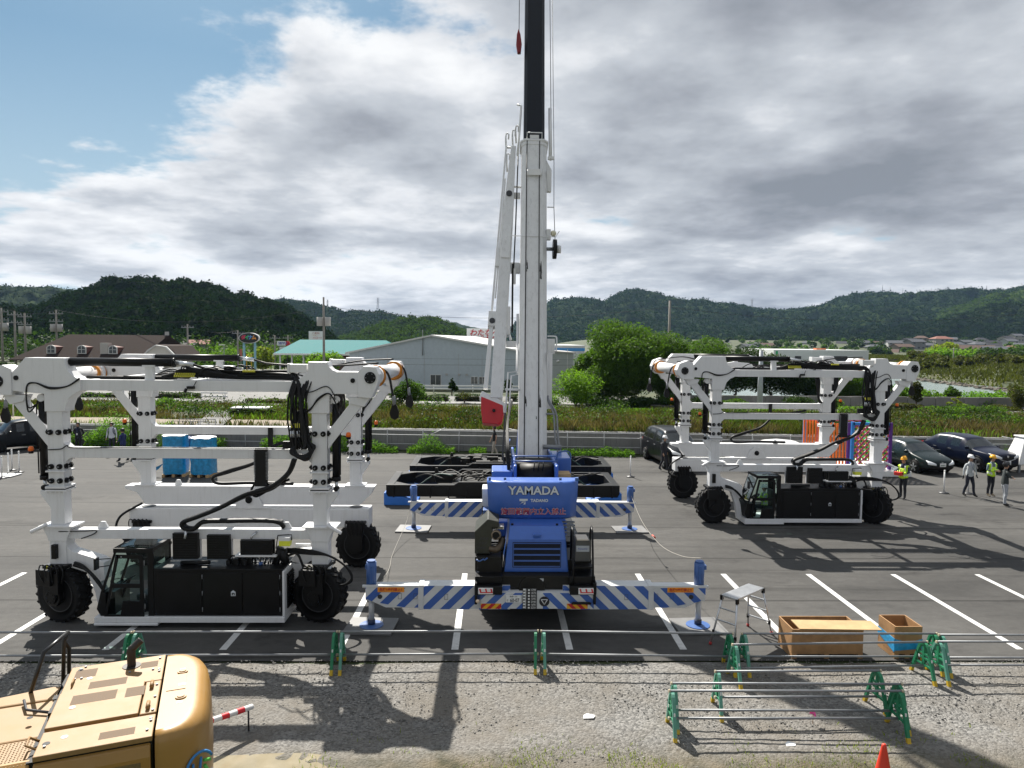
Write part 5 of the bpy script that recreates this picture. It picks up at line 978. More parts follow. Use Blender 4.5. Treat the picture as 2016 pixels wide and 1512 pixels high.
q.add(vs, fs, 0, True); q.add([(x, y, z) for z, k, dx in secs[-1:] for x, y in cwout(k, dx)], [tuple(range(n))]); q.add(vs, [tuple(r*n for r in range(len(secs)))+tuple(r*n+n-1 for r in reversed(range(len(secs))))])
cwo = q.build('counterweight', exc, ex)
q = MB()
for pt in ((1395, 365), (1380, 558)): a = E8(*pt); q.cyl((a[0], a[1], 2.405), (a[0], a[1], 2.425), 0.06, n=18); q.cyl((a[0], a[1], 2.425), (a[0], a[1], 2.435), 0.04, n=18)
q.build('lifting_caps', exc, cwo)
q = MB(); a, b = E8(1285, 400), E8(1430, 490); q.box(min(a[0], b[0])+0.0, max(a[0], b[0])-0.02, min(a[1], b[1]), max(a[1], b[1]), 2.41, 2.417); q.build('cover_plate', exc, cwo)
q = MB(); a = E8(1390, 465); q.box(a[0]-0.04, a[0]+0.04, a[1]-0.025, a[1]+0.025, 2.418, 2.421); a = E8(1395, 345); q.box(a[0]-0.03, a[0]+0.03, a[1]-0.02, a[1]+0.02, 2.411, 2.4125); a = E8(1368, 595); q.box(a[0]-0.03, a[0]+0.03, a[1]-0.025, a[1]+0.025, 2.411, 2.4125); q.build('stickers', whitep, cwo)
q = MB(); bl_m = mat('emblem_blue', (0.03, 0.19, 0.45), 0.5); gr_m = mat('emblem_green', (0.12, 0.5, 0.08), 0.5)
import mathutils
ce = Vector((0.40, -0.88, 1.88)); nrm = Vector((0.62, -0.78, 0.02)).normalized(); ux = Vector((0, 0, 1)).cross(nrm).normalized(); uz = nrm.cross(ux)
off = nrm*0.045
ringp = [ce+off+ux*0.17*math.cos(t)+uz*0.19*math.sin(t) for t in np.linspace(0.5, 5.9, 20)]
q.tube(ringp, 0.016, n=6)
q.tube([ce+off-ux*0.08+uz*0.1, ce+off-ux*0.08-uz*0.12], 0.014, n=6); q.tube([ce+off+ux*0.02+uz*0.13, ce+off-ux*0.02-uz*0.12], 0.014, n=6)
q.tube([ce+off+ux*0.06+uz*0.02, ce+off+ux*0.12-uz*0.1, ce+off+ux*0.04-uz*0.12], 0.02, n=6, m=1); q.tube([ce+off+ux*0.05+uz*0.08, ce+off+ux*0.13+uz*0.05], 0.018, n=6, m=1)
q.build('emblem', [bl_m, gr_m], cwo)
bd = MB(); bd.box(-1.12, -0.012, -W2+0.03, W2-0.03, 1.0, 2.34)
bdo = bd.build('engine_bay', black, ex)
q = MB(); q.box(-1.06, -0.012, 0.30, W2, 2.345, ET); q.build('rear_deck_panel', exct, ex, bevel=0.008)
q = MB(); q.box(-1.06, -0.19, -0.50, 0.29, 2.352, ET+0.018); hp = q.build('hood_lid', exct, ex, bevel=0.008)
q = MB(); q.box(-0.18, -0.012, -0.50, 0.29, 2.345, ET); q.build('hinge_strip', exct, ex, bevel=0.012)
q = MB(); q.box(-1.06, -0.012, -W2+0.005, -0.545, 2.345, ET); q.build('front_deck_panel', exct, ex, bevel=0.008)
q = MB()
for (p0, p1, z) in (((560, 415), (750, 330), 0.0012), ((670, 492), (975, 396), 0.0012), ((530, 628), (900, 503), 0.0195), ((950, 566), (1112, 474), 0.0195), ((1070, 335), (1210, 272), 0.0012), ((748, 880), (1035, 778), 0.0012)):
    a = E8(*p0); b = E8(*p1); q.box(a[0], b[0], a[1], b[1]-0.0, ET+z-0.004, ET+z)
q.build('vent_screens', meshbrown, ex)
q = MB()
for pt in ((620, 345), (655, 325), (570, 420), (622, 412), (990, 365), (1168, 343), (1215, 340), (1215, 355), (1222, 257), (1198, 458), (1183, 550), (1165, 652), (1152, 715), (1152, 732), (1122, 805), (338, 935)): a = E8(*pt); q.cyl((a[0], a[1], ET), (a[0], a[1], ET+0.016), 0.014, n=8)
q.build('deck_bolts', steel, ex)
q = MB()
for pt, r in (((617, 346), 0.03), ((353, 907), 0.035), ((228, 710), 0.03)): a = E8(*pt); q.cyl((a[0], a[1], ET+0.0005), (a[0], a[1], ET+0.003), r, n=12)
q.build('deck_holes', black, ex)
q = MB()
for pt, dz in (((685, 409), 0), ((552, 645), 0.019), ((492, 857), 0)): a = E8(*pt); q.cyl((a[0], a[1], ET+dz), (a[0], a[1], ET+dz+0.004), 0.032, n=14)
q.build('round_stickers', whitep, ex)
q = MB()
for pt in ((1160, 470), (1130, 630)): a = E8(*pt); q.cyl((a[0], a[1]-0.07, ET+0.03), (a[0], a[1]+0.07, ET+0.03), 0.022, n=8)
q.build('lid_hinges', exct, ex)
q = MB(); a = E8(595, 450); q.tube([(a[0]-0.05, a[1]+0.06, ET), (a[0]-0.05, a[1]+0.06, ET+0.04), (a[0]-0.05, a[1]-0.08, ET+0.04), (a[0]-0.05, a[1]-0.08, ET)], 0.011, n=6); a = E8(265, 905); q.tube([(a[0]+0.06, a[1]+0.08, ET-0.05), (a[0]-0.06, a[1]+0.08, ET+0.03), (a[0]-0.06, a[1]-0.08, ET+0.03), (a[0]+0.06, a[1]-0.08, ET-0.05)], 0.013, n=6); q.build('lid_handles', exct, ex)
q = MB()
for x0, x1 in ((-1.06, -0.03), (-1.9, -1.09)):
    q.prism([(-W2-0.03, 1.0), (-W2-0.03, 2.2), (-W2+0.0, 2.30), (-W2+0.06, 2.342), (-W2+0.1, 2.342), (-W2+0.1, 1.0)], x0, x1, ax='x')
sdo = q.build('side_doors', exc, ex, bevel=0.012)
q = MB(); q.box(-0.9, -0.12, -W2-0.034, -W2-0.028, 1.98, 2.16); q.box(-0.6, -0.12, -W2-0.034, -W2-0.028, 1.45, 1.75); q.build('door_vents', mat('vent_olive', (0.17, 0.12, 0.045), 0.8, scale=50, var=0.3), sdo)
q = MB(); a = E8(1005, 315); q.cyl((a[0], a[1], ET), (a[0], a[1], ET+0.008), 0.105, n=20); q.tube(spline([(a[0], a[1], ET), (a[0], a[1], ET+0.2), (a[0]+0.03, a[1]-0.0, ET+0.24), (a[0]+0.11, a[1]+0.02, ET+0.31)]), [0.05]*9+[0.046]*16, n=14); q.build('exhaust_pipe', mat('exhaust_dark', (0.03, 0.026, 0.022), 0.5, 0.2, var=0.3), ex)
dk = MB(); dk.box(-1.95, -1.075, -0.48, 0.35, 1.9, 2.33); dk.box(-2.5, -1.965, -1.05, -0.1, 1.6, 2.18); dk.box(-1.95, -1.075, -W2+0.06, -0.49, 1.9, 2.33)
dk.prism([(-1.92, 0.36), (-1.08, 0.36), (-1.08, 0.66), (-1.2, 0.7), (-1.7, 0.62), (-1.92, 0.52)], 1.9, 2.34, ax='z')
dko = dk.build('walkway', exct, ex, bevel=0.02)
q = MB()
for i in range(26):
    for j in range(14):
        x = -1.92+0.032*i; y = -1.0+0.036*j
        q.cbox((x, y, 2.333), (0.016, 0.006, 0.006), Matrix.Rotation(R(45 if (i+j) % 2 else -45), 3, 'Z'))
q.build('grip_pattern', exct, dko)
q = MB(); q.tube([(-1.1, -0.02, 2.36), (-1.35, 0.12, 2.37), (-1.42, 0.35, 2.38)], 0.016, n=6); q.box(-1.1, -1.05, -0.12, 0.0, 2.34, 2.4, 1); q.box(-1.14, -1.1, 0.32, 0.42, 2.342, 2.35, 1); q.build('deck_latch', [rimm, black], dko)
q = MB()
def wl_(pts, r=0.024): q.tube([EMI @ P(u, v, Y) for u, v, Y in pts], r, n=8)
wl_([(134, 1244, 8.75), (126, 1260, 8.7), (124, 1368, 8.7)]); wl_([(126, 1262, 8.7), (136, 1276, 8.9), (136, 1345, 8.9)]); wl_([(134, 1244, 8.75), (86, 1284, 8.2), (52, 1390, 8.2)]); wl_([(134, 1243, 8.75), (128, 1258, 8.75)], 0.026); wl_([(20, 1392, 8.4), (52, 1386, 8.2)], 0.02)
q.build('hand_rail', mat('rail_black', (0.014, 0.014, 0.014), 0.35), ex)
q = MB(); q.box(-2.1, -1.96, 0.25, 0.6, 1.5, 2.28); q.box(-2.3, -2.05, -0.05, 0.25, 1.4, 2.1); q.box(-2.45, -1.2, -0.9, 0.7, 0.9, 1.6); q.build('swing_frame', dirtb, ex)
q = MB()
for y in (-0.9, 0.65): q.prism([(-3.2, 0.02), (-3.35, 0.4), (-3.1, 0.75), (0.3, 0.75), (0.55, 0.4), (0.4, 0.02)], y, y+0.45)
q.cyl((-1.3, 0, 0.6), (-1.3, 0, 1.0), 0.6, n=20); q.build('tracks', black, ex, bevel=0.03)
def make_stand(parent, x, twist=0.0):
    q = MB(); rr = 0.16; pts = []
    pts = [(0, -0.40, 0.02), (0, -0.16, 0.70)]+[(0, -0.14*math.cos(t), 0.72+0.13*math.sin(t)) for t in np.linspace(0.25, math.pi-0.25, 8)]+[(0, 0.16, 0.70), (0, 0.40, 0.02)]
    Mx = Matrix.Translation((x, 0, 0)) @ Matrix.Rotation(twist, 4, 'Z')
    for i in range(len(pts)-1):
        a, b = Vector(pts[i]), Vector(pts[i+1]); d = (b-a); L_ = d.length; d.normalize(); nrm = Vector((1, 0, 0)); t = d.cross(nrm)
        Rm = Matrix((nrm, t, d)).transposed()
        yl = (i == 0 or i == len(pts)-2)
        T = Mx @ Matrix.Translation((a+b)/2) @ Rm.to_4x4()
        q.box(-0.027, 0.027, -0.03, 0.03, -L_/2-0.004, L_/2+0.004, 0, T)
        k = -1 if i == 0 else 1
        if yl: q.box(-0.03, 0.03, -0.033, 0.033, (-L_/2-0.006) if k < 0 else (L_/2-0.12), (-L_/2+0.12) if k < 0 else (L_/2+0.006), 1, T)
    for z, w in ((0.36, 0.29), (0.52, 0.23), (0.62, 0.2)): q.box(-0.018, 0.018, -w+0.0, w, z-0.02, z+0.02, 2, Mx)
    q.box(-0.02, 0.02, -0.03, 0.03, 0.30, 0.82, 2, Mx); q.box(-0.038, -0.036, 0.08, 0.12, 0.5, 0.56, 3, Mx); q.box(-0.012, 0.014, -0.262, -0.238, 0.5, 0.56, 3, Mx)
    return q.build('stand', [green_l if x < 0 else green_b, yelfoot, green_b, whitep], parent)
def barrier(label, x0, x1, Y, dY=0.0, group='pipe barriers on green stands'):
    L_ = x1-x0
    o = thing('pipe_barrier', label, 'barrier', ((x0+x1)/2, Y+dY/2, 0), math.atan2(dY, L_), group); o.scale = (1, 0.85, 0.84)
    for sg in (-1, 1): make_stand(o, sg*(L_/2-0.035), R(random.uniform(-4, 4)))
    for z, y in ((0.885, 0.0), (0.34, -0.02)):
        q = MB(); q.cyl((-L_/2-0.02, y, z), (L_/2+0.02, y, z), 0.025, n=10); q.cyl((-L_/2-0.03, y, z), (-L_/2, y, z), 0.032, n=10, m=1); q.cyl((L_/2, y, z), (L_/2+0.03, y, z), 0.032, n=10, m=1); q.build('rail', [steel, mat_cap], o)
    return o
mat_cap = mat('pipe_cap', (0.5, 0.43, 0.3), 0.6)
def bx(u, Y): return P(u, 1250, Y).x
for lab, u0, u1, Y, dY in (('pipe barrier beyond the exhaust pipe of the yellow excavator', -140, 258, 13.72, 0), ('pipe barrier in front of the nearer white carrier', 266, 662, 13.74, 0.02), ('pipe barrier in front of the left crane outrigger', 670, 1058, 13.76, 0.03), ('pipe barrier in front of the right crane outrigger', 1067, 1437, 13.78, -0.12), ('pipe barrier just in front of the two plywood crates', 1462, 1842, 13.66, 0), ('pipe barrier running out of view past the small crate', 1850, 2250, 13.6, -0.02), ('second pipe barrier doubled up before the large crate', 1444, 1832, 13.15, 0.12), ('second pipe barrier doubled up at the right picture edge', 1846, 2230, 13.28, -0.02), ('rearmost of the three barriers stored side by side on the gravel', 1412, 1736, 12.05, 0.02), ('middle of the three barriers stored side by side on the gravel', 1326, 1775, 11.62, -0.04), ('foremost of the three barriers stored side by side on the gravel', 1322, 1778, 11.36, -0.02)): barrier(lab, bx(u0, Y), bx(u1, Y), Y, dY)
def crate(label, x0, x1, y0, y1, h, t=0.025, wrapped=False):
    o = thing('wooden_crate', label, 'crate', ((x0+x1)/2, (y0+y1)/2, 0), 0, 'plywood crates'); a, b = (x1-x0)/2, (y1-y0)/2
    q = MB()
    for x in (-a, -0.06, a-0.1): q.box(x, x+0.1, -b, b, 0.03, 0.1)
    for k in range(5): q.box(-a, a, -b+k*(2*b-0.1)/4, -b+k*(2*b-0.1)/4+0.1, 0.1, 0.12); 
    for x in (-a, -0.06, a-0.1): q.box(x, x+0.1, -b, b, 0.004, 0.03)
    q.build('pallet', ply, o)
    q = MB(); q.box(-a, a, -b, -b+t, 0.12, h); q.box(-a, a, b-t, b, 0.12, h); q.box(-a, -a+t, -b+t, b-t, 0.12, h); q.box(a-t, a, -b+t, b-t, 0.12, h); q.build('side_panels', ply, o, bevel=0.003)
    q = MB(); q.box(-a+t, a-t, -b+t, b-t, 0.12, 0.14); q.build('floor_panel', ply2, o)
    if wrapped:
        q = MB(); e = 0.006
        for k, (z0, z1) in enumerate(((0.2, 0.42), (0.17, 0.30))): q.prism([(-a-e*(k+1), z0), (a+e*(k+1), z0+0.05), (a+e*(k+1), z1), (0.0, z1-0.08*(1-k)), (-a-e*(k+1), z1)], -b-e*(k+1), -b-e*k-0.001); 
        q.prism([(-b, 0.14), (b, 0.3), (b, 0.44), (-b, 0.42)], -a-2*e, -a-0.001, ax='x'); q.prism([(-b, 0.16), (b, 0.2), (b, 0.42), (-b, 0.42)], a+0.001, a+2*e, ax='x'); q.prism([(-a, 0.2), (a, 0.2), (a, 0.42), (-a, 0.42)], b+0.001, b+2*e)
        q.build('blue_film', wrap, o)
    return o
crate('large open plywood crate on a pallet with a loose board on it', 6.16, 7.64, 14.16, 14.88, 0.62)
crate('small open plywood crate wrapped in blue film', 8.30, 8.87, 14.16, 14.8, 0.68, wrapped=True)
q = MB(); q.box(-0.84, 0.84, -0.24, 0.24, -0.009, 0.009); bo_r = q.build('loose_board', ply2, loc=(7.15, 14.36, 0.632)); bo_r.rotation_euler = (0, R(0.0), R(-2)); tag(bo_r, 'pale loose board lying across the rim of the large crate', 'board')
wp = thing('work_platform', 'folding aluminium work platform with ladder legs beside the large crate', 'step platform', (5.45, 15.12, 0), R(40))
q = MB(); q.box(-0.55, 0.55, -0.19, 0.19, 1.04, 1.08)
for k in range(8): q.box(-0.55, 0.55, -0.175+0.046*k, -0.16+0.046*k, 1.08, 1.083)
q.build('tread_board', alu, wp, bevel=0.004)
for sg in (-1, 1):
    q = MB()
    for y in (-1, 1): q.tube([(sg*0.52, y*0.17, 1.05), (sg*0.76, y*0.29, 0.03)], 0.022, n=6); q.cyl((sg*0.755, y*0.288, 0.06), (sg*0.766, y*0.293, 0.004), 0.032, n=8, m=1); q.cbox((sg*0.53, y*0.185, 1.02), (0.07, 0.05, 0.1), m=2); q.cbox((sg*0.70, y*0.262, 0.28), (0.045, 0.045, 0.09), m=2)
    for z in (0.30, 0.55, 0.8): f = (1.05-z)/1.02; q.box(sg*(0.52+0.24*f)-0.02, sg*(0.52+0.24*f)+0.02, -0.17-0.12*f, 0.17+0.12*f, z-0.012, z+0.012)
    q.build('ladder_leg', [alu, mat('foot_red', (0.4, 0.03, 0.03), 0.6), black], wp)
cn = thing('traffic_cone', 'plain orange red traffic cone at the bottom edge', 'traffic cone', (5.70, 9.88, 0.0))
cone_m = mat('cone_red', (0.62, 0.04, 0.015), 0.45, var=0.06)
q = MB(); q.lathe([(0.16, 0.03), (0.15, 0.06), (0.035, 0.66), (0.028, 0.69), (0.0, 0.70)], n=26); q.build('cone_body', cone_m, cn); q = MB(); q.box(-0.19, 0.19, -0.19, 0.19, 0.02, 0.05); q.build('cone_base', cone_m, cn, bevel=0.015)
mk = thing('marker_ribbon', 'pink ribbon tied to a thin stake between the stored barriers', 'marker', G(1600, 1428))
q = MB(); q.cyl((0, 0, 0), (0, 0, 0.2), 0.006, n=6); q.build('stake', ply, mk); q = MB(); q.add([(-0.03, 0, 0.24), (0.02, 0.02, 0.25), (0.05, 0, 0.2), (0.04, -0.02, 0.13), (0.0, 0.0, 0.19), (-0.06, 0.01, 0.2)], [(0, 1, 2, 4, 5), (2, 3, 4)]); q.add([(-0.03, 0.01, 0.245), (0.02, 0.03, 0.255), (0.05, 0.01, 0.205), (0.04, -0.01, 0.135), (0.0, 0.01, 0.195), (-0.06, 0.02, 0.205)], [(0, 1, 2, 4, 5), (2, 3, 4)]); q.build('ribbon', mat('ribbon_pink', (0.85, 0.1, 0.4), 0.5), mk)
for (u, v, lab, s) in ((1557, 1472, 'folded white paper scrap in front of the stored barriers', 0.09), (1160, 1417, 'torn white sheet lying alone on the open gravel', 0.11)):
    q = MB(); q.add([(-s, -s*0.5, 0.0), (s*0.6, -s*0.6, 0.012), (s, s*0.4, 0.004), (-s*0.3, s*0.7, 0.02), (-s*0.9, s*0.3, 0.008)], [(0, 1, 2, 3, 4)]); q.add([(-s, -s*0.5, -0.004), (s*0.6, -s*0.6, 0.008), (s, s*0.4, 0.0), (-s*0.3, s*0.7, 0.016), (-s*0.9, s*0.3, 0.004)], [(0, 1, 2, 3, 4)]); p = G(u, v); tag(q.build('paper_scrap', whitep, loc=(p.x, p.y, 0.055)), lab, 'paper')
a, b = G(390, 1428, 0.5), G(497, 1391, 0.42)
rp = thing('striped_pole', 'red and white striped pole sticking out behind the yellow excavator', 'pole', (a+b)/2)
q = MB(); d = (b-a); L_ = d.length; q.cyl(-d*1.3, d/2, 0.045, n=14); q.build('pole_tube', whitep, rp)
q = MB()
for k in range(-4, 4): c = d/L_*(L_/2-0.22-0.27*(3-k)); q.cyl(c-d/L_*0.065, c+d/L_*0.065, 0.0465, n=14, caps=False)
q.build('red_bands', mat('band_red', (0.65, 0.02, 0.03), 0.45), rp)
q = MB(); q.box(-d.x*1.2-0.05, -d.x*1.2+0.05, -d.y*1.2-0.05, -d.y*1.2+0.05, -0.5, -d.z*1.2-0.045); q.cyl((d.x*0.42, d.y*0.42, -0.42), (d.x*0.42, d.y*0.42, 0.38*d.z), 0.015, n=8); q.build('pole_prop', rimm, rp)
def rope(label, pts, tags):
    q = MB(); q.tube(spline(pts, 8), 0.007, n=5); o = q.build('caution_rope', mat('rope_pale', (0.36, 0.34, 0.3), 0.7)); tag(o, label, 'rope', 'caution ropes between the outriggers')
    for t in tags: q = MB(); p = Vector(t); q.tube([p, p+Vector((0.05, -0.15, -0.04))], 0.03, n=6); q.build('rope_tag', mat('tag_red', (0.5, 0.08, 0.05), 0.6), o)
rope('thin caution rope running along the right side of the crane', [(4.68, 24.0, 1.25), (4.70, 22.2, 0.8), (4.72, 19.8, 0.75), (4.74, 17.6, 1.1), (4.74, 15.8, 1.6)], [(4.72, 20.8, 0.74)])
rope('thin caution rope running along the left side of the crane', [(-2.78, 24.0, 1.25), (-2.9, 23.4, 0.5), (-3.05, 21.2, 0.05), (-2.95, 19.8, 0.05), (-2.83, 17.6, 0.42), (-2.8, 15.9, 1.0)], [])
def spreader(label, x0, x1, y0, y1):
    z0, z1 = 0.34, 0.81
    o = thing('spreader_frame', label, 'lifting frame', ((x0+x1)/2, (y0+y1)/2, 0), 0, 'black lifting frames behind the crane'); a, b = (x1-x0)/2, (y1-y0)/2
    q = MB()
    for y in (-b, b-0.16): q.prism([(-a, z0), (a, z0), (a, z1), (a*0.42, z1), (a*0.38, z1+0.12), (-a*0.38, z1+0.12), (-a*0.42, z1), (-a, z1)], y, y+0.16)
    for s in (-1, 1):
        q.box(min(s*a, s*(a-0.3)), max(s*a, s*(a-0.3)), -b+0.16, b-0.16, z0, z1-0.003); q.prism([(s*(a-0.3), -b+0.16), (s*(a-0.9), -b+0.16), (s*(a-0.3), -b+0.7)], z0+0.1, z1-0.006, ax='z'); q.prism([(s*(a-0.3), b-0.16), (s*(a-0.9), b-0.16), (s*(a-0.3), b-0.7)], z0+0.1, z1-0.006, ax='z')
        q.box(min(s*a*0.45, s*a*0.38), max(s*a*0.45, s*a*0.38), -b+0.16, b-0.16, z0, z1-0.1)
    for k in range(13): q.box(-a+0.3+k*(2*a-0.6)/12-0.03, -a+0.3+k*(2*a-0.6)/12+0.03, -b-0.05, -b, z0-0.04, z1-0.06)
    f = q.build('frame', black, o, bevel=0.015)
    q = MB(); q.box(-a*0.36, a*0.36, -b+0.5, b-0.5, z0+0.1, z1+0.02)
    for k in range(16): q.cbox((random.uniform(-a*0.5, a*0.5), random.uniform(-b*0.6, b*0.6), z1+random.uniform(-0.05, 0.15)), (random.uniform(0.15, 0.8), random.uniform(0.1, 0.4), random.uniform(0.1, 0.3)))
    for k in range(14): x = random.uniform(-a*0.8, a*0.7); q.tube(spline([(x, random.uniform(-b*0.7, b*0.4), z1+0.05), (x+0.5, random.uniform(-b*0.7, b*0.5), z1+0.22), (x+1.2, random.uniform(-b*0.6, b*0.6), z1+0.1)], 5), 0.03, n=5)
    for s in (-1, 1):
        for y in (-b*0.3, b*0.9): q.prism([(s*a*0.62-0.1, z1-0.1), (s*a*0.62+0.1, z1-0.1), (s*a*0.62+0.05, z1+0.18), (s*a*0.62-0.05, z1+0.18)], y, y+0.08)
    q.build('machinery', dirtb, f)
    q = MB()
    for s in (-1, 1):
        for y in (-b*0.2,): q.tube(spline([(s*a*0.75, y, z0+0.2), (s*a*0.6, y+0.2, z1+0.15), (s*a*0.45, y, z1+0.15)]), 0.035, n=6)
    q.build('green_hose', mat('hose_green', (0.02, 0.06, 0.05), 0.5), f)
    pb = MB()
    for s in (-1, 1):
        for y in (-b-0.05, b-0.9): xa = s*(a+0.08); xb = s*(a-1.25); pb.prism([(xa, 0.005), (xb, 0.005), (xb, 0.18), (xa+(xb-xa)*0.55, 0.33), (xa+(xb-xa)*0.5, 0.335), (xa+(xb-xa)*0.12, 0.335), (xa+(xb-xa)*0.05, 0.5), (xa, 0.5)], y, y+0.9)
    pb.build('support_stand', mat('plinth_blue', (0.02, 0.14, 0.5), 0.45), o, bevel=0.02)
    return o
spreader('black lifting frame on blue stands, nearer one right behind the crane', -4.25, 4.95, 27.7, 30.6)
spreader('black lifting frame on blue stands, farther one nearer the fence', -3.85, 5.32, 32.0, 34.8)
def stanchion(label, u, v, group='white stanchions'):
    o = thing('stanchion', label, 'stanchion', G(u, v), 0, group)
    q = MB(); q.cyl((0, 0, 0.04), (0, 0, 0.98), 0.03, n=12); q.ball((0, 0, 0.99), 0.04); q.build('post', whitep, o); q = MB(); q.lathe([(0.21, 0.005), (0.2, 0.03), (0.05, 0.07), (0.0, 0.075)], n=20); q.build('base', rimm, o); return o
stanchion('white stanchion standing alone behind the right front outrigger', 1241, 939); stanchion('white stanchion between the yellow helmet worker and the man in grey', 1858, 971); stanchion('white stanchion behind the man in a light grey jacket', 1906, 972)
stanchion('white stanchion nearest the left edge of the picture', 4, 942); stanchion('white stanchion leftmost of three behind the carrier column', 17, 934); stanchion('white stanchion in the middle of three near the black minivan', 24, 926); stanchion('white stanchion closest to the near carrier column', 38, 930)
q = MB(); q.box(-0.9, 0.9, -0.4, 0.4, 0.02, 0.06); tag(q.build('low_board', whitep, loc=G(-6, 937)), 'white board lying flat by the stanchions at the left edge', 'board')
def wrapped(label, u, v, w, d, h, rz, seed):
    r_ = random.Random(seed); o = thing('wrapped_pallet', label, 'wrapped pallet', G(u, v), rz, 'pallet stacks wrapped in blue film')
    nx = 20; rings = 12; q = MB(); vs = []
    for j in range(rings+1):
        z = 0.14+(h-0.14)*j/rings
        for i in range(nx):
            t = 2*math.pi*i/nx; c, s_ = math.cos(t), math.sin(t); k = 1/max(abs(c), abs(s_))**0.85
            n_ = mnoise.noise(Vector((c*1.5+seed, s_*1.5, z*3)))*0.035; vs.append(((w/2+n_)*c*k*0.98, (d/2+n_)*s_*k*0.98, z+0.02*math.sin(5*t+seed)))
    q.add(vs, [(j*nx+i, j*nx+(i+1) % nx, (j+1)*nx+(i+1) % nx, (j+1)*nx+i) for j in range(rings) for i in range(nx)], 0, True); q.build('film_wrap', wrap, o)
    q = MB(); vs = []
    for k in (1.0, 0.8, 0.4):
        for i in range(nx):
            t = 2*math.pi*i/nx; c, s_ = math.cos(t), math.sin(t); e = 1/max(abs(c), abs(s_))**0.85; vs.append((w/2*c*e*k*0.99, d/2*s_*e*k*0.99, h+0.02*math.sin(5*t+seed)+(1-k)*0.09+0.03*r_.random()))
    q.add(vs, [(j*nx+i, j*nx+(i+1) % nx, (j+1)*nx+(i+1) % nx, (j+1)*nx+i) for j in range(2) for i in range(nx)]+[tuple(range(2*nx, 3*nx))], 0, True); q.build('white_cover', whitep, o)
    q = MB()
    for x in (-w/2+0.03, -0.06, w/2-0.15): q.box(x, x+0.12, -d/2+0.02, d/2-0.02, 0.004, 0.14)
    q.build('pallet', ply2, o)
    if seed == 3: q = MB(); q.add([(-w/2, -0.1, 0.6), (-w/2-0.35, -0.25, 0.42), (-w/2-0.5, -0.2, 0.15), (-w/2-0.2, -0.12, 0.35)], [(0, 1, 2, 3)]); q.add([(-w/2, -0.08, 0.6), (-w/2-0.35, -0.23, 0.42), (-w/2-0.5, -0.18, 0.15), (-w/2-0.2, -0.10, 0.35)], [(0, 1, 2, 3)]); q.build('loose_film', wrap, o)
wrapped('blue film wrapped stack with a loose flap of film on its left', 347, 936, 1.05, 1.0, 1.92, R(8), 3); wrapped('blue film wrapped stack standing right of its twin', 402, 937, 1.0, 0.95, 1.82, R(-10), 8)
navy = mat('navy_paint', (0.012, 0.035, 0.16), 0.45)
ct = thing('tool_cart', 'dark blue tubular cart behind the two blue wrapped stacks', 'cart', (G(375, 900).x, 39.4, 0))
q = MB(); q.box(-1.1, 1.0, -0.5, 0.5, 0.62, 1.0); q.box(-0.6, 0.6, -0.45, 0.45, 0.25, 0.62)
q.build('cart_body', navy, ct, bevel=0.02); q = MB(); q.box(-1.05, -0.45, -0.48, -0.42, 1.2, 1.72); q.build('cart_panel', navy, ct)
q = MB()
for x in (-1.05, -0.45, 0.0, 0.1, 0.95):
    for y in (-0.45, 0.45): q.cyl((x, y, 1.0), (x, y, 1.95), 0.02, n=6)
for y in (-0.45, 0.45): q.cyl((-1.05, y, 1.95), (0.95, y, 1.95), 0.02, n=6); q.cyl((-1.05, y, 1.5), (0.95, y, 1.5), 0.02, n=6)
q.build('cart_rails', steel, ct); q = MB()
for x in (-0.8, 0.7):
    for y in (-0.5, 0.42): q.cyl((x, y, 0.26), (x, y+0.08, 0.26), 0.25, n=16)
q.build('cart_wheels', rubber, ct)
lt = thing('lattice_pavilion', 'brightly coloured lattice pavilion on a white platform behind the farther carrier', 'pavilion', (18.0, 35.7, 0), R(0))
cols = {k: mat('lattice_'+k, c, 0.5, var=0.1) for k, c in dict(orange=(0.75, 0.16, 0.02), purple=(0.10, 0.02, 0.22), blue=(0.03, 0.22, 0.6), pink=(0.55, 0.06, 0.17), yellow=(0.7, 0.5, 0.04), green=(0.03, 0.4, 0.12)).items()}
q = MB(); q.box(-1.9, 2.4, -1.7, 2.2, 0.02, 0.3); q.build('platform', whitep, lt, bevel=0.02)
q = MB()
for x, y in ((-0.55, -1.2), (1.55, -1.2), (1.5, 1.6)): q.box(x-0.07, x+0.07, y-0.07, y+0.07, 0.3, 2.62)
q.build('purple_post', cols['purple'], lt); q = MB()
for x, y in ((-0.35, -1.2), (-1.5, 1.6)): q.box(x-0.07, x+0.07, y-0.07, y+0.07, 0.3, 2.66)
q.box(-0.35, 1.5, -1.27, -1.13, 2.5, 2.62); q.build('blue_post', cols['blue'], lt)
q = MB()
for k in range(15): f = k/14; x = -0.6-0.95*f; y = -1.15+2.7*f; q.box(x-0.04, x+0.04, y-0.03, y+0.03, 0.32, 2.5)
q.build('orange_slats', cols['orange'], lt)
rect = [(-0.26, 0.32), (1.46, 0.32), (1.46, 2.5), (-0.26, 2.5)]
for nm, y, ln, ph in (('pink', -1.22, 1.0, 0.0), ('yellow', -1.17, -1.0, 0.1), ('green', -1.10, 0.02, 0.05)):
    q = MB(); x = -3.0
    while x < 4.5:
        pl_ = clip_poly([(x+ph, 0.32), (x+ph+0.11, 0.32), (x+ph+0.11+ln*2.2, 2.5), (x+ph+ln*2.2, 2.5)], rect)
        if pl_: q.prism(pl_, y-0.02, y+0.02)
        x += 0.30
    q.build(nm+'_lattice', cols[nm], lt)
q = MB()
for k in range(11): z = 0.5+0.19*k; q.prism([(1.6, -1.1), (1.64, -1.1), (1.55, 1.55), (1.51, 1.55)], z, z+0.09, ax='z')
q.build('green_slats', cols['green'], lt)
q = MB()
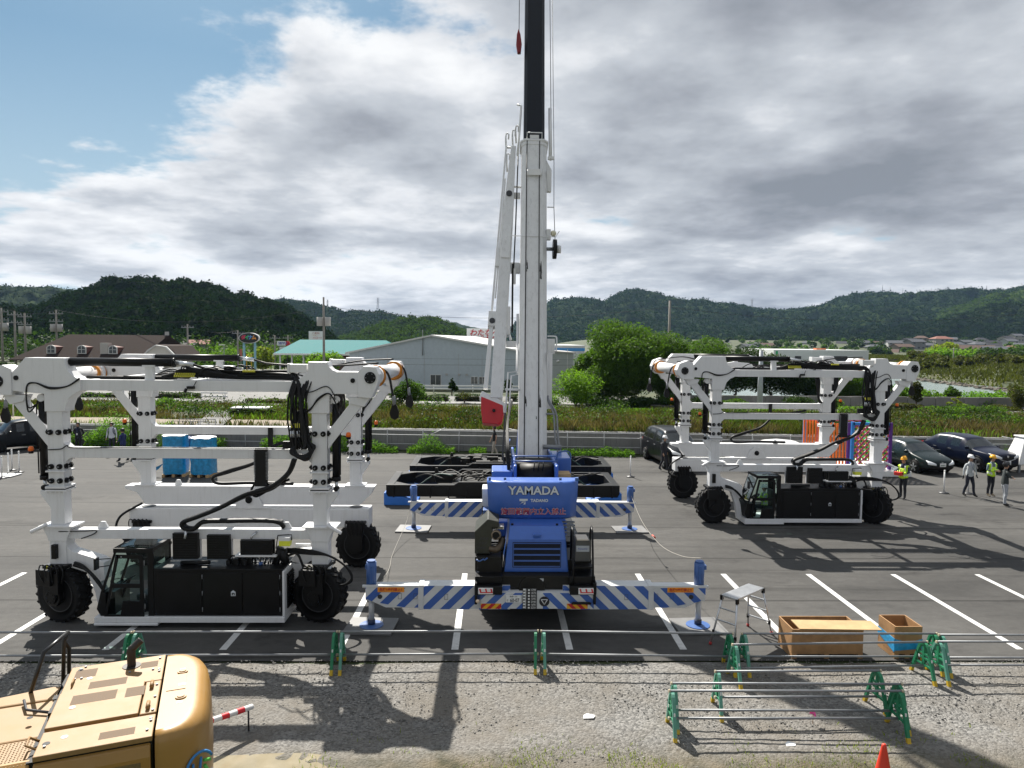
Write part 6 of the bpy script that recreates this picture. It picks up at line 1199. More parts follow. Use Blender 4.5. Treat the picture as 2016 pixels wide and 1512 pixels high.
for x in (-0.9, 1.1): q.box(x-0.05, x+0.05, 1.5, 1.6, 0.3, 2.6)
q.box(-1.5, 1.5, 1.5, 1.6, 2.4, 2.5); q.build('pink_frame', cols['pink'], lt)
hp_ = thing('white_hopper', 'tapered white plastic hopper at the right edge beside the dark blue car', 'hopper', (G(2012, 945).x+2.0, 36.0, 0)); q = MB()
vs = [(-0.75, -0.6, 0.4), (0.75, -0.6, 0.4), (0.75, 0.6, 0.4), (-0.75, 0.6, 0.4), (-0.3, -0.35, 1.75), (0.4, -0.35, 1.75), (0.4, 0.35, 1.75), (-0.3, 0.35, 1.75)]
q.add(vs, [(0, 3, 2, 1), (4, 5, 6, 7), (0, 1, 5, 4), (1, 2, 6, 5), (2, 3, 7, 6), (3, 0, 4, 7)]); q.box(-0.36, 0.46, -0.41, 0.41, 1.75, 1.83); q.build('hopper_shell', whitep, hp_, bevel=0.03); q = MB()
for x in (-0.65, 0.65):
    for y in (-0.5, 0.5): q.box(x-0.05, x+0.05, y-0.05, y+0.05, 0.0, 0.42)
q.build('hopper_leg', steel, hp_)
skin = mat('skin', (0.42, 0.25, 0.17), 0.55, var=0.08, scale=20)
hairm = mat('black_hair', (0.012, 0.010, 0.009), 0.5, var=0.2)
eye_m = mat('eye_dark', (0.02, 0.015, 0.012), 0.3)
clothm = {}
def cloth(c):
    k = '_'.join(f'{x:.3f}' for x in c)
    if k not in clothm: clothm[k] = mat('cloth', c, 0.8, var=0.22, scale=7, bump=0.35, bscale=16)
    return clothm[k]
def person(label, loc, face, top, trousers, shoes=(0.015, 0.015, 0.015), pose=None, short=False, head=None, vest=False, height=1.72, seated=False, lanyard=False, backpack=False, device=False, gloves=None, parent=None):
    """face: direction the person looks at (degrees, 0 = towards -Y / the camera)"""
    po = dict(la=(0.24, 0.0, 1.16, 0.27, -0.04, 0.90), ra=(-0.24, 0.0, 1.16, -0.27, -0.04, 0.90), ll=(0.10, -0.02, 0.50, 0.11, 0.03, 0.09), rl=(-0.10, -0.02, 0.50, -0.11, 0.03, 0.09), lean=0.0, turn=0.0)
    po.update(pose or {})
    V, E_, Rr, K = [], [], [], []
    def vert(p, r): V.append(Vector(p)); Rr.append(r if isinstance(r, tuple) else (r, r)); return len(V)-1
    def bone(a, b, k): E_.append((a, b)); K.append(k)
    le = po['lean']; hp = 0.93 if not seated else 0.93
    pel = vert((0, 0, hp), (0.155, 0.115)); sp = vert((0, -le*0.3, hp+0.2), (0.145, 0.11)); chs = vert((0, -le*0.7, hp+0.42), (0.165, 0.12)); nk0 = vert((0, -le*0.9, hp+0.53), (0.085, 0.075)); nk = vert((0, -le-0.01, hp+0.585), 0.052); hb = vert((0, -le-0.025, hp+0.645), (0.066, 0.075)); hm = vert((0, -le-0.02, hp+0.71), (0.076, 0.095)); ht = vert((0, -le-0.01, hp+0.775), (0.062, 0.075))
    bone(pel, sp, 'top'); bone(sp, chs, 'top'); bone(chs, nk0, 'top'); bone(nk0, nk, 'skin'); bone(nk, hb, 'skin'); bone(hb, hm, 'skin'); bone(hm, ht, 'skin')
    for nm, sg in (('la', 1), ('ra', -1)):
        ex_, ey, ez, wx, wy, wz = po[nm]
        cl = vert((sg*0.11, -le*0.75, hp+0.465), 0.062); sh = vert((sg*0.185, -le*0.7, hp+0.445), 0.062); ua = vert((sg*0.185*0.5+ex_*0.5, (ey-le*0.7)*0.5, (hp+0.445+ez)/2), 0.05); el = vert((ex_, ey, ez), 0.042); wr = vert((wx, wy, wz), 0.027)
        bone(chs, cl, 'top'); bone(cl, sh, 'top'); bone(sh, ua, 'top'); bone(ua, el, 'skin' if short else 'top'); bone(el, wr, 'skin' if short else 'top')
        d = (V[wr]-V[el]).normalized(); side = Vector((0, 1, 0)) if abs(d.y) < 0.8 else Vector((0, 0, 1)); side = (side-d*side.dot(d)).normalized(); nrm = d.cross(side)
        pm = vert(V[wr]+d*0.05, (0.036, 0.018)); bone(wr, pm, 'hand'); pe = vert(V[wr]+d*0.09, (0.038, 0.016)); bone(pm, pe, 'hand')
        for i, ln in enumerate((0.068, 0.078, 0.072, 0.055)):
            o = side*(0.027-0.018*i); f1 = vert(V[pe]+o+d*ln*0.5+nrm*0.006*sg, 0.0095); f2 = vert(V[pe]+o+d*ln*0.95+nrm*0.022*sg, 0.0085); bone(pe, f1, 'hand'); bone(f1, f2, 'hand')
        t1 = vert(V[wr]+d*0.055+side*0.045, 0.011); t2 = vert(V[wr]+d*0.095+side*0.058, 0.009); bone(pm, t1, 'hand'); bone(t1, t2, 'hand')
    for nm, sg in (('ll', 1), ('rl', -1)):
        kx, ky, kz, ax_, ay, az = po[nm]
        hj = vert((sg*0.09, 0, hp-0.07), 0.098); mt = vert((sg*0.045+kx*0.5, ky*0.5, (hp-0.07+kz)/2), 0.082); kn = vert((kx, ky, kz), 0.061); cf = vert((kx*0.6+ax_*0.4, ky*0.6+ay*0.4+0.02, kz*0.6+az*0.4), 0.06); an = vert((ax_, ay, az), 0.046)
        bone(pel, hj, 'tr'); bone(hj, mt, 'tr'); bone(mt, kn, 'tr'); bone(kn, cf, 'tr'); bone(cf, an, 'tr')
        h_ = vert((ax_, ay+0.035, az-0.045), 0.042); ft = vert((ax_+sg*0.01, ay-0.11, az-0.05), (0.043, 0.036)); to = vert((ax_+sg*0.015, ay-0.17, az-0.058), (0.036, 0.026))
        bone(an, h_, 'sh'); bone(an, ft, 'sh'); bone(ft, to, 'sh')
    nose = vert(V[hm]+Vector((0, -0.112, -0.028)), 0.012); bone(hm, nose, 'skin')
    for sg in (-1, 1): e = vert(V[hm]+Vector((sg*0.086, 0.012, -0.02)), (0.012, 0.02)); bone(hm, e, 'skin')
    sc_ = height/1.72
    me = bpy.data.meshes.new('person'); me.from_pydata([tuple(v) for v in V], E_, []); ob = bpy.data.objects.new('person', me); COL.objects.link(ob)
    m = ob.modifiers.new('skin', 'SKIN'); m.use_smooth_shade = True
    for i, r in enumerate(Rr): me.skin_vertices[0].data[i].radius = r
    me.skin_vertices[0].data[0].use_root = True
    s2 = ob.modifiers.new('subsurf', 'SUBSURF'); s2.levels = 1; s2.render_levels = 1
    bpy.context.view_layer.update()
    bm_ = bpy.data.meshes.new_from_object(ob.evaluated_get(bpy.context.evaluated_depsgraph_get())); bpy.data.objects.remove(ob); bm_.name = 'person'
    mats_ = [cloth(top), cloth(trousers), skin, cloth(shoes), cloth(gloves) if gloves else skin]; mi = {'top': 0, 'tr': 1, 'skin': 2, 'sh': 3, 'hand': 4}
    bm_.materials.clear()
    for x in mats_: bm_.materials.append(x)
    segs = [(V[a], V[b], k, min(Rr[a][0], Rr[b][0])) for (a, b), k in zip(E_, K)]
    for p in bm_.polygons:
        c = p.center; best = (9, 'top')
        for a, b, k, r in segs:
            d = b-a; t = max(0, min(1, (c-a).dot(d)/max(d.length_squared, 1e-9))); ds = (c-a-d*t).length-r
            if ds < best[0]: best = (ds, k)
        k = best[1]
        if k == 'top' and c.z < hp-0.03 and abs(c.x) < 0.2: k = 'tr' if (po is None or c.z < hp-0.06) else k
        p.material_index = mi[k]; p.use_smooth = True
    o = bpy.data.objects.new('person', bm_); COL.objects.link(o); o.location = loc; o.rotation_euler = (0, 0, R(face)); o.scale = (sc_,)*3
    if parent is not None: o.parent = parent
    else: tag(o, label, 'person')
    hc = V[hm]
    q = MB()
    for sg in (-1, 1): q.ball(hc+Vector((sg*0.032, -0.088, 0.0)), 0.011, nu=8, nv=6)
    q.build('eyes', eye_m, o); q = MB(); q.box(hc.x-0.024, hc.x+0.024, hc.y-0.094, hc.y-0.08, hc.z-0.065, hc.z-0.057); q.build('mouth', mat('lips', (0.28, 0.1, 0.08), 0.5), o)
    if head and head[0] == 'helmet':
        q = MB(); c = hc+Vector((0, 0.005, 0.03)); q.lathe([(0.118, 0.0), (0.118, 0.03), (0.108, 0.075), (0.08, 0.11), (0.04, 0.126), (0.0, 0.13)], c=c, n=20); q.v = [(x, y*1.12 if True else y, z) for x, y, z in q.v]
        q.prism([(-0.085, -0.09), (0.085, -0.09), (0.06, -0.165), (0.0, -0.18), (-0.06, -0.165)], c.z-0.004, c.z+0.012, ax='z', M=Matrix.Translation((0, c.y, 0))); q.box(-0.02, 0.02, c.y-0.11, c.y+0.11, c.z+0.10, c.z+0.142)
        q.build('helmet', mat('helmet', head[1], 0.3, var=0.03), o)
        q = MB(); q.lathe([(0.088, -0.045), (0.096, 0.0), (0.1, 0.03)], c=hc+Vector((0, 0.02, 0)), n=16); q.v = [v if v[1] > hc.y-0.03 else (v[0]*0.97, hc.y-0.03, v[2]) for v in q.v]; q.build('hair', hairm, o)
    else:
        q = MB(); q.lathe([(0.09, -0.055), (0.099, -0.01), (0.1, 0.03), (0.09, 0.075), (0.06, 0.105), (0.0, 0.118)], c=hc+Vector((0, 0.012, 0.0)), n=18)
        q.v = [(x, (y-hc.y)*1.1+hc.y if y > hc.y-0.03 else max(hc.y-0.105, y), z if y > hc.y-0.045 else max(z, hc.z+0.045)) for x, y, z in q.v]; q.build('hair', hairm, o)
    if vest:
        q = MB(); vt = {}; vlist = []; fl = []
        for p in bm_.polygons:
            c = p.center
            if hp-0.04 < c.z < hp+0.50 and abs(c.x) < 0.20 and p.material_index == 0 and (c.z > hp+0.36 or abs(c.y) < 0.25):
                if abs(c.x) < 0.045 and c.y < 0 and c.z > hp+0.3: continue
                f = []
                for vi in p.vertices:
                    if vi not in vt: vt[vi] = len(vlist); v = bm_.vertices[vi]; vlist.append(v.co+v.normal*0.018)
                    f.append(vt[vi])
                fl.append(f)
        q.add(vlist, fl, 0, True)
        for k_, f in enumerate(fl):
            cz = sum(vlist[i].z for i in f)/len(f); cx = sum(vlist[i].x for i in f)/len(f)
            if abs(cz-(hp+0.1)) < 0.035 or abs(abs(cx)-0.10) < 0.022: q.m[k_] = 1
        v_ = q.build('vest', [mat('hi_vis', (0.55, 0.85, 0.03), 0.6, var=0.06), mat('reflective', (0.62, 0.65, 0.62), 0.35)], o); sm = v_.modifiers.new('solid', 'SOLIDIFY'); sm.thickness = 0.008
    if lanyard:
        q = MB(); q.tube([(-0.06, -0.1, hp+0.52), (-0.01, -0.155, hp+0.28), (0.0, -0.155, hp+0.22)], 0.006, n=5, m=1); q.tube([(0.06, -0.1, hp+0.52), (0.01, -0.155, hp+0.28)], 0.006, n=5, m=1); q.box(-0.035, 0.035, -0.165, -0.158, hp+0.12, hp+0.22); q.build('name_tag', [whitep, navy], o)
    if backpack:
        q = MB(); q.box(-0.15, 0.15, 0.12, 0.28, hp+0.1, hp+0.48)
        for sg in (-1, 1): q.tube(spline([(sg*0.11, 0.14, hp+0.46), (sg*0.12, 0.02, hp+0.535), (sg*0.125, -0.12, hp+0.46), (sg*0.14, -0.14, hp+0.28), (sg*0.15, 0.0, hp+0.15), (sg*0.13, 0.14, hp+0.14)]), 0.022, n=6)
        q.build('backpack', cloth((0.02, 0.03, 0.06)), o, bevel=0.03)
    return o
def foot(u, v): p = G(u, v); p.z = 0.006; return p
walk = dict(ll=(0.09, -0.10, 0.50, 0.10, -0.16, 0.09), rl=(-0.09, 0.02, 0.52, -0.10, 0.22, 0.12), la=(0.25, 0.06, 1.16, 0.26, 0.02, 0.92), ra=(-0.25, -0.04, 1.16, -0.26, -0.16, 0.93))
hold = dict(la=(0.25, -0.02, 1.14, 0.10, -0.27, 1.14), ra=(-0.25, -0.02, 1.14, -0.10, -0.27, 1.14))
person('man in dark suit with a white name tag standing left of the white shirted man', foot(155, 893), 8, (0.012, 0.013, 0.02), (0.012, 0.012, 0.016), lanyard=True, pose=dict(la=(0.25, 0.06, 1.14, 0.12, 0.16, 0.98), ra=(-0.25, 0.06, 1.14, -0.12, 0.16, 0.98)))
person('man in white shirt with a dark backpack behind the nearer carrier', foot(221, 893), 5, (0.66, 0.67, 0.72), (0.02, 0.022, 0.035), backpack=True)
person('man in navy jacket turned away, walking behind the nearer carrier', foot(243, 909), -100, (0.018, 0.03, 0.11), (0.016, 0.018, 0.03), pose=dict(walk, **{'la': (0.25, -0.02, 1.14, 0.16, -0.2, 1.05)}))
person('person in a white top half hidden by the rear column of the nearer carrier', foot(267, 899), 40, (0.66, 0.66, 0.66), (0.02, 0.02, 0.03), pose=dict(hold, ra=(-0.27, -0.1, 1.2, -0.14, -0.2, 1.42)))
person('man in black polo shirt and beige trousers behind the crane', foot(973, 900), -78, (0.012, 0.012, 0.013), (0.33, 0.30, 0.25), short=True, pose=walk)
person('worker in dark clothes and white helmet before the black van', foot(1307, 927), 35, (0.014, 0.016, 0.022), (0.013, 0.013, 0.018), head=('helmet', (0.78, 0.78, 0.78)), pose=walk)
w1 = person('worker in hi-vis vest and yellow helmet holding a red control box', foot(1777, 982), -62, (0.02, 0.03, 0.07), (0.014, 0.015, 0.02), head=('helmet', (0.82, 0.40, 0.02)), vest=True, pose=dict(la=(0.25, -0.02, 1.14, 0.10, -0.26, 1.10), ra=(-0.25, -0.02, 1.14, -0.10, -0.26, 1.10), ll=(0.11, -0.06, 0.50, 0.12, -0.06, 0.09)))
rc = thing('remote_control', 'red crane remote control box held by the worker in a hi-vis vest', 'remote control', w1.matrix_basis @ Vector((0, -0.36, 1.10)), R(-62)); q = MB(); q.box(-0.16, 0.16, -0.1, 0.1, -0.08, 0.08); q.build('controller_body', mat('control_red', (0.7, 0.04, 0.03), 0.4), rc, bevel=0.03); q = MB()
for x in (-0.09, 0.0, 0.09): q.cyl((x, 0, 0.08), (x, 0, 0.14), 0.016, n=8); q.ball((x, 0, 0.145), 0.022)
q.build('joystick', black, rc); q = MB(); q.tube(spline([(-0.17, 0, 0.0), (-0.2, 0.02, 0.08), (-0.17, 0.08, 0.12)]), 0.015); q.tube(spline([(0.17, 0, 0.0), (0.2, 0.02, 0.08), (0.17, 0.08, 0.12)]), 0.015); q.build('grab_bar', black, rc)
person('worker in light grey jacket and white helmet walking beside the dark hatchback', foot(1907, 977), 12, (0.42, 0.45, 0.46), (0.014, 0.016, 0.028), head=('helmet', (0.78, 0.78, 0.78)), gloves=(0.02, 0.02, 0.02), lanyard=True, pose=dict(ll=(0.14, -0.08, 0.50, 0.15, -0.12, 0.09), rl=(-0.12, 0.0, 0.51, -0.17, 0.12, 0.10), la=(0.30, 0.02, 1.17, 0.36, 0.0, 0.92), ra=(-0.29, 0.02, 1.17, -0.34, -0.02, 0.92)))
person('worker in hi-vis vest and yellow helmet looking down at a paper', foot(1949, 977), 14, (0.13, 0.19, 0.22), (0.013, 0.014, 0.02), shoes=(0.3, 0.24, 0.17), head=('helmet', (0.82, 0.42, 0.02)), vest=True, pose=dict(hold, lean=0.03))
person('worker in dark top, grey trousers and black helmet at the right edge', foot(1976, 996), 80, (0.03, 0.038, 0.038), (0.36, 0.38, 0.41), head=('helmet', (0.02, 0.02, 0.022)), pose=dict(la=(0.22, -0.1, 1.18, 0.02, -0.24, 1.15), ra=(-0.22, -0.1, 1.18, -0.02, -0.24, 1.18), ll=(0.1, -0.07, 0.50, 0.1, -0.08, 0.09)))
op = person('operator in a hi-vis vest sitting in the cab of the farther carrier', Vector((9.78, 25.22, -0.17)), -90, (0.35, 0.38, 0.4), (0.02, 0.02, 0.03), vest=True, seated=True, head=('helmet', (0.78, 0.78, 0.78)), height=1.5, pose=dict(ll=(0.12, -0.42, 0.88, 0.13, -0.46, 0.52), rl=(-0.12, -0.42, 0.88, -0.13, -0.46, 0.52), la=(0.24, -0.12, 1.16, 0.15, -0.36, 1.2), ra=(-0.24, -0.12, 1.16, -0.15, -0.36, 1.2)))
HATCH = dict(st=[(2.20,.60,.30,.58,.62,.50),(2.12,.76,.22,.68,.72,.62),(1.75,.86,.18,.80,.86,.72),(1.1,.88,.18,.93,.99,.74),(1.06,.88,.18,.935,1.0,.74),(0.28,.88,.18,.95,1.42,.60),(0.2,.88,.18,.95,1.44,.60),(-0.42,.88,.18,.96,1.49,.60),(-0.5,.88,.18,.96,1.49,.60),(-1.25,.88,.18,.98,1.43,.58),(-1.33,.88,.18,.98,1.41,.58),(-1.95,.84,.20,1.00,1.12,.58),(-2.12,.80,.24,.96,1.02,.60),(-2.2,.70,.34,.80,.86,.55)], ws=(4,5), rw=(10,11), side=[(4,5),(6,7),(8,9)], wheel=.32, wx=(1.36,-1.34))
SUV = dict(st=[(2.36,.66,.36,.86,.90,.56),(2.30,.82,.28,.96,1.00,.66),(1.9,.92,.26,1.02,1.08,.78),(1.2,.94,.26,1.07,1.14,.80),(1.15,.94,.26,1.08,1.15,.80),(0.45,.94,.26,1.09,1.60,.66),(0.36,.94,.26,1.09,1.63,.66),(-0.42,.94,.26,1.10,1.69,.67),(-0.5,.94,.26,1.10,1.69,.67),(-1.35,.94,.26,1.12,1.65,.64),(-1.45,.94,.26,1.12,1.63,.64),(-2.1,.90,.28,1.14,1.28,.66),(-2.3,.86,.32,1.05,1.12,.66),(-2.36,.76,.42,.90,.96,.6)], ws=(4,5), rw=(10,11), side=[(4,5),(6,7),(8,9)], wheel=.37, wx=(1.45,-1.42))
VAN = dict(st=[(1.70,.62,.30,.74,.78,.54),(1.66,.70,.22,.86,.92,.60),(1.40,.735,.2,.96,1.02,.64),(1.02,.74,.2,1.02,1.08,.66),(0.98,.74,.2,1.03,1.09,.66),(0.5,.74,.2,1.04,1.62,.60),(0.42,.74,.2,1.04,1.66,.60),(-0.12,.74,.2,1.04,1.71,.61),(-0.2,.74,.2,1.04,1.71,.61),(-0.98,.74,.2,1.04,1.70,.61),(-1.06,.74,.2,1.04,1.69,.61),(-1.56,.73,.2,1.02,1.62,.58),(-1.66,.72,.22,1.0,1.15,.60),(-1.70,.68,.3,.84,.9,.58)], ws=(4,5), rw=(11,12), side=[(4,5),(6,7),(8,9),(10,11)], wheel=.285, wx=(1.18,-1.2))
MPV = dict(st=[(2.45,.72,.30,.92,.96,.6),(2.40,.84,.24,1.02,1.06,.68),(2.05,.90,.2,1.12,1.18,.76),(1.65,.92,.2,1.16,1.22,.78),(1.6,.92,.2,1.17,1.23,.78),(0.75,.92,.2,1.18,1.84,.70),(0.66,.92,.2,1.18,1.88,.70),(-0.2,.92,.2,1.18,1.93,.71),(-0.28,.92,.2,1.18,1.93,.71),(-1.3,.92,.2,1.18,1.91,.70),(-1.38,.92,.2,1.18,1.9,.70),(-2.25,.90,.22,1.16,1.82,.66),(-2.4,.88,.26,1.1,1.3,.7),(-2.46,.8,.36,.95,1.0,.66)], ws=(4,5), rw=(11,12), side=[(4,5),(6,7),(8,9),(10,11)], wheel=.33, wx=(1.5,-1.5))
lamp_m = mat('headlamp', (0.75, 0.78, 0.8), 0.1, 0.0, var=0.1, spec=1.0); tyre_m = rubber; wheel_m = mat('alloy_wheel', (0.42, 0.43, 0.45), 0.3, 0.8, var=0.1)
from mathutils.bvhtree import BVHTree
def make_car(label, D, loc, heading, paint, group=None, simple=False, grille='slim'):
    """heading in degrees: 0 points to +X, -90 towards the camera"""
    root = thing('parked_car', label, 'car', loc, R(heading), group)
    st = D['st']; q = MB(); n = 8; ring = 2*n-2
    vs = []
    for (x, w, zb, be, ro, rw) in st:
        half = [(0, zb), (w*.84, zb), (w, zb+.14), (w*1.0, (zb+be)/2+.05), (w*.965, be), (rw, ro-.05), (rw*.72, ro), (0, ro+.025)]
        vs += [(x, y, z) for y, z in half]+[(x, -y, z) for y, z in reversed(half[1:-1])]
    fs = []; ms = []
    for s in range(len(st)-1):
        for k in range(ring):
            m = 0; kk = k if k < n-1 else ring-1-k
            if kk == 4 and any(s == a for a, b in D['side']): m = 1
            if kk in (5, 6) and s in (D['ws'][0], D['rw'][0]): m = 1
            if kk in (0, 1): m = 2
            fs.append((s*ring+k, s*ring+(k+1) % ring, (s+1)*ring+(k+1) % ring, (s+1)*ring+k)); ms.append(m)
    fs += [tuple(reversed(range(ring))), tuple((len(st)-1)*ring+k for k in range(ring))]; ms += [0, 0]
    q.add(vs, fs, 0, True); q.m[-len(ms):] = ms
    body = q.build('body', [paint, carglass, black], root)
    s2 = body.modifiers.new('subsurf', 'SUBSURF'); s2.levels = s2.render_levels = 1 if simple else 2
    bpy.context.view_layer.update(); bvh = BVHTree.FromObject(body, bpy.context.evaluated_depsgraph_get())
    def snap(y, z, x0):
        h = bvh.ray_cast(Vector((x0, y, z)), Vector((-1, 0, 0)))[0]
        return Vector((h.x+0.012, y, z)) if h else Vector((x0-1.35, y, z))
    wmax = max(s[1] for s in st); r = D['wheel']; fx = st[0][0]; be0, zb0, w0 = st[1][3], st[1][2], st[1][1]
    for x in D['wx']:
        for sg in (-1, 1):
            y = sg*(wmax-0.06)
            a = MB(); a.cyl((x, sg*(wmax-0.22), r+0.02), (x, sg*(wmax+0.004), r+0.02), r+0.055, n=26); a.build('wheel_arch', black, body)
            t = MB(); t.lathe([(r*.66, -.1), (r*.95, -.1), (r, -.06), (r, .06), (r*.95, .1), (r*.66, .1)], c=(x, y+sg*.02, r), ax=(0, 1, 0), n=26)
            w_ = t.build('wheel', tyre_m, root); t = MB(); c = (x, y+sg*.105, r)
            t.lathe([(r*.68, 0), (r*.6, -sg*.02), (r*.58, -sg*.05)], c=c, ax=(0, 1, 0), n=26)
            for k in range(5 if not simple else 0):
                an = 2*math.pi*k/5; M = Matrix.Translation(c) @ Matrix.Rotation(an, 4, 'Y'); t.box(-.035, .035, -.03, .005, 0, r*.64, 0, M)
            t.cyl((x, y+sg*.06, r), (x, y+sg*.11, r), r*(.14 if not simple else .6), n=12); t.build('rim', wheel_m, w_)
    for sg in (-1, 1):
        q = MB(); nn = 7; pts = []
        for a in range(nn+1):
            y_ = sg*w0*(.46+.50*a/nn)
            for b in range(3): pts.append(snap(y_, be0-.19+.05*a/nn+(.045+.05*a/nn)*b, fx+1))
        q.add(pts, [(3*a+b, 3*a+3+b, 3*a+4+b, 3*a+1+b) for a in range(nn) for b in (0, 1)], 0, True); h = q.build('headlight', lamp_m, root, fix=False)
        sm = h.modifiers.new('solid', 'SOLIDIFY'); sm.thickness = 0.03; sm.offset = 0
        if not simple:
            q = MB(); xm = st[4][0]-.28; q.cbox((xm, sg*(wmax+.06), st[4][3]+.07), (.12, .2, .14)); q.build('mirror', paint, root, bevel=0.03)
        xr = st[-2][0]; q = MB(); q.cbox((xr+.05, sg*st[-2][1]*.88, st[-2][3]-.08), (.16, .12, .22)); q.build('tail_light', mat('tail_red', (0.35, 0.01, 0.01), 0.2), root, bevel=0.02)
    q = MB(); zc = zb0+.16
    def patch(y1, z0, z1):
        n_ = 10; pts = [snap(-y1+2*y1*a/n_, z, fx+1)+Vector((.006, 0, 0)) for a in range(n_+1) for z in (z0, z1)]; q.add(pts, [(2*a, 2*a+2, 2*a+3, 2*a+1) for a in range(n_)])
    patch(w0*.72, zb0+.12, zb0+.26)
    if grille == 'big': patch(w0*.52, be0-.32, be0-.08)
    g = q.build('grille', black, root, fix=False)
    if not simple:
        q = MB(); xp = snap(0, zc+.14, fx+1).x+.02; q.cbox((xp, 0, zc+.14), (.02, .33, .165)); p = q.build('number_plate', whitep, root); q = MB()
        for k in range(4): q.cbox((xp+.012, -.1+.065*k, zc+.125), (.004, .035, .07))
        q.build('plate_marks', mat('plate_green', (0.04, 0.12, 0.08), 0.5), p); q = MB(); xe = snap(0, be0-.08, fx+1).x; q.cyl((xe-.02, 0, be0-.08), (xe+.012, 0, be0-.08), .055, n=16); q.build('emblem', chrome, root)
        q = MB()
        for x in (st[5][0]+.35, st[8][0]+.03, st[10][0]-.1):
            for sg in (-1, 1): q.box(x-.006, x+.006, sg*(wmax-.004)-.003, sg*(wmax-.004)+.003, .34, st[7][3]-.03)
        q.build('door_seams', black, body); q = MB()
        for x in (st[8][0]+.22, st[10][0]+.2):
            for sg in (-1, 1): q.cbox((x, sg*(wmax+.004), st[7][3]-.14), (.2, .03, .03))
        q.build('door_handles', chrome, body)
        if grille == 'big':
            q = MB()
            for sg in (-1, 1): q.tube([(fx-.0, sg*.05, be0-.31), (fx+.0, sg*w0*.55, be0-.22), (fx-.08, sg*w0*.75, be0-.1)], .02, n=6)
            q.build('chrome_trim', chrome, g)
    return root
def carpaint(n, c): return mat(n, c, 0.3, 0.0, var=0.03, coat=0.12, spec=0.2)
pb_, pn, pg, pw, ps = carpaint('car_black', (0.006, 0.007, 0.009)), carpaint('car_navy', (0.004, 0.007, 0.022)), carpaint('car_green_black', (0.008, 0.016, 0.017)), carpaint('car_white', (0.7, 0.7, 0.7)), carpaint('car_silver', (0.38, 0.41, 0.44))
make_car('very dark green hatchback parked nearest the coloured lattice pavilion', HATCH, (21.95, 36.7, 0), -82, pg)
make_car('dark blue sport utility car at the right edge', SUV, (25.4, 37.3, 0), -78, pn, grille='big')
make_car('black minivan parked at the left edge by the fence', VAN, (-27.3, 41.2, 0), -128, pb_)
make_car('large black people carrier behind the worker in a white helmet', MPV, (9.45, 37.6, 0), -84, pb_, grille='big')
make_car('white car whose roof shows behind the farther carrier', HATCH, (14.3, 36.4, 0), 178, pw)
far = [(452, 728, HATCH, pw, 20, 'white hatchback leftmost in the distant shop car park'), (486, 724, HATCH, ps, 8, 'pale silver hatchback in the distant shop car park left of the round green tree'), (512, 736, HATCH, pb_, 15, 'black car at the near end of the distant shop car park'), (538, 722, SUV, ps, 10, 'silver car in the distant shop car park right of the round green tree'), (560, 722, SUV, pb_, 172, 'black car in the distant shop car park beside the silver one'), (585, 720, VAN, pw, 5, 'white minivan rightmost in the distant shop car park')]
for u, v, D, pnt, hd_, lab in far: p = G(u, v+6, 1.0); make_car(lab, D, (p.x, min(p.y, 98), 1.02), hd_, pnt, 'cars in the distant shop car park', simple=True)
p = P(1132, 735, 92); make_car('white van parked beside the corrugated annex', MPV, (p.x, 92, 1.05), -20, pw, simple=True)
L_dark = leafmat('leaf_dark', (0.012, 0.03, 0.008), (0.042, 0.075, 0.018), 0.3); L_mid = leafmat('leaf_mid', (0.026, 0.062, 0.011), (0.095, 0.165, 0.028), 0.38); L_bright = leafmat('leaf_bright', (0.06, 0.13, 0.015), (0.16, 0.27, 0.03), 0.4); L_yel = leafmat('leaf_yellowgreen', (0.09, 0.13, 0.015), (0.24, 0.27, 0.04), 0.4)
L_olive = leafmat('leaf_olive', (0.028, 0.036, 0.010), (0.095, 0.10, 0.024), 0.3); L_grass = leafmat('grass_green', (0.028, 0.055, 0.010), (0.10, 0.125, 0.026), 0.3); L_dry = leafmat('grass_dry', (0.055, 0.045, 0.024), (0.17, 0.135, 0.072), 0.25); L_weed = leafmat('weed_green', (0.06, 0.14, 0.02), (0.15, 0.28, 0.04), 0.4)
bark = mat('bark', (0.075, 0.055, 0.04), 0.9, var=0.35, scale=12, bump=0.6)
def leafmesh(name, Pp, size, m, parent=None, up=0.35, aspect=0.55):
    n = len(Pp); nr = rng.normal(size=(n, 3)); nr[:, 2] = np.abs(nr[:, 2])+up; nr /= np.linalg.norm(nr, axis=1)[:, None]
    a = rng.normal(size=(n, 3)); a -= nr*(a*nr).sum(1)[:, None]; a /= np.linalg.norm(a, axis=1)[:, None]; b = np.cross(nr, a)
    s = (size*(0.6+0.8*rng.random(n)))[:, None]
    bend = nr*s*0.15
    V = np.stack([Pp-a*s*0.5, Pp-b*s*aspect*0.5+bend, Pp+a*s*0.5, Pp+b*s*aspect*0.5+bend], 1).reshape(-1, 3)
    return npmesh(name, V, np.arange(4*n).reshape(n, 4), m, parent)
def blobpts(c, r, n, shell=0.55, flat=1.0):
    d = rng.normal(size=(n, 3)); d /= np.linalg.norm(d, axis=1)[:, None]
    k = shell+(1-shell)*rng.random(n)**0.6
    nz = np.array([mnoise.noise(Vector((x*2.2+c[0], y*2.2+c[1], z*2.2))) for x, y, z in d]) if n < 3000 else 0
    return np.asarray(c)+d*np.asarray(r)*(k*(1+0.25*nz))[:, None]
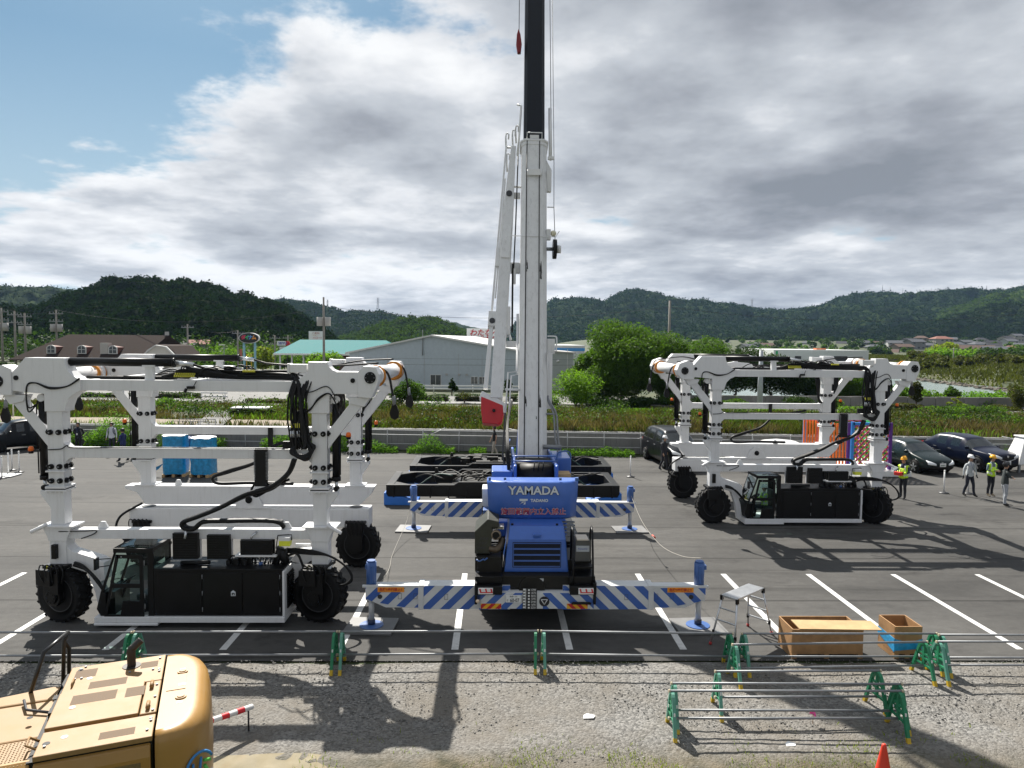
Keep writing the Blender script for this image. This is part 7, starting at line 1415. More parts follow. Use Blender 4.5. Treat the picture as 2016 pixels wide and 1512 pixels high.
def tree(name, label, cat, x, y, z, h, w, m, n=5000, leaf=0.28, trunk=0.3, nb=14, group=None, shape='round', seed=0, dp=None):
    r_ = random.Random(seed); o = thing(name, label, cat, (x, y, z), 0, group); dp = dp or w
    th = h*trunk; pts = []; limbs = MB()
    tr = max(0.05, h*0.022)
    limbs.tube(spline([(0, 0, -0.1), (r_.uniform(-.1, .1), 0, th*0.6), (r_.uniform(-.15, .15)*w*.2, 0, th), (r_.uniform(-.1, .1)*w*.3, 0, h*0.8)], 4), [tr*1.3]*5+[tr]*4+[tr*0.5]*4, n=7)
    cs = []
    for k in range(nb):
        t = (k+0.5)/nb
        if shape == 'round':
            zc = th+(h-th)*(0.18+0.68*r_.random()); f = math.sqrt(max(0.05, 1-((zc-(th+(h-th)*0.42))/((h-th)*0.62))**2)); a = 2.4*k+r_.random(); rad = f*0.5*math.sqrt(r_.random())*0.85
        elif shape == 'cone': zc = th+(h-th)*(0.1+0.85*t); f = 1-t*0.85; a = 2.4*k; rad = f*0.28
        elif shape == 'column': zc = th+(h-th)*(0.08+0.84*t); f = 1; a = 2.4*k; rad = 0.16
        elif shape == 'pine': zc = th+(h-th)*(0.15+0.8*t); f = 1-0.7*t; a = 2.4*k; rad = f*0.4
        c = (rad*w*math.cos(a), rad*dp*math.sin(a), zc); br = w*(0.20+0.12*r_.random())*(f if shape in ('cone', 'pine') else 1)
        if shape == 'column': br = w*0.34
        cs.append((c, br))
        if h > 2: limbs.tube([(0, 0, min(zc*0.75, h*0.7)), (c[0]*0.6, c[1]*0.6, zc*0.9), c], [tr*0.45, tr*0.3, tr*0.12], n=5)
    limbs.build('trunk', bark, o)
    tot = sum(b*b for _, b in cs)
    P_ = np.concatenate([blobpts(c, (b, b*dp/w, b*(0.8 if shape != 'pine' else 0.35)), max(20, int(n*b*b/tot)), 0.5) for c, b in cs]); P_ = P_[P_[:, 2] > 0.12*th]
    leafmesh('crown', P_, leaf, m, o); return o
def bush(label, x, y, z, h, w, m, n=1800, leaf=0.16, name='bush', group=None, seed=0, dp=None, cat='bush'):
    r_ = random.Random(seed); o = thing(name, label, cat, (x, y, z), 0, group); dp = dp or w
    P_ = np.concatenate([blobpts((r_.uniform(-.32, .32)*w, r_.uniform(-.32, .32)*dp, h*r_.uniform(.25, .66)), (w*.26, dp*.26, h*.33), n//9, 0.35) for _ in range(9)]); P_ = P_[P_[:, 2] > 0]
    q = MB()
    for k in range(5): a = k*1.3; q.tube([(0.05*math.cos(a), 0.05*math.sin(a), -0.05), (w*.15*math.cos(a), dp*.15*math.sin(a), h*.35), (w*.28*math.cos(a), dp*.28*math.sin(a), h*.7)], [0.03, 0.02, 0.008], n=5)
    q.build('stems', bark, o); leafmesh('foliage', P_, leaf, m, o); return o
def hedge(label, x0, x1, y, z, h, d, m, n=None, leaf=0.13):
    w = x1-x0; n = n or int(700*w*max(h, .6)); o = thing('hedge', label, 'hedge', ((x0+x1)/2, y, z), 0, 'clipped hedges along the road')
    P_ = np.stack([rng.uniform(-w/2, w/2, n), rng.uniform(-d/2, d/2, n), rng.uniform(0.02, h, n)], 1); f = rng.integers(0, 3, n)
    P_[f == 0, 2] = h*(0.94+0.1*rng.random((f == 0).sum())); P_[f == 1, 1] = -d/2*(0.93+0.12*rng.random((f == 1).sum()))
    P_[:, 2] += 0.05*np.sin(P_[:, 0]*3)
    q = MB(); q.box(-w/2+.1, w/2-.1, -d/2+.1, d/2-.1, 0, h*0.85); q.build('branches', bark, o); leafmesh('foliage', P_, leaf, m, o); return o
def gz(x, y): return float(hgt(x, y))
Yof = lambda v, z=1.05: G(1000, v, z).y
def T(u, Y, vtop, wpx, *a, z=None, **k):
    p = P(u, 700, Y); zz = gz(p.x, Y) if z is None else z; top = P(u, vtop, Y).z
    return p.x, Y, zz, top-zz, wpx/F*Y
x, y, z, h, w = T(1222, 62, 640, 150); tree('broadleaf_tree', 'tallest dense green tree right of the crane boom', 'tree', x, y, z, h, w, L_mid, 52000, 0.20, 0.06, 46, 'dense trees right of the crane', seed=1)
x, y, z, h, w = T(1300, 64, 662, 130); tree('broadleaf_tree', 'broad tree joined to the right flank of the tallest tree', 'tree', x, y, z, h, w, L_mid, 34000, 0.20, 0.05, 34, 'dense trees right of the crane', seed=2)
x, y, z, h, w = T(1165, 64, 690, 70); tree('broadleaf_tree', 'lower tree on the left flank of the tallest tree', 'tree', x, y, z, h, w, L_mid, 11000, 0.21, 0.1, 16, 'dense trees right of the crane', seed=3)
for i, (u, vt, wp, Y, m, lab) in enumerate(((1385, 675, 110, 70, L_mid, 'leafy tree behind the left mast of the farther carrier'), (1450, 690, 110, 71, L_dark, 'dark tree behind the top beam of the farther carrier, left one'), (1520, 712, 110, 72, L_dark, 'dark tree behind the top beam of the farther carrier, middle one'), (1590, 722, 100, 72, L_dark, 'dark tree behind the top beam of the farther carrier, right one'), (1650, 735, 90, 73, L_mid, 'lower tree behind the right mast of the farther carrier'), (1410, 668, 40, 76, L_bright, 'bright tree top peeping over the trees behind the farther carrier'), (1700, 738, 70, 74, L_mid, 'round tree between the right mast and the river'))):
    x, y, z, h, w = T(u, Y, vt, wp); tree('broadleaf_tree', lab, 'tree', x, y, z, h, w, m, 14000, 0.21, 0.1, 20, 'trees behind the farther carrier', seed=20+i)
x, y, z, h, w = T(1135, 57, 738, 95); tree('small_tree', 'airy yellow green young tree right of the crane ladder', 'tree', x, y, z, h, w, L_bright, 5200, 0.17, 0.12, 16, seed=5)
x, y, z, h, w = T(800, 58, 752, 62); tree('small_tree', 'bushy green tree behind the lifting arm of the nearer carrier', 'tree', x, y, z, h, w, L_mid, 5000, 0.18, 0.08, 14, seed=6)
x, y, z, h, w = T(1515, 53, 800, 75); bush('bright green bush seen between the masts of the farther carrier', x, y, z, h, w, L_bright, 2600, 0.15, seed=4)
x, y, z, h, w = T(1690, 52, 800, 70); bush('bright bush left of the right mast of the farther carrier', x, y, z, h, w, L_bright, 2200, 0.15, seed=5)
x, y, z, h, w = T(328, 52, 782, 48); bush('bright green bush between the columns of the nearer carrier', x, y, z, h, w, L_bright, 2600, 0.15, seed=7)
x, y, z, h, w = T(585, 52, 772, 40); bush('tall bright shrub behind the hanging hoses of the nearer carrier', x, y, z, h, w, L_bright, 2400, 0.15, seed=8)
x, y, z, h, w = T(890, 70, 743, 22); tree('topiary_tree', 'clipped cone shaped tree left of the red jib end', 'tree', x, y, z, h, w, L_dark, 2600, 0.15, 0.28, 9, 'clipped trees by the warehouse', 'cone', seed=9)
x, y, z, h, w = T(1001, 70, 748, 17); tree('topiary_tree', 'clipped column shaped tree right of the red jib end', 'tree', x, y, z, h, w, L_dark, 2600, 0.15, 0.25, 8, 'clipped trees by the warehouse', 'column', seed=10)
x, y, z, h, w = T(915, 60, 770, 26); tree('sapling', 'thin brownish sapling in front of the guard rail', 'tree', x, y, z, h, w, L_olive, 420, 0.13, 0.4, 6, seed=11)
x, y, z, h, w = T(1808, 57, 752, 24); tree('slim_tree', 'slim tree in front of the concrete wall right of the farther carrier', 'tree', x, y, z, h, w, L_olive, 2200, 0.15, 0.3, 8, None, 'column', seed=12)
x, y, z, h, w = T(1886, 56, 780, 32); tree('garden_pine', 'tiered garden pine in front of the concrete wall', 'tree', x, y, z, h, w, L_yel, 1500, 0.13, 0.2, 6, None, 'pine', seed=13)
for i, (u, vt, wp, Y, m, lab) in enumerate(((2006, 752, 36, 57, L_olive, 'tall rounded shrub at the right edge by the concrete wall'), (1975, 795, 60, 57, L_olive, 'low clipped shrub at the right edge below the concrete wall'), (1816, 797, 22, 56, L_olive, 'small clipped shrub beside the slim tree'))):
    x, y, z, h, w = T(u, Y, vt, wp); bush(lab, x, y, z, h, w, m, 2200, 0.15, seed=30+i)
for i, (u, vt, wp, Y, m, lab) in enumerate(((1790, 812, 70, 50, L_olive, 'olive shrub on the bank just right of the farther carrier'), (1850, 797, 90, 51, L_mid, 'large feathery shrub on the bank above the hatchback'), (1925, 793, 90, 52, L_mid, 'large feathery shrub on the bank above the dark blue car'), (1900, 815, 55, 49, L_bright, 'bright shrub at the foot of the two feathery shrubs'), (1990, 815, 70, 49, L_mid, 'green shrub on the bank at the right edge'), (1740, 810, 50, 51, L_bright, 'bright shrub on the bank behind the farther carrier mast'))):
    x, y, z, h, w = T(u, Y, vt, wp); bush(lab, x, y, z, h, w, m, 3000, 0.15, seed=40+i)
for i, (u, vt, wp, Y, m, lab) in enumerate(((165, 797, 60, 54, L_olive, 'olive shrub on the bank behind the left column of the nearer carrier'), (225, 790, 85, 54, L_mid, 'widest green shrub on the bank behind the nearer carrier'), (20, 790, 60, 52, L_mid, 'green shrub behind the black minivan'), (460, 797, 46, 53, L_bright, 'bright shrub on the bank left of the flat trailer'), (70, 800, 50, 54, L_olive, 'olive shrub right of the minivan'), (660, 800, 60, 53, L_mid, 'green shrub hidden behind the near carrier right column'), (860, 800, 60, 55, L_bright, 'low bright shrub left of the red jib end'), (945, 806, 40, 52, L_olive, 'dark olive shrub below the red jib end'), (1265, 805, 40, 54, L_bright, 'pale shrub on the bank left of the farther carrier'))):
    x, y, z, h, w = T(u, Y, vt, wp); bush(lab, x, y, z, h, w, m, 2200, 0.14, seed=60+i)
for i, (u, vt, wp, Y, m, lab) in enumerate(((1160, 775, 70, 58.5, L_dark, 'dark bush at the left foot of the dense trees'), (1215, 785, 80, 58, L_mid, 'green bush in front of the tallest tree'), (1275, 780, 80, 58, L_dark, 'dark bush in front of the broad tree'), (1330, 775, 70, 59, L_mid, 'bush at the right foot of the dense trees'), (1380, 780, 60, 57.5, L_dark, 'dark bush behind the left rear mast of the farther carrier'), (1440, 785, 70, 57.6, L_mid, 'bush at the concrete panels behind the farther carrier, left'), (1580, 780, 70, 57.6, L_dark, 'bush at the concrete panels behind the farther carrier, middle'), (1640, 785, 60, 57.6, L_mid, 'bush at the concrete panels behind the farther carrier, right'), (700, 790, 60, 57, L_dark, 'dark bush behind the right columns of the nearer carrier'), (760, 785, 60, 58, L_mid, 'green bush left of the bushy tree by the lifting arm'))):
    x, y, z, h, w = T(u, Y, vt, wp); bush(lab, x, y, z, h, w, m, 2600, 0.16, seed=140+i, group='bushes along the far road')
def H(u0, u1, v0, v1, Y, m, lab): a, b = P(u0, 780, Y), P(u1, 780, Y); hedge(lab, a.x, b.x, Y, gz((a.x+b.x)/2, Y), max(0.4, P(u0, v0, Y).z-gz(a.x, Y)), 1.1, m)
H(152, 270, 775, 795, 63, L_dark, 'dark hedge behind the left columns of the nearer carrier'); H(308, 396, 773, 795, 63, L_dark, 'dark hedge between the columns of the nearer carrier'); H(487, 566, 800, 812, 57, L_olive, 'low olive hedge above the flat trailer'); H(822, 884, 778, 800, 62, L_dark, 'dark hedge below the guard rail, left part'); H(896, 950, 778, 800, 62, L_dark, 'dark hedge below the guard rail, middle part'); H(998, 1020, 778, 800, 62, L_dark, 'dark hedge below the guard rail at the crane boom'); H(1745, 1796, 795, 812, 56.5, L_olive, 'clipped hedge in front of the concrete wall by the river'); H(1275, 1330, 790, 804, 60, L_dark, 'dark hedge under the dense trees'); H(1072, 1100, 795, 806, 58, L_dark, 'short dark hedge right of the crane boom')
for i, (u, vt, wp, Y, m, lab) in enumerate(((517, 684, 42, 104, L_yel, 'round yellow green tree below the oval sign'), (487, 692, 30, 108, L_bright, 'small tree left of the round yellow green tree'), (440, 694, 60, 125, L_bright, 'wide green tree behind the car park'), (385, 690, 60, 125, L_mid, 'green tree right of the brown roofed restaurant'), (350, 690, 36, 120, L_bright, 'bright tree touching the brown roofed restaurant'), (640, 700, 70, 92, L_bright, 'bright bushy tree before the teal roofed shop'), (12, 712, 40, 78, L_dark, 'dark tree at the left edge of the restaurant'), (560, 696, 30, 116, L_mid, 'tree at the left corner of the teal roofed shop'))):
    x, y, z, h, w = T(u, Y, vt, wp); tree('roadside_tree', lab, 'tree', x, y, z, h, w, m, 2600, 0.34, 0.15, 11, 'trees around the distant shops', seed=80+i)
for i, (u, vt, wp, Y, m, lab) in enumerate(((1770, 752, 50, 60.2, L_bright, 'bright creeper mound on the concrete wall by the slim tree'), (1830, 764, 60, 60.2, L_bright, 'bright creeper mound on the concrete wall, second from the left'), (1880, 760, 40, 60.2, L_mid, 'round dark creeper mound on the concrete wall'), (1940, 770, 90, 60.2, L_weed, 'long light green creeper on the concrete wall'), (1990, 757, 60, 60.2, L_bright, 'creeper mound on the concrete wall at the right edge'))):
    x, y, z, h, w = T(u, Y, vt, wp); bush(lab, x, y, z, h, w, m, 2600, 0.2, seed=90+i, name='creeper', group='creepers on the concrete wall', cat='creeper')
for i, (u, vt, wp, Y, m, lab) in enumerate(((1850, 684, 60, 230, L_yel, 'pale round tree on the far river bank'), (1870, 700, 100, 190, L_bright, 'wide bright tree on the far river bank'), (1980, 700, 110, 170, L_dark, 'dark dense tree on the far river bank at the right edge'), (1925, 718, 90, 185, L_mid, 'green tree on the far river bank left of the dark one'), (1820, 715, 70, 200, L_mid, 'low tree on the far river bank right of the lifting drum'), (2010, 690, 60, 210, L_mid, 'tree at the far right edge behind the dark dense tree'))):
    x, y, z, h, w = T(u, Y, vt, wp, z=1.5); tree('riverside_tree', lab, 'tree', x, y, z, h, w, m, 3500, 0.75, 0.08, 12, 'trees on the far river bank', seed=100+i)
def blades(name, X, Y, Z, h, w, m, label):
    n = len(X); a = rng.random(n)*6.28; lean = rng.normal(0, 0.25, (n, 2))*h[:, None]; dx, dy = np.cos(a)*w/2, np.sin(a)*w/2
    V = np.stack([np.stack([X-dx, Y-dy, Z], 1), np.stack([X+dx, Y+dy, Z], 1), np.stack([X+dx*.6+lean[:, 0]*.4, Y+dy*.6+lean[:, 1]*.4, Z+h*.6], 1), np.stack([X+lean[:, 0], Y+lean[:, 1], Z+h], 1)], 1).reshape(-1, 3)
    o = npmesh(name, V, np.arange(4*n).reshape(n, 4), m); return tag(o, label, 'grass', kind='stuff')
def wallY(x): return 41.4-0.07*np.clip(x, -120, 160)
def bank(n, seed, thr, m, name, label, h0, h1):
    x = rng.uniform(-42, 48, n); t = rng.random(n); yy = wallY(x)+0.12+t*12.6
    f = np.array([mnoise.noise(Vector((a*0.16+seed, b*0.3, 0))) for a, b in zip(x, yy)]); k = f > thr; x, yy, f = x[k], yy[k], f[k]
    k = ((x < 15) | (yy < 53.2)) & ~((x < -11) & (x > -40) & (yy-wallY(x) < 3.4) & (yy-wallY(x) > 0.7)); x, yy, f = x[k], yy[k], f[k]
    blades(name, x, yy, hgt(x, yy)-0.05, rng.uniform(h0, h1, len(x))*(1+f*0.8), rng.uniform(0.03, 0.085, len(x)), m, label)
bank(70000, 3, -0.2, L_grass, 'bank_grass', 'green grass covering the bank above the wall', 0.12, 0.4); bank(60000, 9, 0.02, L_dry, 'dry_grass', 'dry straw coloured grass patches on the bank', 0.18, 0.5); bank(50000, 21, 0.0, L_olive, 'dark_weeds', 'dark weedy undergrowth on the bank', 0.1, 0.45); bank(36000, 33, 0.08, L_bright, 'fresh_weeds', 'bright fresh weeds scattered over the bank', 0.1, 0.4)
def shrubs(nb, m, seed, label, lf=0.14, hmax=1.0):
    r_ = random.Random(seed); Pp = []
    for k in range(nb):
        x = r_.uniform(-40, 46); y = float(wallY(np.array([x]))[0])+1.0+r_.random()*(10 if x < 18 else 9.5)
        if mnoise.noise(Vector((x*0.12+seed, y*0.22, seed))) < -0.08 or (x < -10 and y-41.4+0.07*x < 4.6): continue
        w_, h_ = r_.uniform(0.5, 1.6), r_.uniform(0.25, hmax); Pp.append(blobpts((x, y, gz(x, y)+h_*0.35), (w_, w_*0.7, h_*0.75), int(130*w_), 0.4))
    tag(leafmesh('bank_shrubs', np.concatenate(Pp), lf, m), label, 'shrubs', kind='stuff')
shrubs(230, L_olive, 5, 'low olive scrub covering the bank above the wall'); shrubs(260, L_dark, 8, 'dark green scrub covering the bank above the wall', 0.15, 1.3); shrubs(230, L_mid, 13, 'leafy green scrub covering the bank above the wall', 0.14, 1.3); shrubs(130, L_dry, 17, 'dry brown scrub covering the bank above the wall', 0.12, 0.8)
def tussocks(nb, m, seed, label, y0, y1, h0, h1):
    r_ = random.Random(seed); X, Y, Hh = [], [], []
    for k in range(nb):
        x = r_.uniform(-11 if y0 < 3 else -40, 46); y = float(wallY(np.array([x]))[0])+r_.uniform(y0, y1)
        if mnoise.noise(Vector((x*0.1+seed, y*0.2, seed))) < -0.12: continue
        n_ = 70; X.append(rng.normal(x, 0.42, n_)); Y.append(np.maximum(rng.normal(y, 0.3, n_), wallY(x)+0.15)); Hh.append(rng.uniform(0.5, 1, n_)*r_.uniform(h0, h1))
    X, Y, Hh = np.concatenate(X), np.concatenate(Y), np.concatenate(Hh); blades('tussocks', X, Y, hgt(X, Y)-0.05, Hh, np.full(len(X), 0.045), m, label)
tussocks(260, L_dry, 41, 'tall brown grass tussocks leaning over the wall', 0.2, 4.5, 0.5, 1.0); tussocks(200, L_olive, 44, 'dark green grass tussocks on the bank', 0.3, 9, 0.5, 1.0); tussocks(140, L_grass, 47, 'green grass tussocks on the bank', 0.3, 9, 0.4, 0.8)
def weeds(n, u0, u1, off, h0, h1, label, m=L_weed, thr=-0.3):
    x0, x1 = P(u0, 890, 43).x, P(u1, 890, 43).x; x = rng.uniform(x0, x1, n); y = wallY(x)-off-rng.random(n)*0.9
    f = np.array([mnoise.noise(Vector((a*0.55, 4.2, off))) for a in x]); k = f > thr; x, y, f = x[k], y[k], f[k]; hh = (rng.uniform(h0, h1, len(x)))*(0.55+1.6*np.maximum(f, 0))
    z = rng.random(len(x))*hh; P_ = np.stack([x+rng.normal(0, 0.05, len(x)), y, z], 1); tag(leafmesh('weeds', P_, 0.11, m, up=0.1, aspect=0.4), label, 'weeds', kind='stuff')
weeds(9000, 120, 300, 0.35, 0.9, 1.9, 'tall green weeds against the wall behind the left people'); weeds(14000, 330, 720, 0.35, 0.7, 1.4, 'green weeds against the wall behind the blue stacks'); weeds(16000, 690, 1300, 0.5, 0.3, 0.8, 'low weeds along the fence behind the crane'); weeds(5000, 1330, 2050, 0.4, 0.4, 1.0, 'weeds along the fence behind the parked cars')
x = rng.uniform(-60, 70, 5000); y = rng.uniform(58, 76, 5000); k = np.array([mnoise.noise(Vector((a*.2, b*.2, 2))) for a, b in zip(x, y)]) > 0.1; x, y = x[k], y[k]
def grove(label, n, u0, u1, Y0, Y1, h0, h1, m, lf, seed, vz=None):
    r_ = random.Random(seed); Pp = []
    for k in range(n):
        Y = r_.uniform(Y0, Y1); p = P(r_.uniform(u0, u1), 690, Y); z = gz(p.x, Y); h = r_.uniform(h0, h1); w = h*r_.uniform(0.5, 0.9); Pp.append(blobpts((p.x, Y, z+h*0.5), (w, w, h*0.55), 110, 0.5))
    tag(leafmesh('distant_grove', np.concatenate(Pp), lf, m), label, 'forest', kind='stuff')
grove('mixed green trees growing between the houses of the distant town', 110, 1335, 2080, 330, 640, 2, 4.5, L_dark, 1.5, 2); grove('lighter green trees growing between the houses of the distant town', 60, 1335, 2080, 300, 560, 2, 4, L_mid, 1.3, 3); grove('trees and scrub filling the ground behind the shops on the left', 120, 300, 700, 118, 165, 2, 4.5, L_mid, 0.55, 4); grove('dark trees at the foot of the left hill', 90, -60, 620, 140, 175, 3, 7, L_dark, 0.7, 5); grove('scrub on the far river bank', 260, 1790, 2120, 140, 260, 0.6, 2, L_olive, 0.7, 6)
n = 5200; x = rng.uniform(-3, 13, n); y = rng.normal(10.75, 0.28, n)-0.25*np.abs(np.sin(x*0.5)); k = np.array([mnoise.noise(Vector((a*.8, b*1.5, 7))) for a, b in zip(x, y)]) > 0.0; x, y = x[k], y[k]
blades('gravel_weeds', x, y, np.full(len(x), 0.03), rng.uniform(0.02, 0.09, len(x)), np.full(len(x), 0.012), L_yel, 'short yellow green weeds growing at the near edge of the gravel')
conc = mat('concrete', (0.20, 0.20, 0.195), 0.85, var=0.15, scale=1.2, dirt=0.7, dirtcol=(0.055, 0.053, 0.05), streak=True, bump=0.2)
concp = mat('pale_concrete', (0.42, 0.40, 0.37), 0.85, var=0.12)
def wy(x): return float(wallY(np.array([x]))[0])
q = MB(); xs = np.arange(-70, 71, 10.0)
for a, b in zip(xs[:-1], xs[1:]): q.prism([(a, wy(a)-0.06), (b, wy(b)-0.06), (b, wy(b)+0.22), (a, wy(a)+0.22)], 0.0, 1.16, ax='z')
for a, b in zip(xs[:-1], xs[1:]): q.prism([(a, wy(a)-0.1), (b, wy(b)-0.1), (b, wy(b)+0.26), (a, wy(a)+0.26)], 1.162, 1.25, ax='z')
tag(q.build('retaining_wall', conc), 'grey concrete retaining wall along the back of the parking lot', 'wall')
steel_p = mat('fence_grey', (0.42, 0.43, 0.43), 0.5, var=0.15)
fn = thing('pipe_fence', 'galvanised pipe fence running along the back of the parking lot', 'fence', (0, 0, 0))
fo = lambda x: wy(x)-0.42
for z in (1.22, 0.95, 0.42):
    q = MB(); q.tube([(x, fo(x), z) for x in np.arange(-42, 42.1, 4.2)], 0.026 if z > 0.9 else 0.022, n=6); q.build('rail', steel_p, fn)
for k, x in enumerate(np.arange(-42, 42, 2.1)):
    q = MB(); lean = random.uniform(-0.04, 0.04); q.cyl((x, fo(x), 0), (x+lean, fo(x), 1.32), 0.026, n=8)
    if k % 3 == 0: q.cyl((x+lean, fo(x)+0.02, 1.2), (x+0.5, fo(x)+0.5, 0.0), 0.018, n=6)
    q.build('post', steel_p, fn)
for i, (u, d, l) in enumerate(((700, 0.6, 1.3), (880, -0.9, 1.1), (1000, 1.4, 0.9), (1290, -1.6, 1.0), (1880, 1.2, 1.5), (2000, -0.8, 1.4))):
    x = P(u, 860, 43).x; q = MB(); q.cyl((0, 0, 0), (d, 0.1, -0.25-0.2*(i % 2)), 0.022, n=6); tag(q.build('loose_pipe', whitep, loc=(x, fo(x)-0.05, 1.4)), ['bent white pipe hanging off the fence behind the near carrier', 'slanting white pipe on the fence left of the crane', 'long slanting pipe leaning on the fence by the black shirted man', 'slanting pipe on the fence left of the black people carrier', 'white pipe sticking up over the fence between the two right cars', 'white pipe sticking up over the fence at the right edge'][i], 'pipe')
def strip(name, pts, z, m): return sheet(name, pts, z, m)
strip('road', [(-80, 59), (10, 59), (30, 53.6), (90, 53.6), (90, 57.8), (35, 57.8), (12, 67), (-80, 67)], 1.215, asph2)
strip('shop_car_park', [(-44, 67), (-12.5, 67), (-10, 112), (-60, 112)], 1.073, asph2)
q = MB()
for k in range(9): a = -40+3.0*k; q.add([(a, 74, 1.08), (a+.14, 74, 1.08), (a+.14, 79, 1.08), (a, 79, 1.08)], [(0, 1, 2, 3)])
q.add([(-45, 60.2, 1.22), (9, 60.2, 1.22), (9, 60.4, 1.22), (-45, 60.4, 1.22)], [(0, 1, 2, 3)]); tag(q.build('road_lines', linem), kind='structure')
sand = mat('sandy_soil', (0.23, 0.19, 0.14), 0.95, var=0.15, scale=2, bump=0.3)
q = MB(); pts = [(x, wy(x)+0.5+0.25*math.sin(x)) for x in np.arange(-40, -11, 1.0)]+[(x, wy(x)+3.2+0.5*math.sin(x*0.7)) for x in np.arange(-12, -41, -1.0)]
xa = np.arange(-40, -11, 1.0); v = []
for x in xa: v += [(x, wy(x)+0.5, gz(x, wy(x)+0.5)+0.04), (x, wy(x)+2.0, gz(x, wy(x)+2.0)+0.08), (x, wy(x)+3.4+0.4*math.sin(x*0.7), gz(x, wy(x)+3.4)+0.04)]
q.add(v, [(3*i+k, 3*i+3+k, 3*i+4+k, 3*i+1+k) for i in range(len(xa)-1) for k in (0, 1)], 0, True); tag(q.build('sandy_path', sand), kind='structure')
def guardrail(label, u0, u1, Y, group='white guard rails'):
    a, b = P(u0, 780, Y), P(u1, 780, Y); o = thing('guard_rail', label, 'guard rail', (a.x, Y, 1.06), 0, group); L_ = b.x-a.x
    for z in (0.75, 0.45): q = MB(); q.box(0, L_, -0.03, 0.03, z-0.07, z+0.07); q.build('rail', whitep, o, bevel=0.01)
    for x in np.arange(0, L_+.1, 2.0): q = MB(); q.cyl((x, 0.06, 0), (x, 0.06, 0.85), 0.05, n=8); q.build('post', whitep, o)
guardrail('white guard rail in front of the warehouse', 815, 1085, 72.5)
guardrail('low white railing at the entrance of the shop car park', 396, 448, 61)
dd = [G(u, v, 1.3) for u, v in ((395, 786), (602, 786), (580, 806), (470, 812), (440, 838), (385, 838), (420, 806))]; strip('car_park_drive', [(p.x, p.y) for p in dd], 1.36, asph2)
tr = thing('flat_trailer', 'flat pale trailer on small black wheels behind the wall', 'trailer', (P(500, 835, 49).x, 48.6, gz(P(500, 835, 49).x, 48.6)))
q = MB(); q.box(-1.25, 1.25, -0.6, 0.6, 0.5, 0.58); q.build('trailer_bed', greyw, tr, bevel=0.01); q = MB()
for x in (-1.1, 1.1):
    for y in (-0.6, 0.5): q.cyl((x, y, 0.2), (x, y+0.12, 0.2), 0.2, n=16)
q.build('trailer_wheels', rubber, tr); q = MB(); q.cyl((-1.1, 0, 0.2), (0.2, 0, 0.5), 0.03); q.cyl((1.1, 0, 0.2), (-0.2, 0, 0.5), 0.03); q.cyl((-1.1, -0.5, 0.2), (-1.1, 0.5, 0.2), 0.03); q.cyl((1.1, -0.5, 0.2), (1.1, 0.5, 0.2), 0.03); q.build('trailer_frame', rimm, tr)
q = MB(); xw0, xw1 = P(1335, 780, 59).x, P(2120, 780, 59).x; k = 0; x = xw0
while x < xw1:
    q.box(x, x+1.165, 58.5+0.03*(k % 2), 58.68+0.03*(k % 2), 0.9, 2.12-0.008*(k % 3)); x += 1.2; k += 1
tag(q.build('panel_wall', mat('panel_concrete', (0.21, 0.205, 0.19), 0.9, var=0.25, scale=0.8, dirt=0.7, dirtcol=(0.09, 0.088, 0.08), streak=True)), 'weathered concrete panel wall between the road and the river', 'wall')
wm = bpy.data.materials.new('river_water'); wm.use_nodes = True; b = wm.node_tree.nodes['Principled BSDF']; b.inputs['Base Color'].default_value = (0.24, 0.30, 0.28, 1); b.inputs['Roughness'].default_value = 0.16; n_ = wm.node_tree.nodes.new('ShaderNodeTexNoise'); n_.inputs['Scale'].default_value = 1.2; n_.inputs['Detail'].default_value = 5; bp = wm.node_tree.nodes.new('ShaderNodeBump'); bp.inputs['Strength'].default_value = 0.3; bp.inputs['Distance'].default_value = 0.1; g = wm.node_tree.nodes.new('ShaderNodeNewGeometry'); wm.node_tree.links.new(g.outputs['Position'], n_.inputs['Vector']); wm.node_tree.links.new(n_.outputs['Fac'], bp.inputs['Height']); wm.node_tree.links.new(bp.outputs['Normal'], b.inputs['Normal'])
sheet('river', [(20, 70), (84, 70), (102, 186), (40, 186)], 0.2, wm)
rock = mat('riprap_rock', (0.12, 0.105, 0.085), 0.95, var=0.4, scale=1.0, bump=0.5)
q = MB(); rr = random.Random(4)
for k in range(420):
    y = rr.uniform(84, 175); x = river_bank(y)-0.8+rr.uniform(-0.5, 1.6); q.ball((x+3, y, 0.25+0.12*max(0, x-river_bank(y))+rr.uniform(-.1, .1)), (rr.uniform(.2, .5), rr.uniform(.2, .5), rr.uniform(.15, .32)), nu=6, nv=4)
for s in range(len(q.s)): q.s[s] = False
tag(q.build('riprap', rock), 'rough stones lining the far edge of the river', 'stones', kind='stuff')
def mound(name, pts, m):
    q = MB(); v = []
    for i, (x, y, z, w) in enumerate(pts): v += [(x, y-w, 1.2), (x, y-w*.3, z*.8+.4), (x, y, z), (x, y+w, 1.2)]
    q.add(v, [(4*i+k, 4*i+4+k, 4*i+5+k, 4*i+1+k) for i in range(len(pts)-1) for k in range(3)], 0, True); return tag(q.build(name, m), kind='structure')
mound('sand_bank', [(P(1872, 730, 165).x, 165, 1.3, 3), (P(1890, 730, 165).x, 166, 2.7, 3), (P(1920, 730, 165).x, 165, 2.9, 3), (P(1960, 735, 160).x, 161, 2.5, 3), (P(2040, 740, 155).x, 156, 2.5, 3), (P(2130, 740, 155).x, 152, 1.6, 3)], mat('bare_earth', (0.2, 0.17, 0.125), 0.95, var=0.2, scale=0.5))
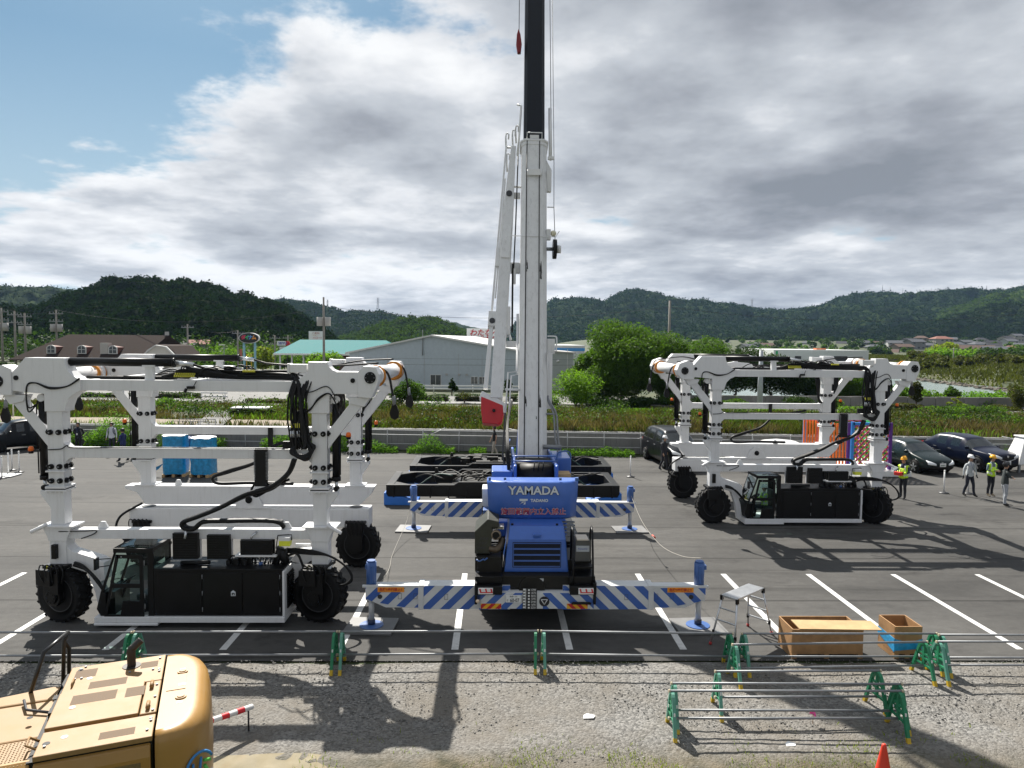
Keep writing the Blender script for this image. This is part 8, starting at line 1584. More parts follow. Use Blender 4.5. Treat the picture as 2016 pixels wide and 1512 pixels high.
n = 26000; y = rng.uniform(88, 240, n); x = river_bank(y)+5+rng.random(n)*40; tag(blades('far_bank_grass', x, y, hgt(x, y)-0.05, rng.uniform(.25, .7, n), rng.uniform(.2, .5, n), L_olive, ''), 'rough grass covering the far river bank', 'grass', kind='stuff')
def corr(name, c, sc=2.2, rough=0.45, axis='X'):
    m = mat(name, c, rough, 0.1, var=0.06, dirt=0.35, dirtcol=tuple(x*0.6 for x in c), streak=True); nt = m.node_tree; N = nt.nodes; L = nt.links
    tc = N.new('ShaderNodeTexCoord'); wv = N.new('ShaderNodeTexWave'); wv.wave_type = 'BANDS'; wv.bands_direction = axis; wv.inputs['Scale'].default_value = sc; L.new(tc.outputs['Object'], wv.inputs['Vector'])
    bp = N.new('ShaderNodeBump'); bp.inputs['Strength'].default_value = 0.5; bp.inputs['Distance'].default_value = 0.04; L.new(wv.outputs['Fac'], bp.inputs['Height']); L.new(bp.outputs['Normal'], N['Principled BSDF'].inputs['Normal']); return m
w_clad = corr('blue_grey_cladding', (0.44, 0.50, 0.54)); w_roof = corr('pale_metal_roof', (0.62, 0.62, 0.60), 1.2); teal = corr('teal_metal_roof', (0.025, 0.17, 0.175), 1.6, 0.75); teal.node_tree.nodes['Principled BSDF'].inputs['Specular IOR Level'].default_value = 0.1; teal.node_tree.nodes['Principled BSDF'].inputs['Metallic'].default_value = 0; brownroof = mat('brown_shingles', (0.040, 0.029, 0.025), 0.9, var=0.15, scale=4, spec=0.08); cream = mat('cream_wall', (0.60, 0.57, 0.51), 0.8, var=0.06, dirt=0.3, dirtcol=(0.35, 0.33, 0.3), streak=True)
win = mat('window_pane', (0.05, 0.06, 0.065), 0.1, spec=0.8, var=0.2); winf = mat('window_frame', (0.62, 0.62, 0.6), 0.5); greywall = mat('grey_render', (0.42, 0.41, 0.39), 0.8, var=0.08); brick = mat('brick_brown', (0.16, 0.075, 0.05), 0.85, var=0.2)
def window(parent, x, y, z, w, h, nv=1):
    q = MB(); q.box(x-w/2-.06, x+w/2+.06, y-.06, y, z-h/2-.06, z-h/2); q.box(x-w/2-.06, x+w/2+.06, y-.06, y, z+h/2, z+h/2+.06); q.box(x-w/2-.06, x-w/2, y-.06, y, z-h/2, z+h/2); q.box(x+w/2, x+w/2+.06, y-.06, y, z-h/2, z+h/2)
    for k in range(1, nv+1): q.box(x-w/2+k*w/(nv+1)-.025, x-w/2+k*w/(nv+1)+.025, y-.055, y, z-h/2, z+h/2)
    f = q.build('window', winf, parent); q = MB(); q.box(x-w/2, x+w/2, y-.03, y-.004, z-h/2, z+h/2); q.build('pane', win, f)
YW = 80.0; zg = 1.0
def px(u, Y=YW): return P(u, 760, Y).x
def pz(v, Y=YW, u=900): return P(u, v, Y).z
wh = thing('warehouse', 'large pale blue grey warehouse with a low gable behind the crane', 'warehouse', (px(850), YW, zg), R(-8))
x0, xr_, x1 = px(682)-px(850), 0.0, px(1068)-px(850); ze, zr, ze2 = pz(697)-zg, pz(663)-zg, pz(697)-zg
q = MB(); q.prism([(x0, 0), (x1, 0), (x1, ze2), (xr_, zr), (x0, ze)], 0, 30); q.box(x0-0.02, x1+0.02, -0.03, 0.0, 0, 0.5); wo_ = q.build('wall', w_clad, wh)
q = MB(); q.prism([(x0-.4, ze-.12), (xr_, zr+.02), (x1+.4, ze2-.12), (x1+.4, ze2+.06), (xr_, zr+.2), (x0-.4, ze+.06)], -.35, 30.3); q.build('roof', w_roof, wh)
for u, v, w_, h_, nv in ((858, 750, 1.15, 1.3, 1), (935, 748, 0.7, 0.75, 1), (951, 748, 0.7, 0.75, 1)): window(wh, px(u)-px(850), 0, pz(v)-zg, w_, h_, nv)
q = MB()
for u in (700, 760, 835, 903, 950): q.box(px(u)-px(850)-.015, px(u)-px(850)+.015, -.012, -.001, .5, ze)
for u in (880, 905, 920): q.cbox((px(u)-px(850), -.06, pz(737)-zg), (.25, .12, .2))
q.build('wall_fittings', greywall, wh); q = MB(); q.cyl((px(832)-px(850), -.1, pz(700)-zg), (px(832)-px(850), -.1, pz(650)-zg), .05, n=6); q.build('vent_pipe', steel, wh)
an = thing('annex', 'small ribbed grey annex right of the crane boom', 'building', (px(1100, 78), 78.0, 1.0)); q = MB(); a0, a1 = px(1066, 78)-px(1100, 78), px(1128, 78)-px(1100, 78); q.prism([(a0, 0), (a1, 0), (a1, pz(694, 78)-1), (a0, pz(690, 78)-1)], 0, 12); q.build('wall', corr('ribbed_grey', (0.40, 0.43, 0.42), 5.0), an)
q = MB(); q.prism([(a0-.2, pz(690, 78)-1), (a1+.25, pz(694, 78)-1), (a1+.25, pz(694, 78)-.86), (a0-.2, pz(690, 78)-.86)], -.2, 12.2); q.build('roof', greywall, an); window(an, px(1082, 78)-px(1100, 78), 0, pz(702, 78)-1, .4, .5)
q = MB(); q.box(px(1116, 78)-px(1100, 78), px(1117, 78)-px(1100, 78), -.05, 0, 0, 4.6); q.ball((px(1098, 78)-px(1100, 78), -.1, pz(709, 78)-1), .18); q.build('downpipe', winf, an)
bs = thing('blue_band_building', 'long white building with a blue band under its roof right of the boom', 'building', (px(1105, 100), 100.0, 1.0)); q = MB(); q.box(-3.5, px(1150, 100)-px(1105, 100), 0, 20, 0, pz(680, 100)-1); q.build('wall', greyw, bs); q = MB(); q.box(-3.52, px(1150, 100)-px(1105, 100)+.02, -.02, 20.0, pz(689, 100)-1, pz(683, 100)-1); q.build('band', mat('band_blue', (0.06, 0.28, 0.62), 0.5), bs); q = MB(); q.box(-3.6, px(1150, 100)-px(1105, 100)+.1, -.1, 20.1, pz(680, 100)-1, pz(679, 100)-.9); q.build('roof_edge', whitep, bs)
sg_ = thing('roof_sign', 'white roof sign with red brush lettering behind the warehouse roof', 'sign', (P(950, 660, 112).x, 112, 1)); zc = P(950, 659, 112).z-1; hw = 31/F*112; q = MB(); q.box(-hw, hw, 0, .4, zc-1.15, zc+.98); so_ = q.build('sign_board', whitep, sg_); q = MB()
for x in (-hw*.7, 0, hw*.7): q.cyl((x, .3, 0), (x, .3, zc-1.15), .12, n=8)
q.build('sign_post', steel, sg_); text('sign_lettering', 'わたなべ', redt, (0.25, -.02, zc+.25), 1.15, so_, ext=.01, bold=.025, shear=0.2); text('sign_lettering', '生鮮館', redt, (0.9, -.02, zc-.75), 0.95, so_, ext=.01, bold=.025, shear=0.2)
YT = 98.0; ts = thing('teal_roof_shop', 'brown walled shop under a broad teal metal roof', 'shop', (P(650, 690, YT).x, YT, 1.0)); c0 = P(650, 690, YT).x; e0, e1 = P(541, 698, YT).x-c0, P(790, 698, YT).x-c0; zE, zR = P(650, 698, YT).z-1, P(650, 676, YT).z-1+0.35; r0 = P(590, 676, YT+6).x-c0
q = MB(); q.box(P(606, 700, YT).x-c0, e1-.6, 1.2, 12, 0, zE-.05); q.build('wall', brick, ts); q = MB(); v = [(e0, -.6, zE), (e1, -.6, zE), (e1, 13, zE), (e0, 13, zE), (r0, 6.2, zR), (e1-3, 6.2, zR)]; v2 = [(x, y, z+.12) for x, y, z in v]; q.add(v+v2, [(6, 7, 11, 10), (7, 8, 11), (8, 9, 10, 11), (9, 6, 10), (0, 3, 2, 1), (0, 1, 7, 6), (1, 2, 8, 7), (2, 3, 9, 8), (3, 0, 6, 9)]); q.build('roof', teal, ts); q = MB(); q.box(e0, e1, -.68, -.6, zE-.1, zE+.13); q.build('gutter', whitep, ts)
for u in (552, 575, 598): q = MB(); q.box(P(u, 700, YT).x-c0-.1, P(u, 700, YT).x-c0+.1, -.2, 0, 0, zE); q.build('porch_post', winf, ts)
window(ts, P(740, 705, YT).x-c0, 1.2, 1.9, 1.8, 1.2, 2); window(ts, P(700, 705, YT).x-c0, 1.2, 1.9, 1.8, 1.2, 2)
YB = 84.0; rs = thing('brown_roof_restaurant', 'cream restaurant with a brown mansard roof, three dormers and a chimney', 'restaurant', (P(180, 700, YB).x, YB, 1.0)); c0 = P(180, 700, YB).x
def bx_(u): return P(u, 700, YB).x-c0
def bz_(v): return P(180, v, YB).z-1
q = MB(); q.box(bx_(30), bx_(300), .8, 11, 0, bz_(709)-.02); q.prism([(bx_(262), bz_(709)), (bx_(345), bz_(709)), (bx_(318), bz_(682)), (bx_(298), bz_(679)), (bx_(282), bz_(688))], 1.2, 8.0); q.build('wall', cream, rs)
zE, zR = bz_(709), bz_(667)+.5; v = [(bx_(17), 0, zE), (bx_(268), 0, zE), (bx_(316), 11.8, zE), (bx_(17), 11.8, zE), (bx_(85), 5.0, zR), (bx_(294), 5.0, zR)]; v2 = [(x, y, z-.14) for x, y, z in v[:4]]
q = MB(); q.add(v+v2, [(0, 1, 5, 4), (1, 2, 5), (2, 3, 4, 5), (3, 0, 4), (6, 9, 8, 7), (0, 6, 7, 1), (1, 7, 8, 2), (2, 8, 9, 3), (3, 9, 6, 0)]); ro = q.build('roof', brownroof, rs)
q = MB(); q.prism([(bx_(262), bz_(709)-.1), (bx_(282), bz_(688)), (bx_(298), bz_(678)), (bx_(319), bz_(681)), (bx_(348), bz_(709)-.05), (bx_(344), bz_(709)-.05), (bx_(317), bz_(683)), (bx_(298), bz_(680)), (bx_(284), bz_(690)), (bx_(266), bz_(709)-.1)], 1.0, 1.4); q.prism([(bx_(345), bz_(709)-.02), (bx_(319), bz_(682)), (bx_(298), bz_(679)), (bx_(284), bz_(689)), (bx_(298), bz_(679)+.12), (bx_(319), bz_(682)+.12), (bx_(349), bz_(709))], 1.41, 8.2, m=1); q.build('gable_trim', [winf, brownroof], rs)
for u in (90, 151, 213):
    x = bx_(u); z0 = bz_(697); y0 = 1.0
    q = MB(); arch = [(x-.52, z0), (x+.52, z0), (x+.52, z0+.65)]+[(x+.52*math.cos(t), z0+.65+.35*math.sin(t)) for t in np.linspace(0.2, math.pi-.2, 8)]+[(x-.52, z0+.65)]; q.prism(arch, y0, y0+.12); d = q.build('dormer', winf, ro)
    q = MB(); q.prism([(a*0.8+x*0.2, b*.84+z0*.16+.08) for a, b in arch], y0-.02, y0-.002); q.build('pane', win, d); q = MB(); q.box(x-.02, x+.02, y0-.04, y0-.02, z0+.1, z0+.9); q.box(x-.4, x+.4, y0-.04, y0-.02, z0+.48, z0+.52); q.build('muntins', winf, d)
    q = MB(); q.prism([(x-.5, z0), (x+.55, z0), (x+.55, z0+.8), (x-.5, z0+.95)], y0+.125, y0+3.0); q.build('dormer_roof', mat('dormer_brown', (0.15, 0.06, 0.045), 0.8), d)
q = MB(); q.box(bx_(188), bx_(203), 1.0, 1.9, bz_(697), bz_(675)); q.build('chimney', concp, ro); q = MB(); q.box(bx_(286), bx_(292), 5, 5.4, zR, zR+.45); q.build('roof_vent', greywall, ro)
ls = thing('white_store', 'long white flat store with a small green mark far behind the farther carrier', 'store', (P(1618, 700, 185).x, 185, 1)); c0 = P(1618, 700, 185).x; q = MB(); q.box(P(1523, 700, 185).x-c0, P(1710, 700, 185).x-c0, 0, 25, 0, P(1618, 689, 185).z-1); q.build('wall', mat('store_white', (0.66, 0.68, 0.66), 0.7, var=0.04), ls); q = MB(); q.box(P(1527, 700, 185).x-c0, P(1531, 700, 185).x-c0, -.1, -.02, P(1527, 697, 185).z-1, P(1527, 691, 185).z-1); q.build('green_mark', mat('store_green', (0.02, 0.35, 0.12), 0.5), ls)
q = MB()
for u0, u1 in ((1538, 1548), (1565, 1577), (1628, 1668)): q.box(P(u0, 700, 185).x-c0, P(u1, 700, 185).x-c0, -.12, -.02, 0, P(u0, 701, 185).z-1)
q.build('loading_door', rimm, ls); q = MB()
for u in (1540, 1568, 1598, 1628, 1660): q.cbox((P(u, 693, 185).x-c0, -.1, P(u, 693, 185).z-1), (.35, .2, .3))
q.build('wall_lamp', whitep, ls); q = MB(); q.box(P(1621, 688, 185).x-c0, P(1640, 688, 185).x-c0, 4, 6, P(1618, 689, 185).z-1, P(1618, 686, 185).z-1); q.build('roof_unit', mat('unit_orange', (0.6, 0.16, 0.05), 0.6), ls)
tile = [mat('roof_tile_grey', (0.10, 0.105, 0.115), 0.8, var=0.15, scale=3, spec=.1), mat('roof_tile_dark', (0.05, 0.05, 0.057), 0.8, var=0.15, scale=3, spec=.1), mat('roof_tile_brown', (0.12, 0.085, 0.07), 0.8, var=0.15, scale=3, spec=.1), mat('roof_tile_pink', (0.24, 0.12, 0.095), 0.8, var=0.1, scale=3, spec=.1)]
wallc = [mat('house_cream', (0.34, 0.32, 0.28), 0.8), mat('house_grey', (0.22, 0.22, 0.215), 0.8), mat('house_white', (0.42, 0.42, 0.41), 0.8), mat('house_tan', (0.22, 0.18, 0.14), 0.8), mat('house_blue', (0.2, 0.225, 0.25), 0.8)]
def house(label, u, v, Y, w, d, h, rt, wt, rz=0.0, hip=False, group='houses of the distant town'):
    p = P(u, v, Y); o = thing('house', label, 'house', (p.x, Y, p.z), R(rz), group); a, b = w/2, d/2; rh = min(w, d)*0.22
    q = MB(); q.box(-a, a, -b, b, -5.0, h); 
    if not hip: q.prism([(-b, h), (b, h), (0, h+rh-.05)], -a, a, ax='x')
    q.build('wall', wallc[wt], o); e = .55; q = MB()
    if hip: vv = [(-a-e, -b-e, h-.05), (a+e, -b-e, h-.05), (a+e, b+e, h-.05), (-a-e, b+e, h-.05), (-a*.45, 0, h+rh), (a*.45, 0, h+rh)]; q.add(vv, [(0, 1, 5, 4), (1, 2, 5), (2, 3, 4, 5), (3, 0, 4), (0, 3, 2, 1)])
    else: q.prism([(-b-e, h-.22), (-b-e, h-.05), (0, h+rh+.12), (b+e, h-.05), (b+e, h-.22), (0, h+rh-.03)], -a-e, a+e, ax='x')
    q.build('roof', tile[rt], o); nw = max(2, int(w/2.6))
    for fl in range(1 if h < 4 else 2):
        for k in range(nw):
            if (k*7+fl*3+int(u)) % 5: x = -a+(k+.5)*w/nw; z = 1.5+2.8*fl; q = MB(); q.box(x-.7, x+.7, -b-.05, -b-.005, z-.5, z+.5); q.build('window', win, o)
    return o
rh_ = random.Random(12)
rtn = ['grey', 'dark', 'brown', 'pinkish']; wtn = ['cream', 'grey', 'white', 'tan', 'bluish']
HS = [(1852, 678, 250, 14, 9, 5.6, 3, 0), (1800, 684, 240, 12, 8, 5.4, 0, 1), (1775, 694, 225, 13, 8, 5.2, 2, 3), (1815, 703, 205, 14, 8, 3.6, 1, 1), (1745, 700, 215, 14, 9, 3.4, 2, 3), (1760, 685, 250, 12, 8, 5.2, 0, 2), (1830, 690, 245, 10, 8, 5.2, 0, 4), (1880, 688, 260, 11, 8, 5.4, 0, 2), (1900, 683, 270, 12, 8, 5.4, 0, 1), (1925, 688, 255, 13, 9, 5.4, 0, 4), (1950, 684, 270, 12, 8, 5.4, 1, 2), (1985, 680, 285, 12, 9, 5.4, 0, 2), (2005, 690, 250, 12, 8, 5.4, 0, 2), (1905, 700, 215, 15, 10, 5.6, 2, 1), (1960, 703, 205, 15, 10, 5.4, 0, 4), (2010, 704, 200, 13, 9, 5.4, 0, 1), (1940, 697, 230, 10, 8, 5.4, 2, 2), (1980, 674, 300, 12, 9, 5.4, 1, 0), (1812, 674, 280, 11, 8, 5.4, 2, 3), (1790, 679, 270, 12, 8, 5.2, 1, 1), (1735, 686, 260, 12, 8, 5.2, 2, 1), (1720, 694, 240, 11, 8, 5.4, 0, 2), (1700, 683, 280, 12, 8, 5.2, 0, 1), (1660, 684, 290, 11, 8, 5.2, 1, 2), (1590, 684, 280, 12, 8, 5.2, 0, 0), (1560, 685, 300, 11, 8, 5.2, 1, 1), (1505, 690, 250, 12, 8, 5.2, 2, 3), (1485, 690, 240, 11, 8, 5.4, 0, 1), (1470, 694, 225, 12, 8, 5.2, 0, 2), (1430, 685, 290, 10, 8, 5.2, 0, 2), (1420, 690, 250, 12, 8, 5.2, 1, 1), (1500, 702, 190, 10, 8, 3.6, 2, 0), (1870, 676, 290, 10, 8, 5.2, 0, 1), (1930, 676, 300, 10, 8, 5.2, 1, 2), (2000, 668, 320, 11, 8, 5.4, 0, 0), (1955, 692, 235, 9, 7, 5.4, 1, 3), (1990, 697, 225, 12, 8, 5.2, 3, 0)]
seen = {}
near_ = {0: 'under the wooded slope', 1: 'between the river and the hill'}
for i, (u, v, Y, w_, d_, h_, rt, wt) in enumerate(HS):
    zone = 'left of the long white store' if u < 1520 else 'behind the long white store' if u < 1712 else 'just right of the long white store' if u < 1790 else 'above the right lifting drum' if u < 1870 else 'above the river' if u < 1960 else 'at the right edge of the town'
    size = 'low' if h_ < 4 else 'two storey'; lab = f'{size} {wtn[wt]} house, {rtn[rt]} roof, {zone}'
    if lab in seen: lab += (', higher up' if v < seen[lab] else ', lower down')
    seen.setdefault(lab, v); house(lab, u, v+5, Y*1.85, w_*.82, d_*.9, h_*.95, rt, wt, rh_.uniform(-35, 35), i % 3 == 0)
house('white house with a pink brown roof behind the left car park', 393, 699, 152, 3.2, 4, 2.4, 3, 2, 15, group='houses behind the left car park'); house('grey house with a dark roof left of the pink roofed one', 373, 701, 150, 3.0, 4, 2.0, 1, 1, -10, group='houses behind the left car park')
os_ = thing('oval_sign', 'black oval sign with coloured lettering on two pale blue posts', 'sign', (P(490, 666, 95).x, 95, 1)); zc = P(490, 665.5, 95).z-1; rx, rz_ = 20/F*95, 10.4/F*95
q = MB(); q.lathe([(0, 0), (1, 0), (1, .4), (0, .4)], c=(0, 0, 0), ax=(0, 1, 0), n=36); q.v = [(x*rx, y, z*rz_+zc) for x, y, z in q.v]; so_ = q.build('sign_panel', whitep, os_); q = MB(); q.lathe([(0, 0), (.93, 0), (.93, .03), (0, .03)], c=(0, 0, 0), ax=(0, 1, 0), n=36); q.v = [(x*rx, y-.035, z*rz_+zc) for x, y, z in q.v]; q.build('sign_face', blackt, so_)
for ch_, c_, x in (('ダ', (0.6, 0.05, 0.1), -.72), ('イ', (0.05, 0.45, 0.15), -.25), ('ナ', (0.1, 0.3, 0.65), .2), ('ム', (0.75, 0.3, 0.05), .68)): text('sign_lettering', ch_, mat('sign_colour', c_, 0.5), (x, -.04, zc+.05), .62, so_, ext=.005, bold=.03)
for x in (-.72, .72): q = MB(); q.cyl((x, .2, 0), (x, .2, zc-rz_*.7), .15, n=10); q.build('post', mat('post_blue', (0.22, 0.42, 0.5), 0.5), os_)
s2_ = thing('lozenge_sign', 'small white and red lozenge sign with blue letters on a lattice post', 'sign', (P(558, 676, 108).x, 108, 1)); zc = P(558, 676, 108).z-1; q = MB(); q.prism([(-.95, zc-.3), (-.75, zc-.34), (.75, zc-.34), (.95, zc), (.75, zc+.34), (-.75, zc+.34), (-.95, zc+.3)], 0, .3); b_ = q.build('sign_panel', whitep, s2_); q = MB(); q.prism([(.35, zc-.345), (.78, zc-.345), (.97, zc), (.78, zc+.345), (.35, zc+.345)], -.02, .28); q.build('red_end', red, b_); text('sign_lettering', 'SEIYU', mat('sign_blue', (0.03, 0.06, 0.35), 0.5), (-.12, -.03, zc), .5, b_, ext=.004, bold=.015)
q = MB(); q.box(-.6, .6, 0, .2, zc-.95, zc-.5); q.build('lower_panel', greyw, s2_); q = MB(); q.cyl((-.5, .2, 0), (-.5, .2, zc), .08, n=6); q.cyl((.5, .2, 0), (.5, .2, zc), .08, n=6); q.build('post', rimm, s2_)
s3 = thing('billboard', 'white and pink billboard with red lettering above the teal roof', 'sign', (P(622, 664, 118).x, 118, 1)); zt, zm, zb = [P(622, v, 118).z-1 for v in (652, 669, 676)]; q = MB(); q.box(-1.18, 1.18, 0, .3, zm, zt); b_ = q.build('sign_panel', whitep, s3); q = MB(); q.box(-1.18, 1.18, 0, .3, zb, zm-.01); q.build('pink_band', mat('sign_pink', (0.6, 0.03, 0.18), 0.5), b_); text('sign_lettering', '八剣伝', mat('sign_brown', (0.4, 0.08, 0.05), 0.5), (0, -.02, zt-.35), .42, b_, ext=.004); text('sign_lettering', 'やすく', mat('sign_amber', (0.5, 0.25, 0.08), 0.5), (-.1, -.02, zt-.72), .3, b_, ext=.004); text('sign_lettering', 'ハロー!', redt, (.2, -.02, zm+.3), .45, b_, ext=.004); text('sign_lettering', '3人掛け', whitep, (-.2, -.02, (zm+zb)/2), .4, b_, ext=.004); q = MB(); q.cyl((0, .2, 0), (0, .2, zb), .2, n=8); q.build('post', steel, s3)
s4 = thing('banner_sign', 'narrow vertical reddish banner sign left of the oval sign posts', 'sign', (P(474, 698, 97).x, 97, 1)); q = MB(); q.box(-.17, .17, 0, .1, P(474, 710, 97).z-1, P(474, 687, 97).z-1); q.build('sign_panel', mat('banner_rust', (0.35, 0.1, 0.08), 0.6), s4); q = MB(); q.cyl((0, .05, 0), (0, .05, 3), .05, n=6); q.build('post', steel, s4)
s5 = thing('direction_sign', 'small white and blue board between the oval sign posts', 'sign', (P(490, 706, 96).x, 96, 1)); q = MB(); q.box(-.5, .5, 0, .08, P(490, 710, 96).z-1, P(490, 703, 96).z-1); q.build('sign_panel', whitep, s5); q = MB(); q.box(.3, .56, -.02, .06, P(490, 709.5, 96).z-1, P(490, 703.5, 96).z-1); q.build('blue_end', mat('sign_blue2', (0.05, 0.25, 0.6), 0.5), s5); q = MB(); q.cyl((-.3, .04, 0), (-.3, .04, 3.3), .04, n=6); q.cyl((.3, .04, 0), (.3, .04, 3.3), .04, n=6); q.build('post', yel, s5)
pole_m = mat('pole_concrete', (0.24, 0.225, 0.20), 0.8, var=0.12)
def upole(label, u, vt, Y, arms=2, trans=False, r=.17, group='utility poles', z0=1.0, m=None):
    p = P(u, vt, Y); o = thing('utility_pole', label, 'utility pole', (p.x, Y, z0), 0, group); h = p.z-z0
    q = MB(); q.cyl((0, 0, -.1), (0, 0, h), r, r*.6, n=10); q.build('pole', m or pole_m, o)
    if arms:
        q = MB()
        for k in range(arms):
            z = h-.5-1.0*k; q.box(-.9, .9, -.06, .06, z-.05, z+.05)
            for x in (-.8, -.35, .35, .8): q.cyl((x, 0, z+.05), (x, 0, z+.25), .05, n=6)
        q.build('crossarm', steel, o)
    if trans: q = MB(); q.cyl((-.45, 0, h*.68), (-.45, 0, h*.68+1.0), .33, n=12); q.cyl((.45, 0, h*.68), (.45, 0, h*.68+1.0), .33, n=12); q.build('transformer', greywall, o)
    return o, Vector((p.x, Y, p.z))
tops = {}
for key, (lab, u, vt, Y, arms, tr_) in dict(a=('tall utility pole with two transformers before the teal roof', 637, 585, 82, 0, True), b=('tall utility pole beside the dense trees right of the crane', 1319, 592, 67, 0, False), c=('utility pole with double crossarms left above the brown roof', 110, 610, 95, 3, True), d=('utility pole at the left edge, leftmost', 2, 606, 90, 3, True), e=('utility pole at the left edge, second', 28, 612, 92, 2, False), f=('utility pole at the left edge, third', 48, 616, 94, 2, True), g=('slim utility pole left of the oval sign', 468, 650, 110, 1, False), h=('slim utility pole right of the brown roofed restaurant', 369, 638, 105, 1, False), i=('utility pole left of the lozenge sign', 541, 660, 120, 2, False), j=('utility pole right of the lozenge sign', 567, 660, 124, 2, False), k=('utility pole in the town left of the pink roofed house', 1838, 670, 200, 1, False), l=('utility pole on the far river bank', 1878, 684, 170, 1, False), m=('utility pole in the town at right', 1985, 688, 190, 1, False)).items(): _, tops[key] = upole(lab, u, vt, Y, arms, tr_)
upole('thick pale grey pole rising behind the middle of the farther carrier', 1499, 690, 56, 0, False, .24, z0=1.1, m=mat('pole_pale', (0.42, 0.45, 0.48), 0.6)); upole('thin white pole beside the black minivan', 25, 770, 47, 0, False, .05, z0=1.2, m=whitep); upole('thin white lamp post behind the nearer carrier beam', 377, 775, 60, 0, False, .05, z0=1.1, m=whitep)
lpst = thing('street_lamp', 'tall street lamp with a short arm near the car park', 'street lamp', (P(441, 680, 108).x, 108, 1)); q = MB(); hh = P(441, 679, 108).z-1; q.cyl((0, 0, 0), (0, 0, hh), .09, .06, n=8); q.build('pole', steel, lpst); q = MB(); q.cbox((-.3, 0, hh), (.9, .2, .12)); q.build('lamp_head', greyw, lpst)
def wire(label, a, b, sag, r=.022):
    a, b = Vector(a), Vector(b); q = MB(); q.tube([a.lerp(b, t)-Vector((0, 0, sag*4*t*(1-t))) for t in np.linspace(0, 1, 25)], r, n=4); tag(q.build('power_line', rimm), label, 'power line', 'power lines')
up_ = Vector((0, 0, .1))
wire('long power line from the transformer pole to the pole by the trees', tops['a']-Vector((0, 0, 1.0)), tops['b']-Vector((0, 0, .6)), 1.2); wire('power line running left from the transformer pole', tops['a']-Vector((0, 0, 1.2)), tops['c'], 1.6); wire('power line running right from the pole by the trees', tops['b']-Vector((0, 0, .6)), P(2150, 600, 72), 1.5); wire('lower power line crossing the warehouse wall', P(637, 715, 76), P(1319, 717, 66), 0.15, .018); wire('power line between the left edge poles', tops['d'], tops['c'], .6); wire('thin line crossing the middle of the warehouse wall', P(637, 703, 76), P(1319, 708, 66), 0.1, .012); wire('power line between the two poles by the restaurant', tops['h'], tops['g'], .8)
def pylon(label, u, vt, vb, Y, w=1.0, kind_='pylon'):
    a, b = P(u, vt, Y), P(u, vb, Y); o = thing('pylon', label, 'pylon', (b.x, Y, b.z-6), 0, 'masts on the ridge'); h = a.z-b.z+6; q = MB(); bw = h*.085*w
    for sx in (-1, 1):
        for sy in (-1, 1): q.cyl((sx*bw, sy*bw, 0), (sx*bw*.18, sy*bw*.18, h), .16 if w > .5 else .1, n=5)
    for k in range(7):
        z0, z1 = h*k/7, h*(k+1)/7; f0, f1 = bw*(1-.82*k/7), bw*(1-.82*(k+1)/7)
        for s in (-1, 1): q.cyl((-s*f0, -f0, z0), (s*f1, -f1, z1), .1, n=4)
    q.build('lattice', steel, o)
    if kind_ == 'pylon':
        q = MB()
        for t, l in ((.98, .9), (.86, 1.1), (.74, 1.1)): q.box(-h*.12*l, h*.12*l, -.15, .15, h*t-.15, h*t+.15)
        q.build('crossarm', steel, o)
for a in (('power pylon on the middle ridge left of the crane', 744, 586, 611, 1000, 1, 'pylon'), ('power pylon behind the transformer pole', 645, 590, 606, 1050, 1, 'pylon'), ('power pylon right of the crane boom on the saddle', 1112, 590, 602, 1290, 1, 'pylon'), ('power pylon at the foot of the highest peak right of the boom', 1217, 575, 592, 1290, 1, 'pylon'), ('broad power pylon on the ridge above the farther carrier', 1480, 588, 608, 1280, 1.1, 'pylon'), ('lattice mast on the ridge, leftmost of the four', 1737, 561, 577, 1290, .4, 'mast'), ('lattice mast on the ridge, second of the four', 1752, 565, 579, 1290, .4, 'mast'), ('lattice mast on the ridge, third of the four', 1777, 567, 582, 1290, .4, 'mast'), ('lattice mast on the ridge, rightmost of the four', 1833, 567, 586, 1290, .4, 'mast'), ('short red white mast near the right end of the ridge', 1942, 562, 575, 1280, .6, 'mast')): pylon(*a)
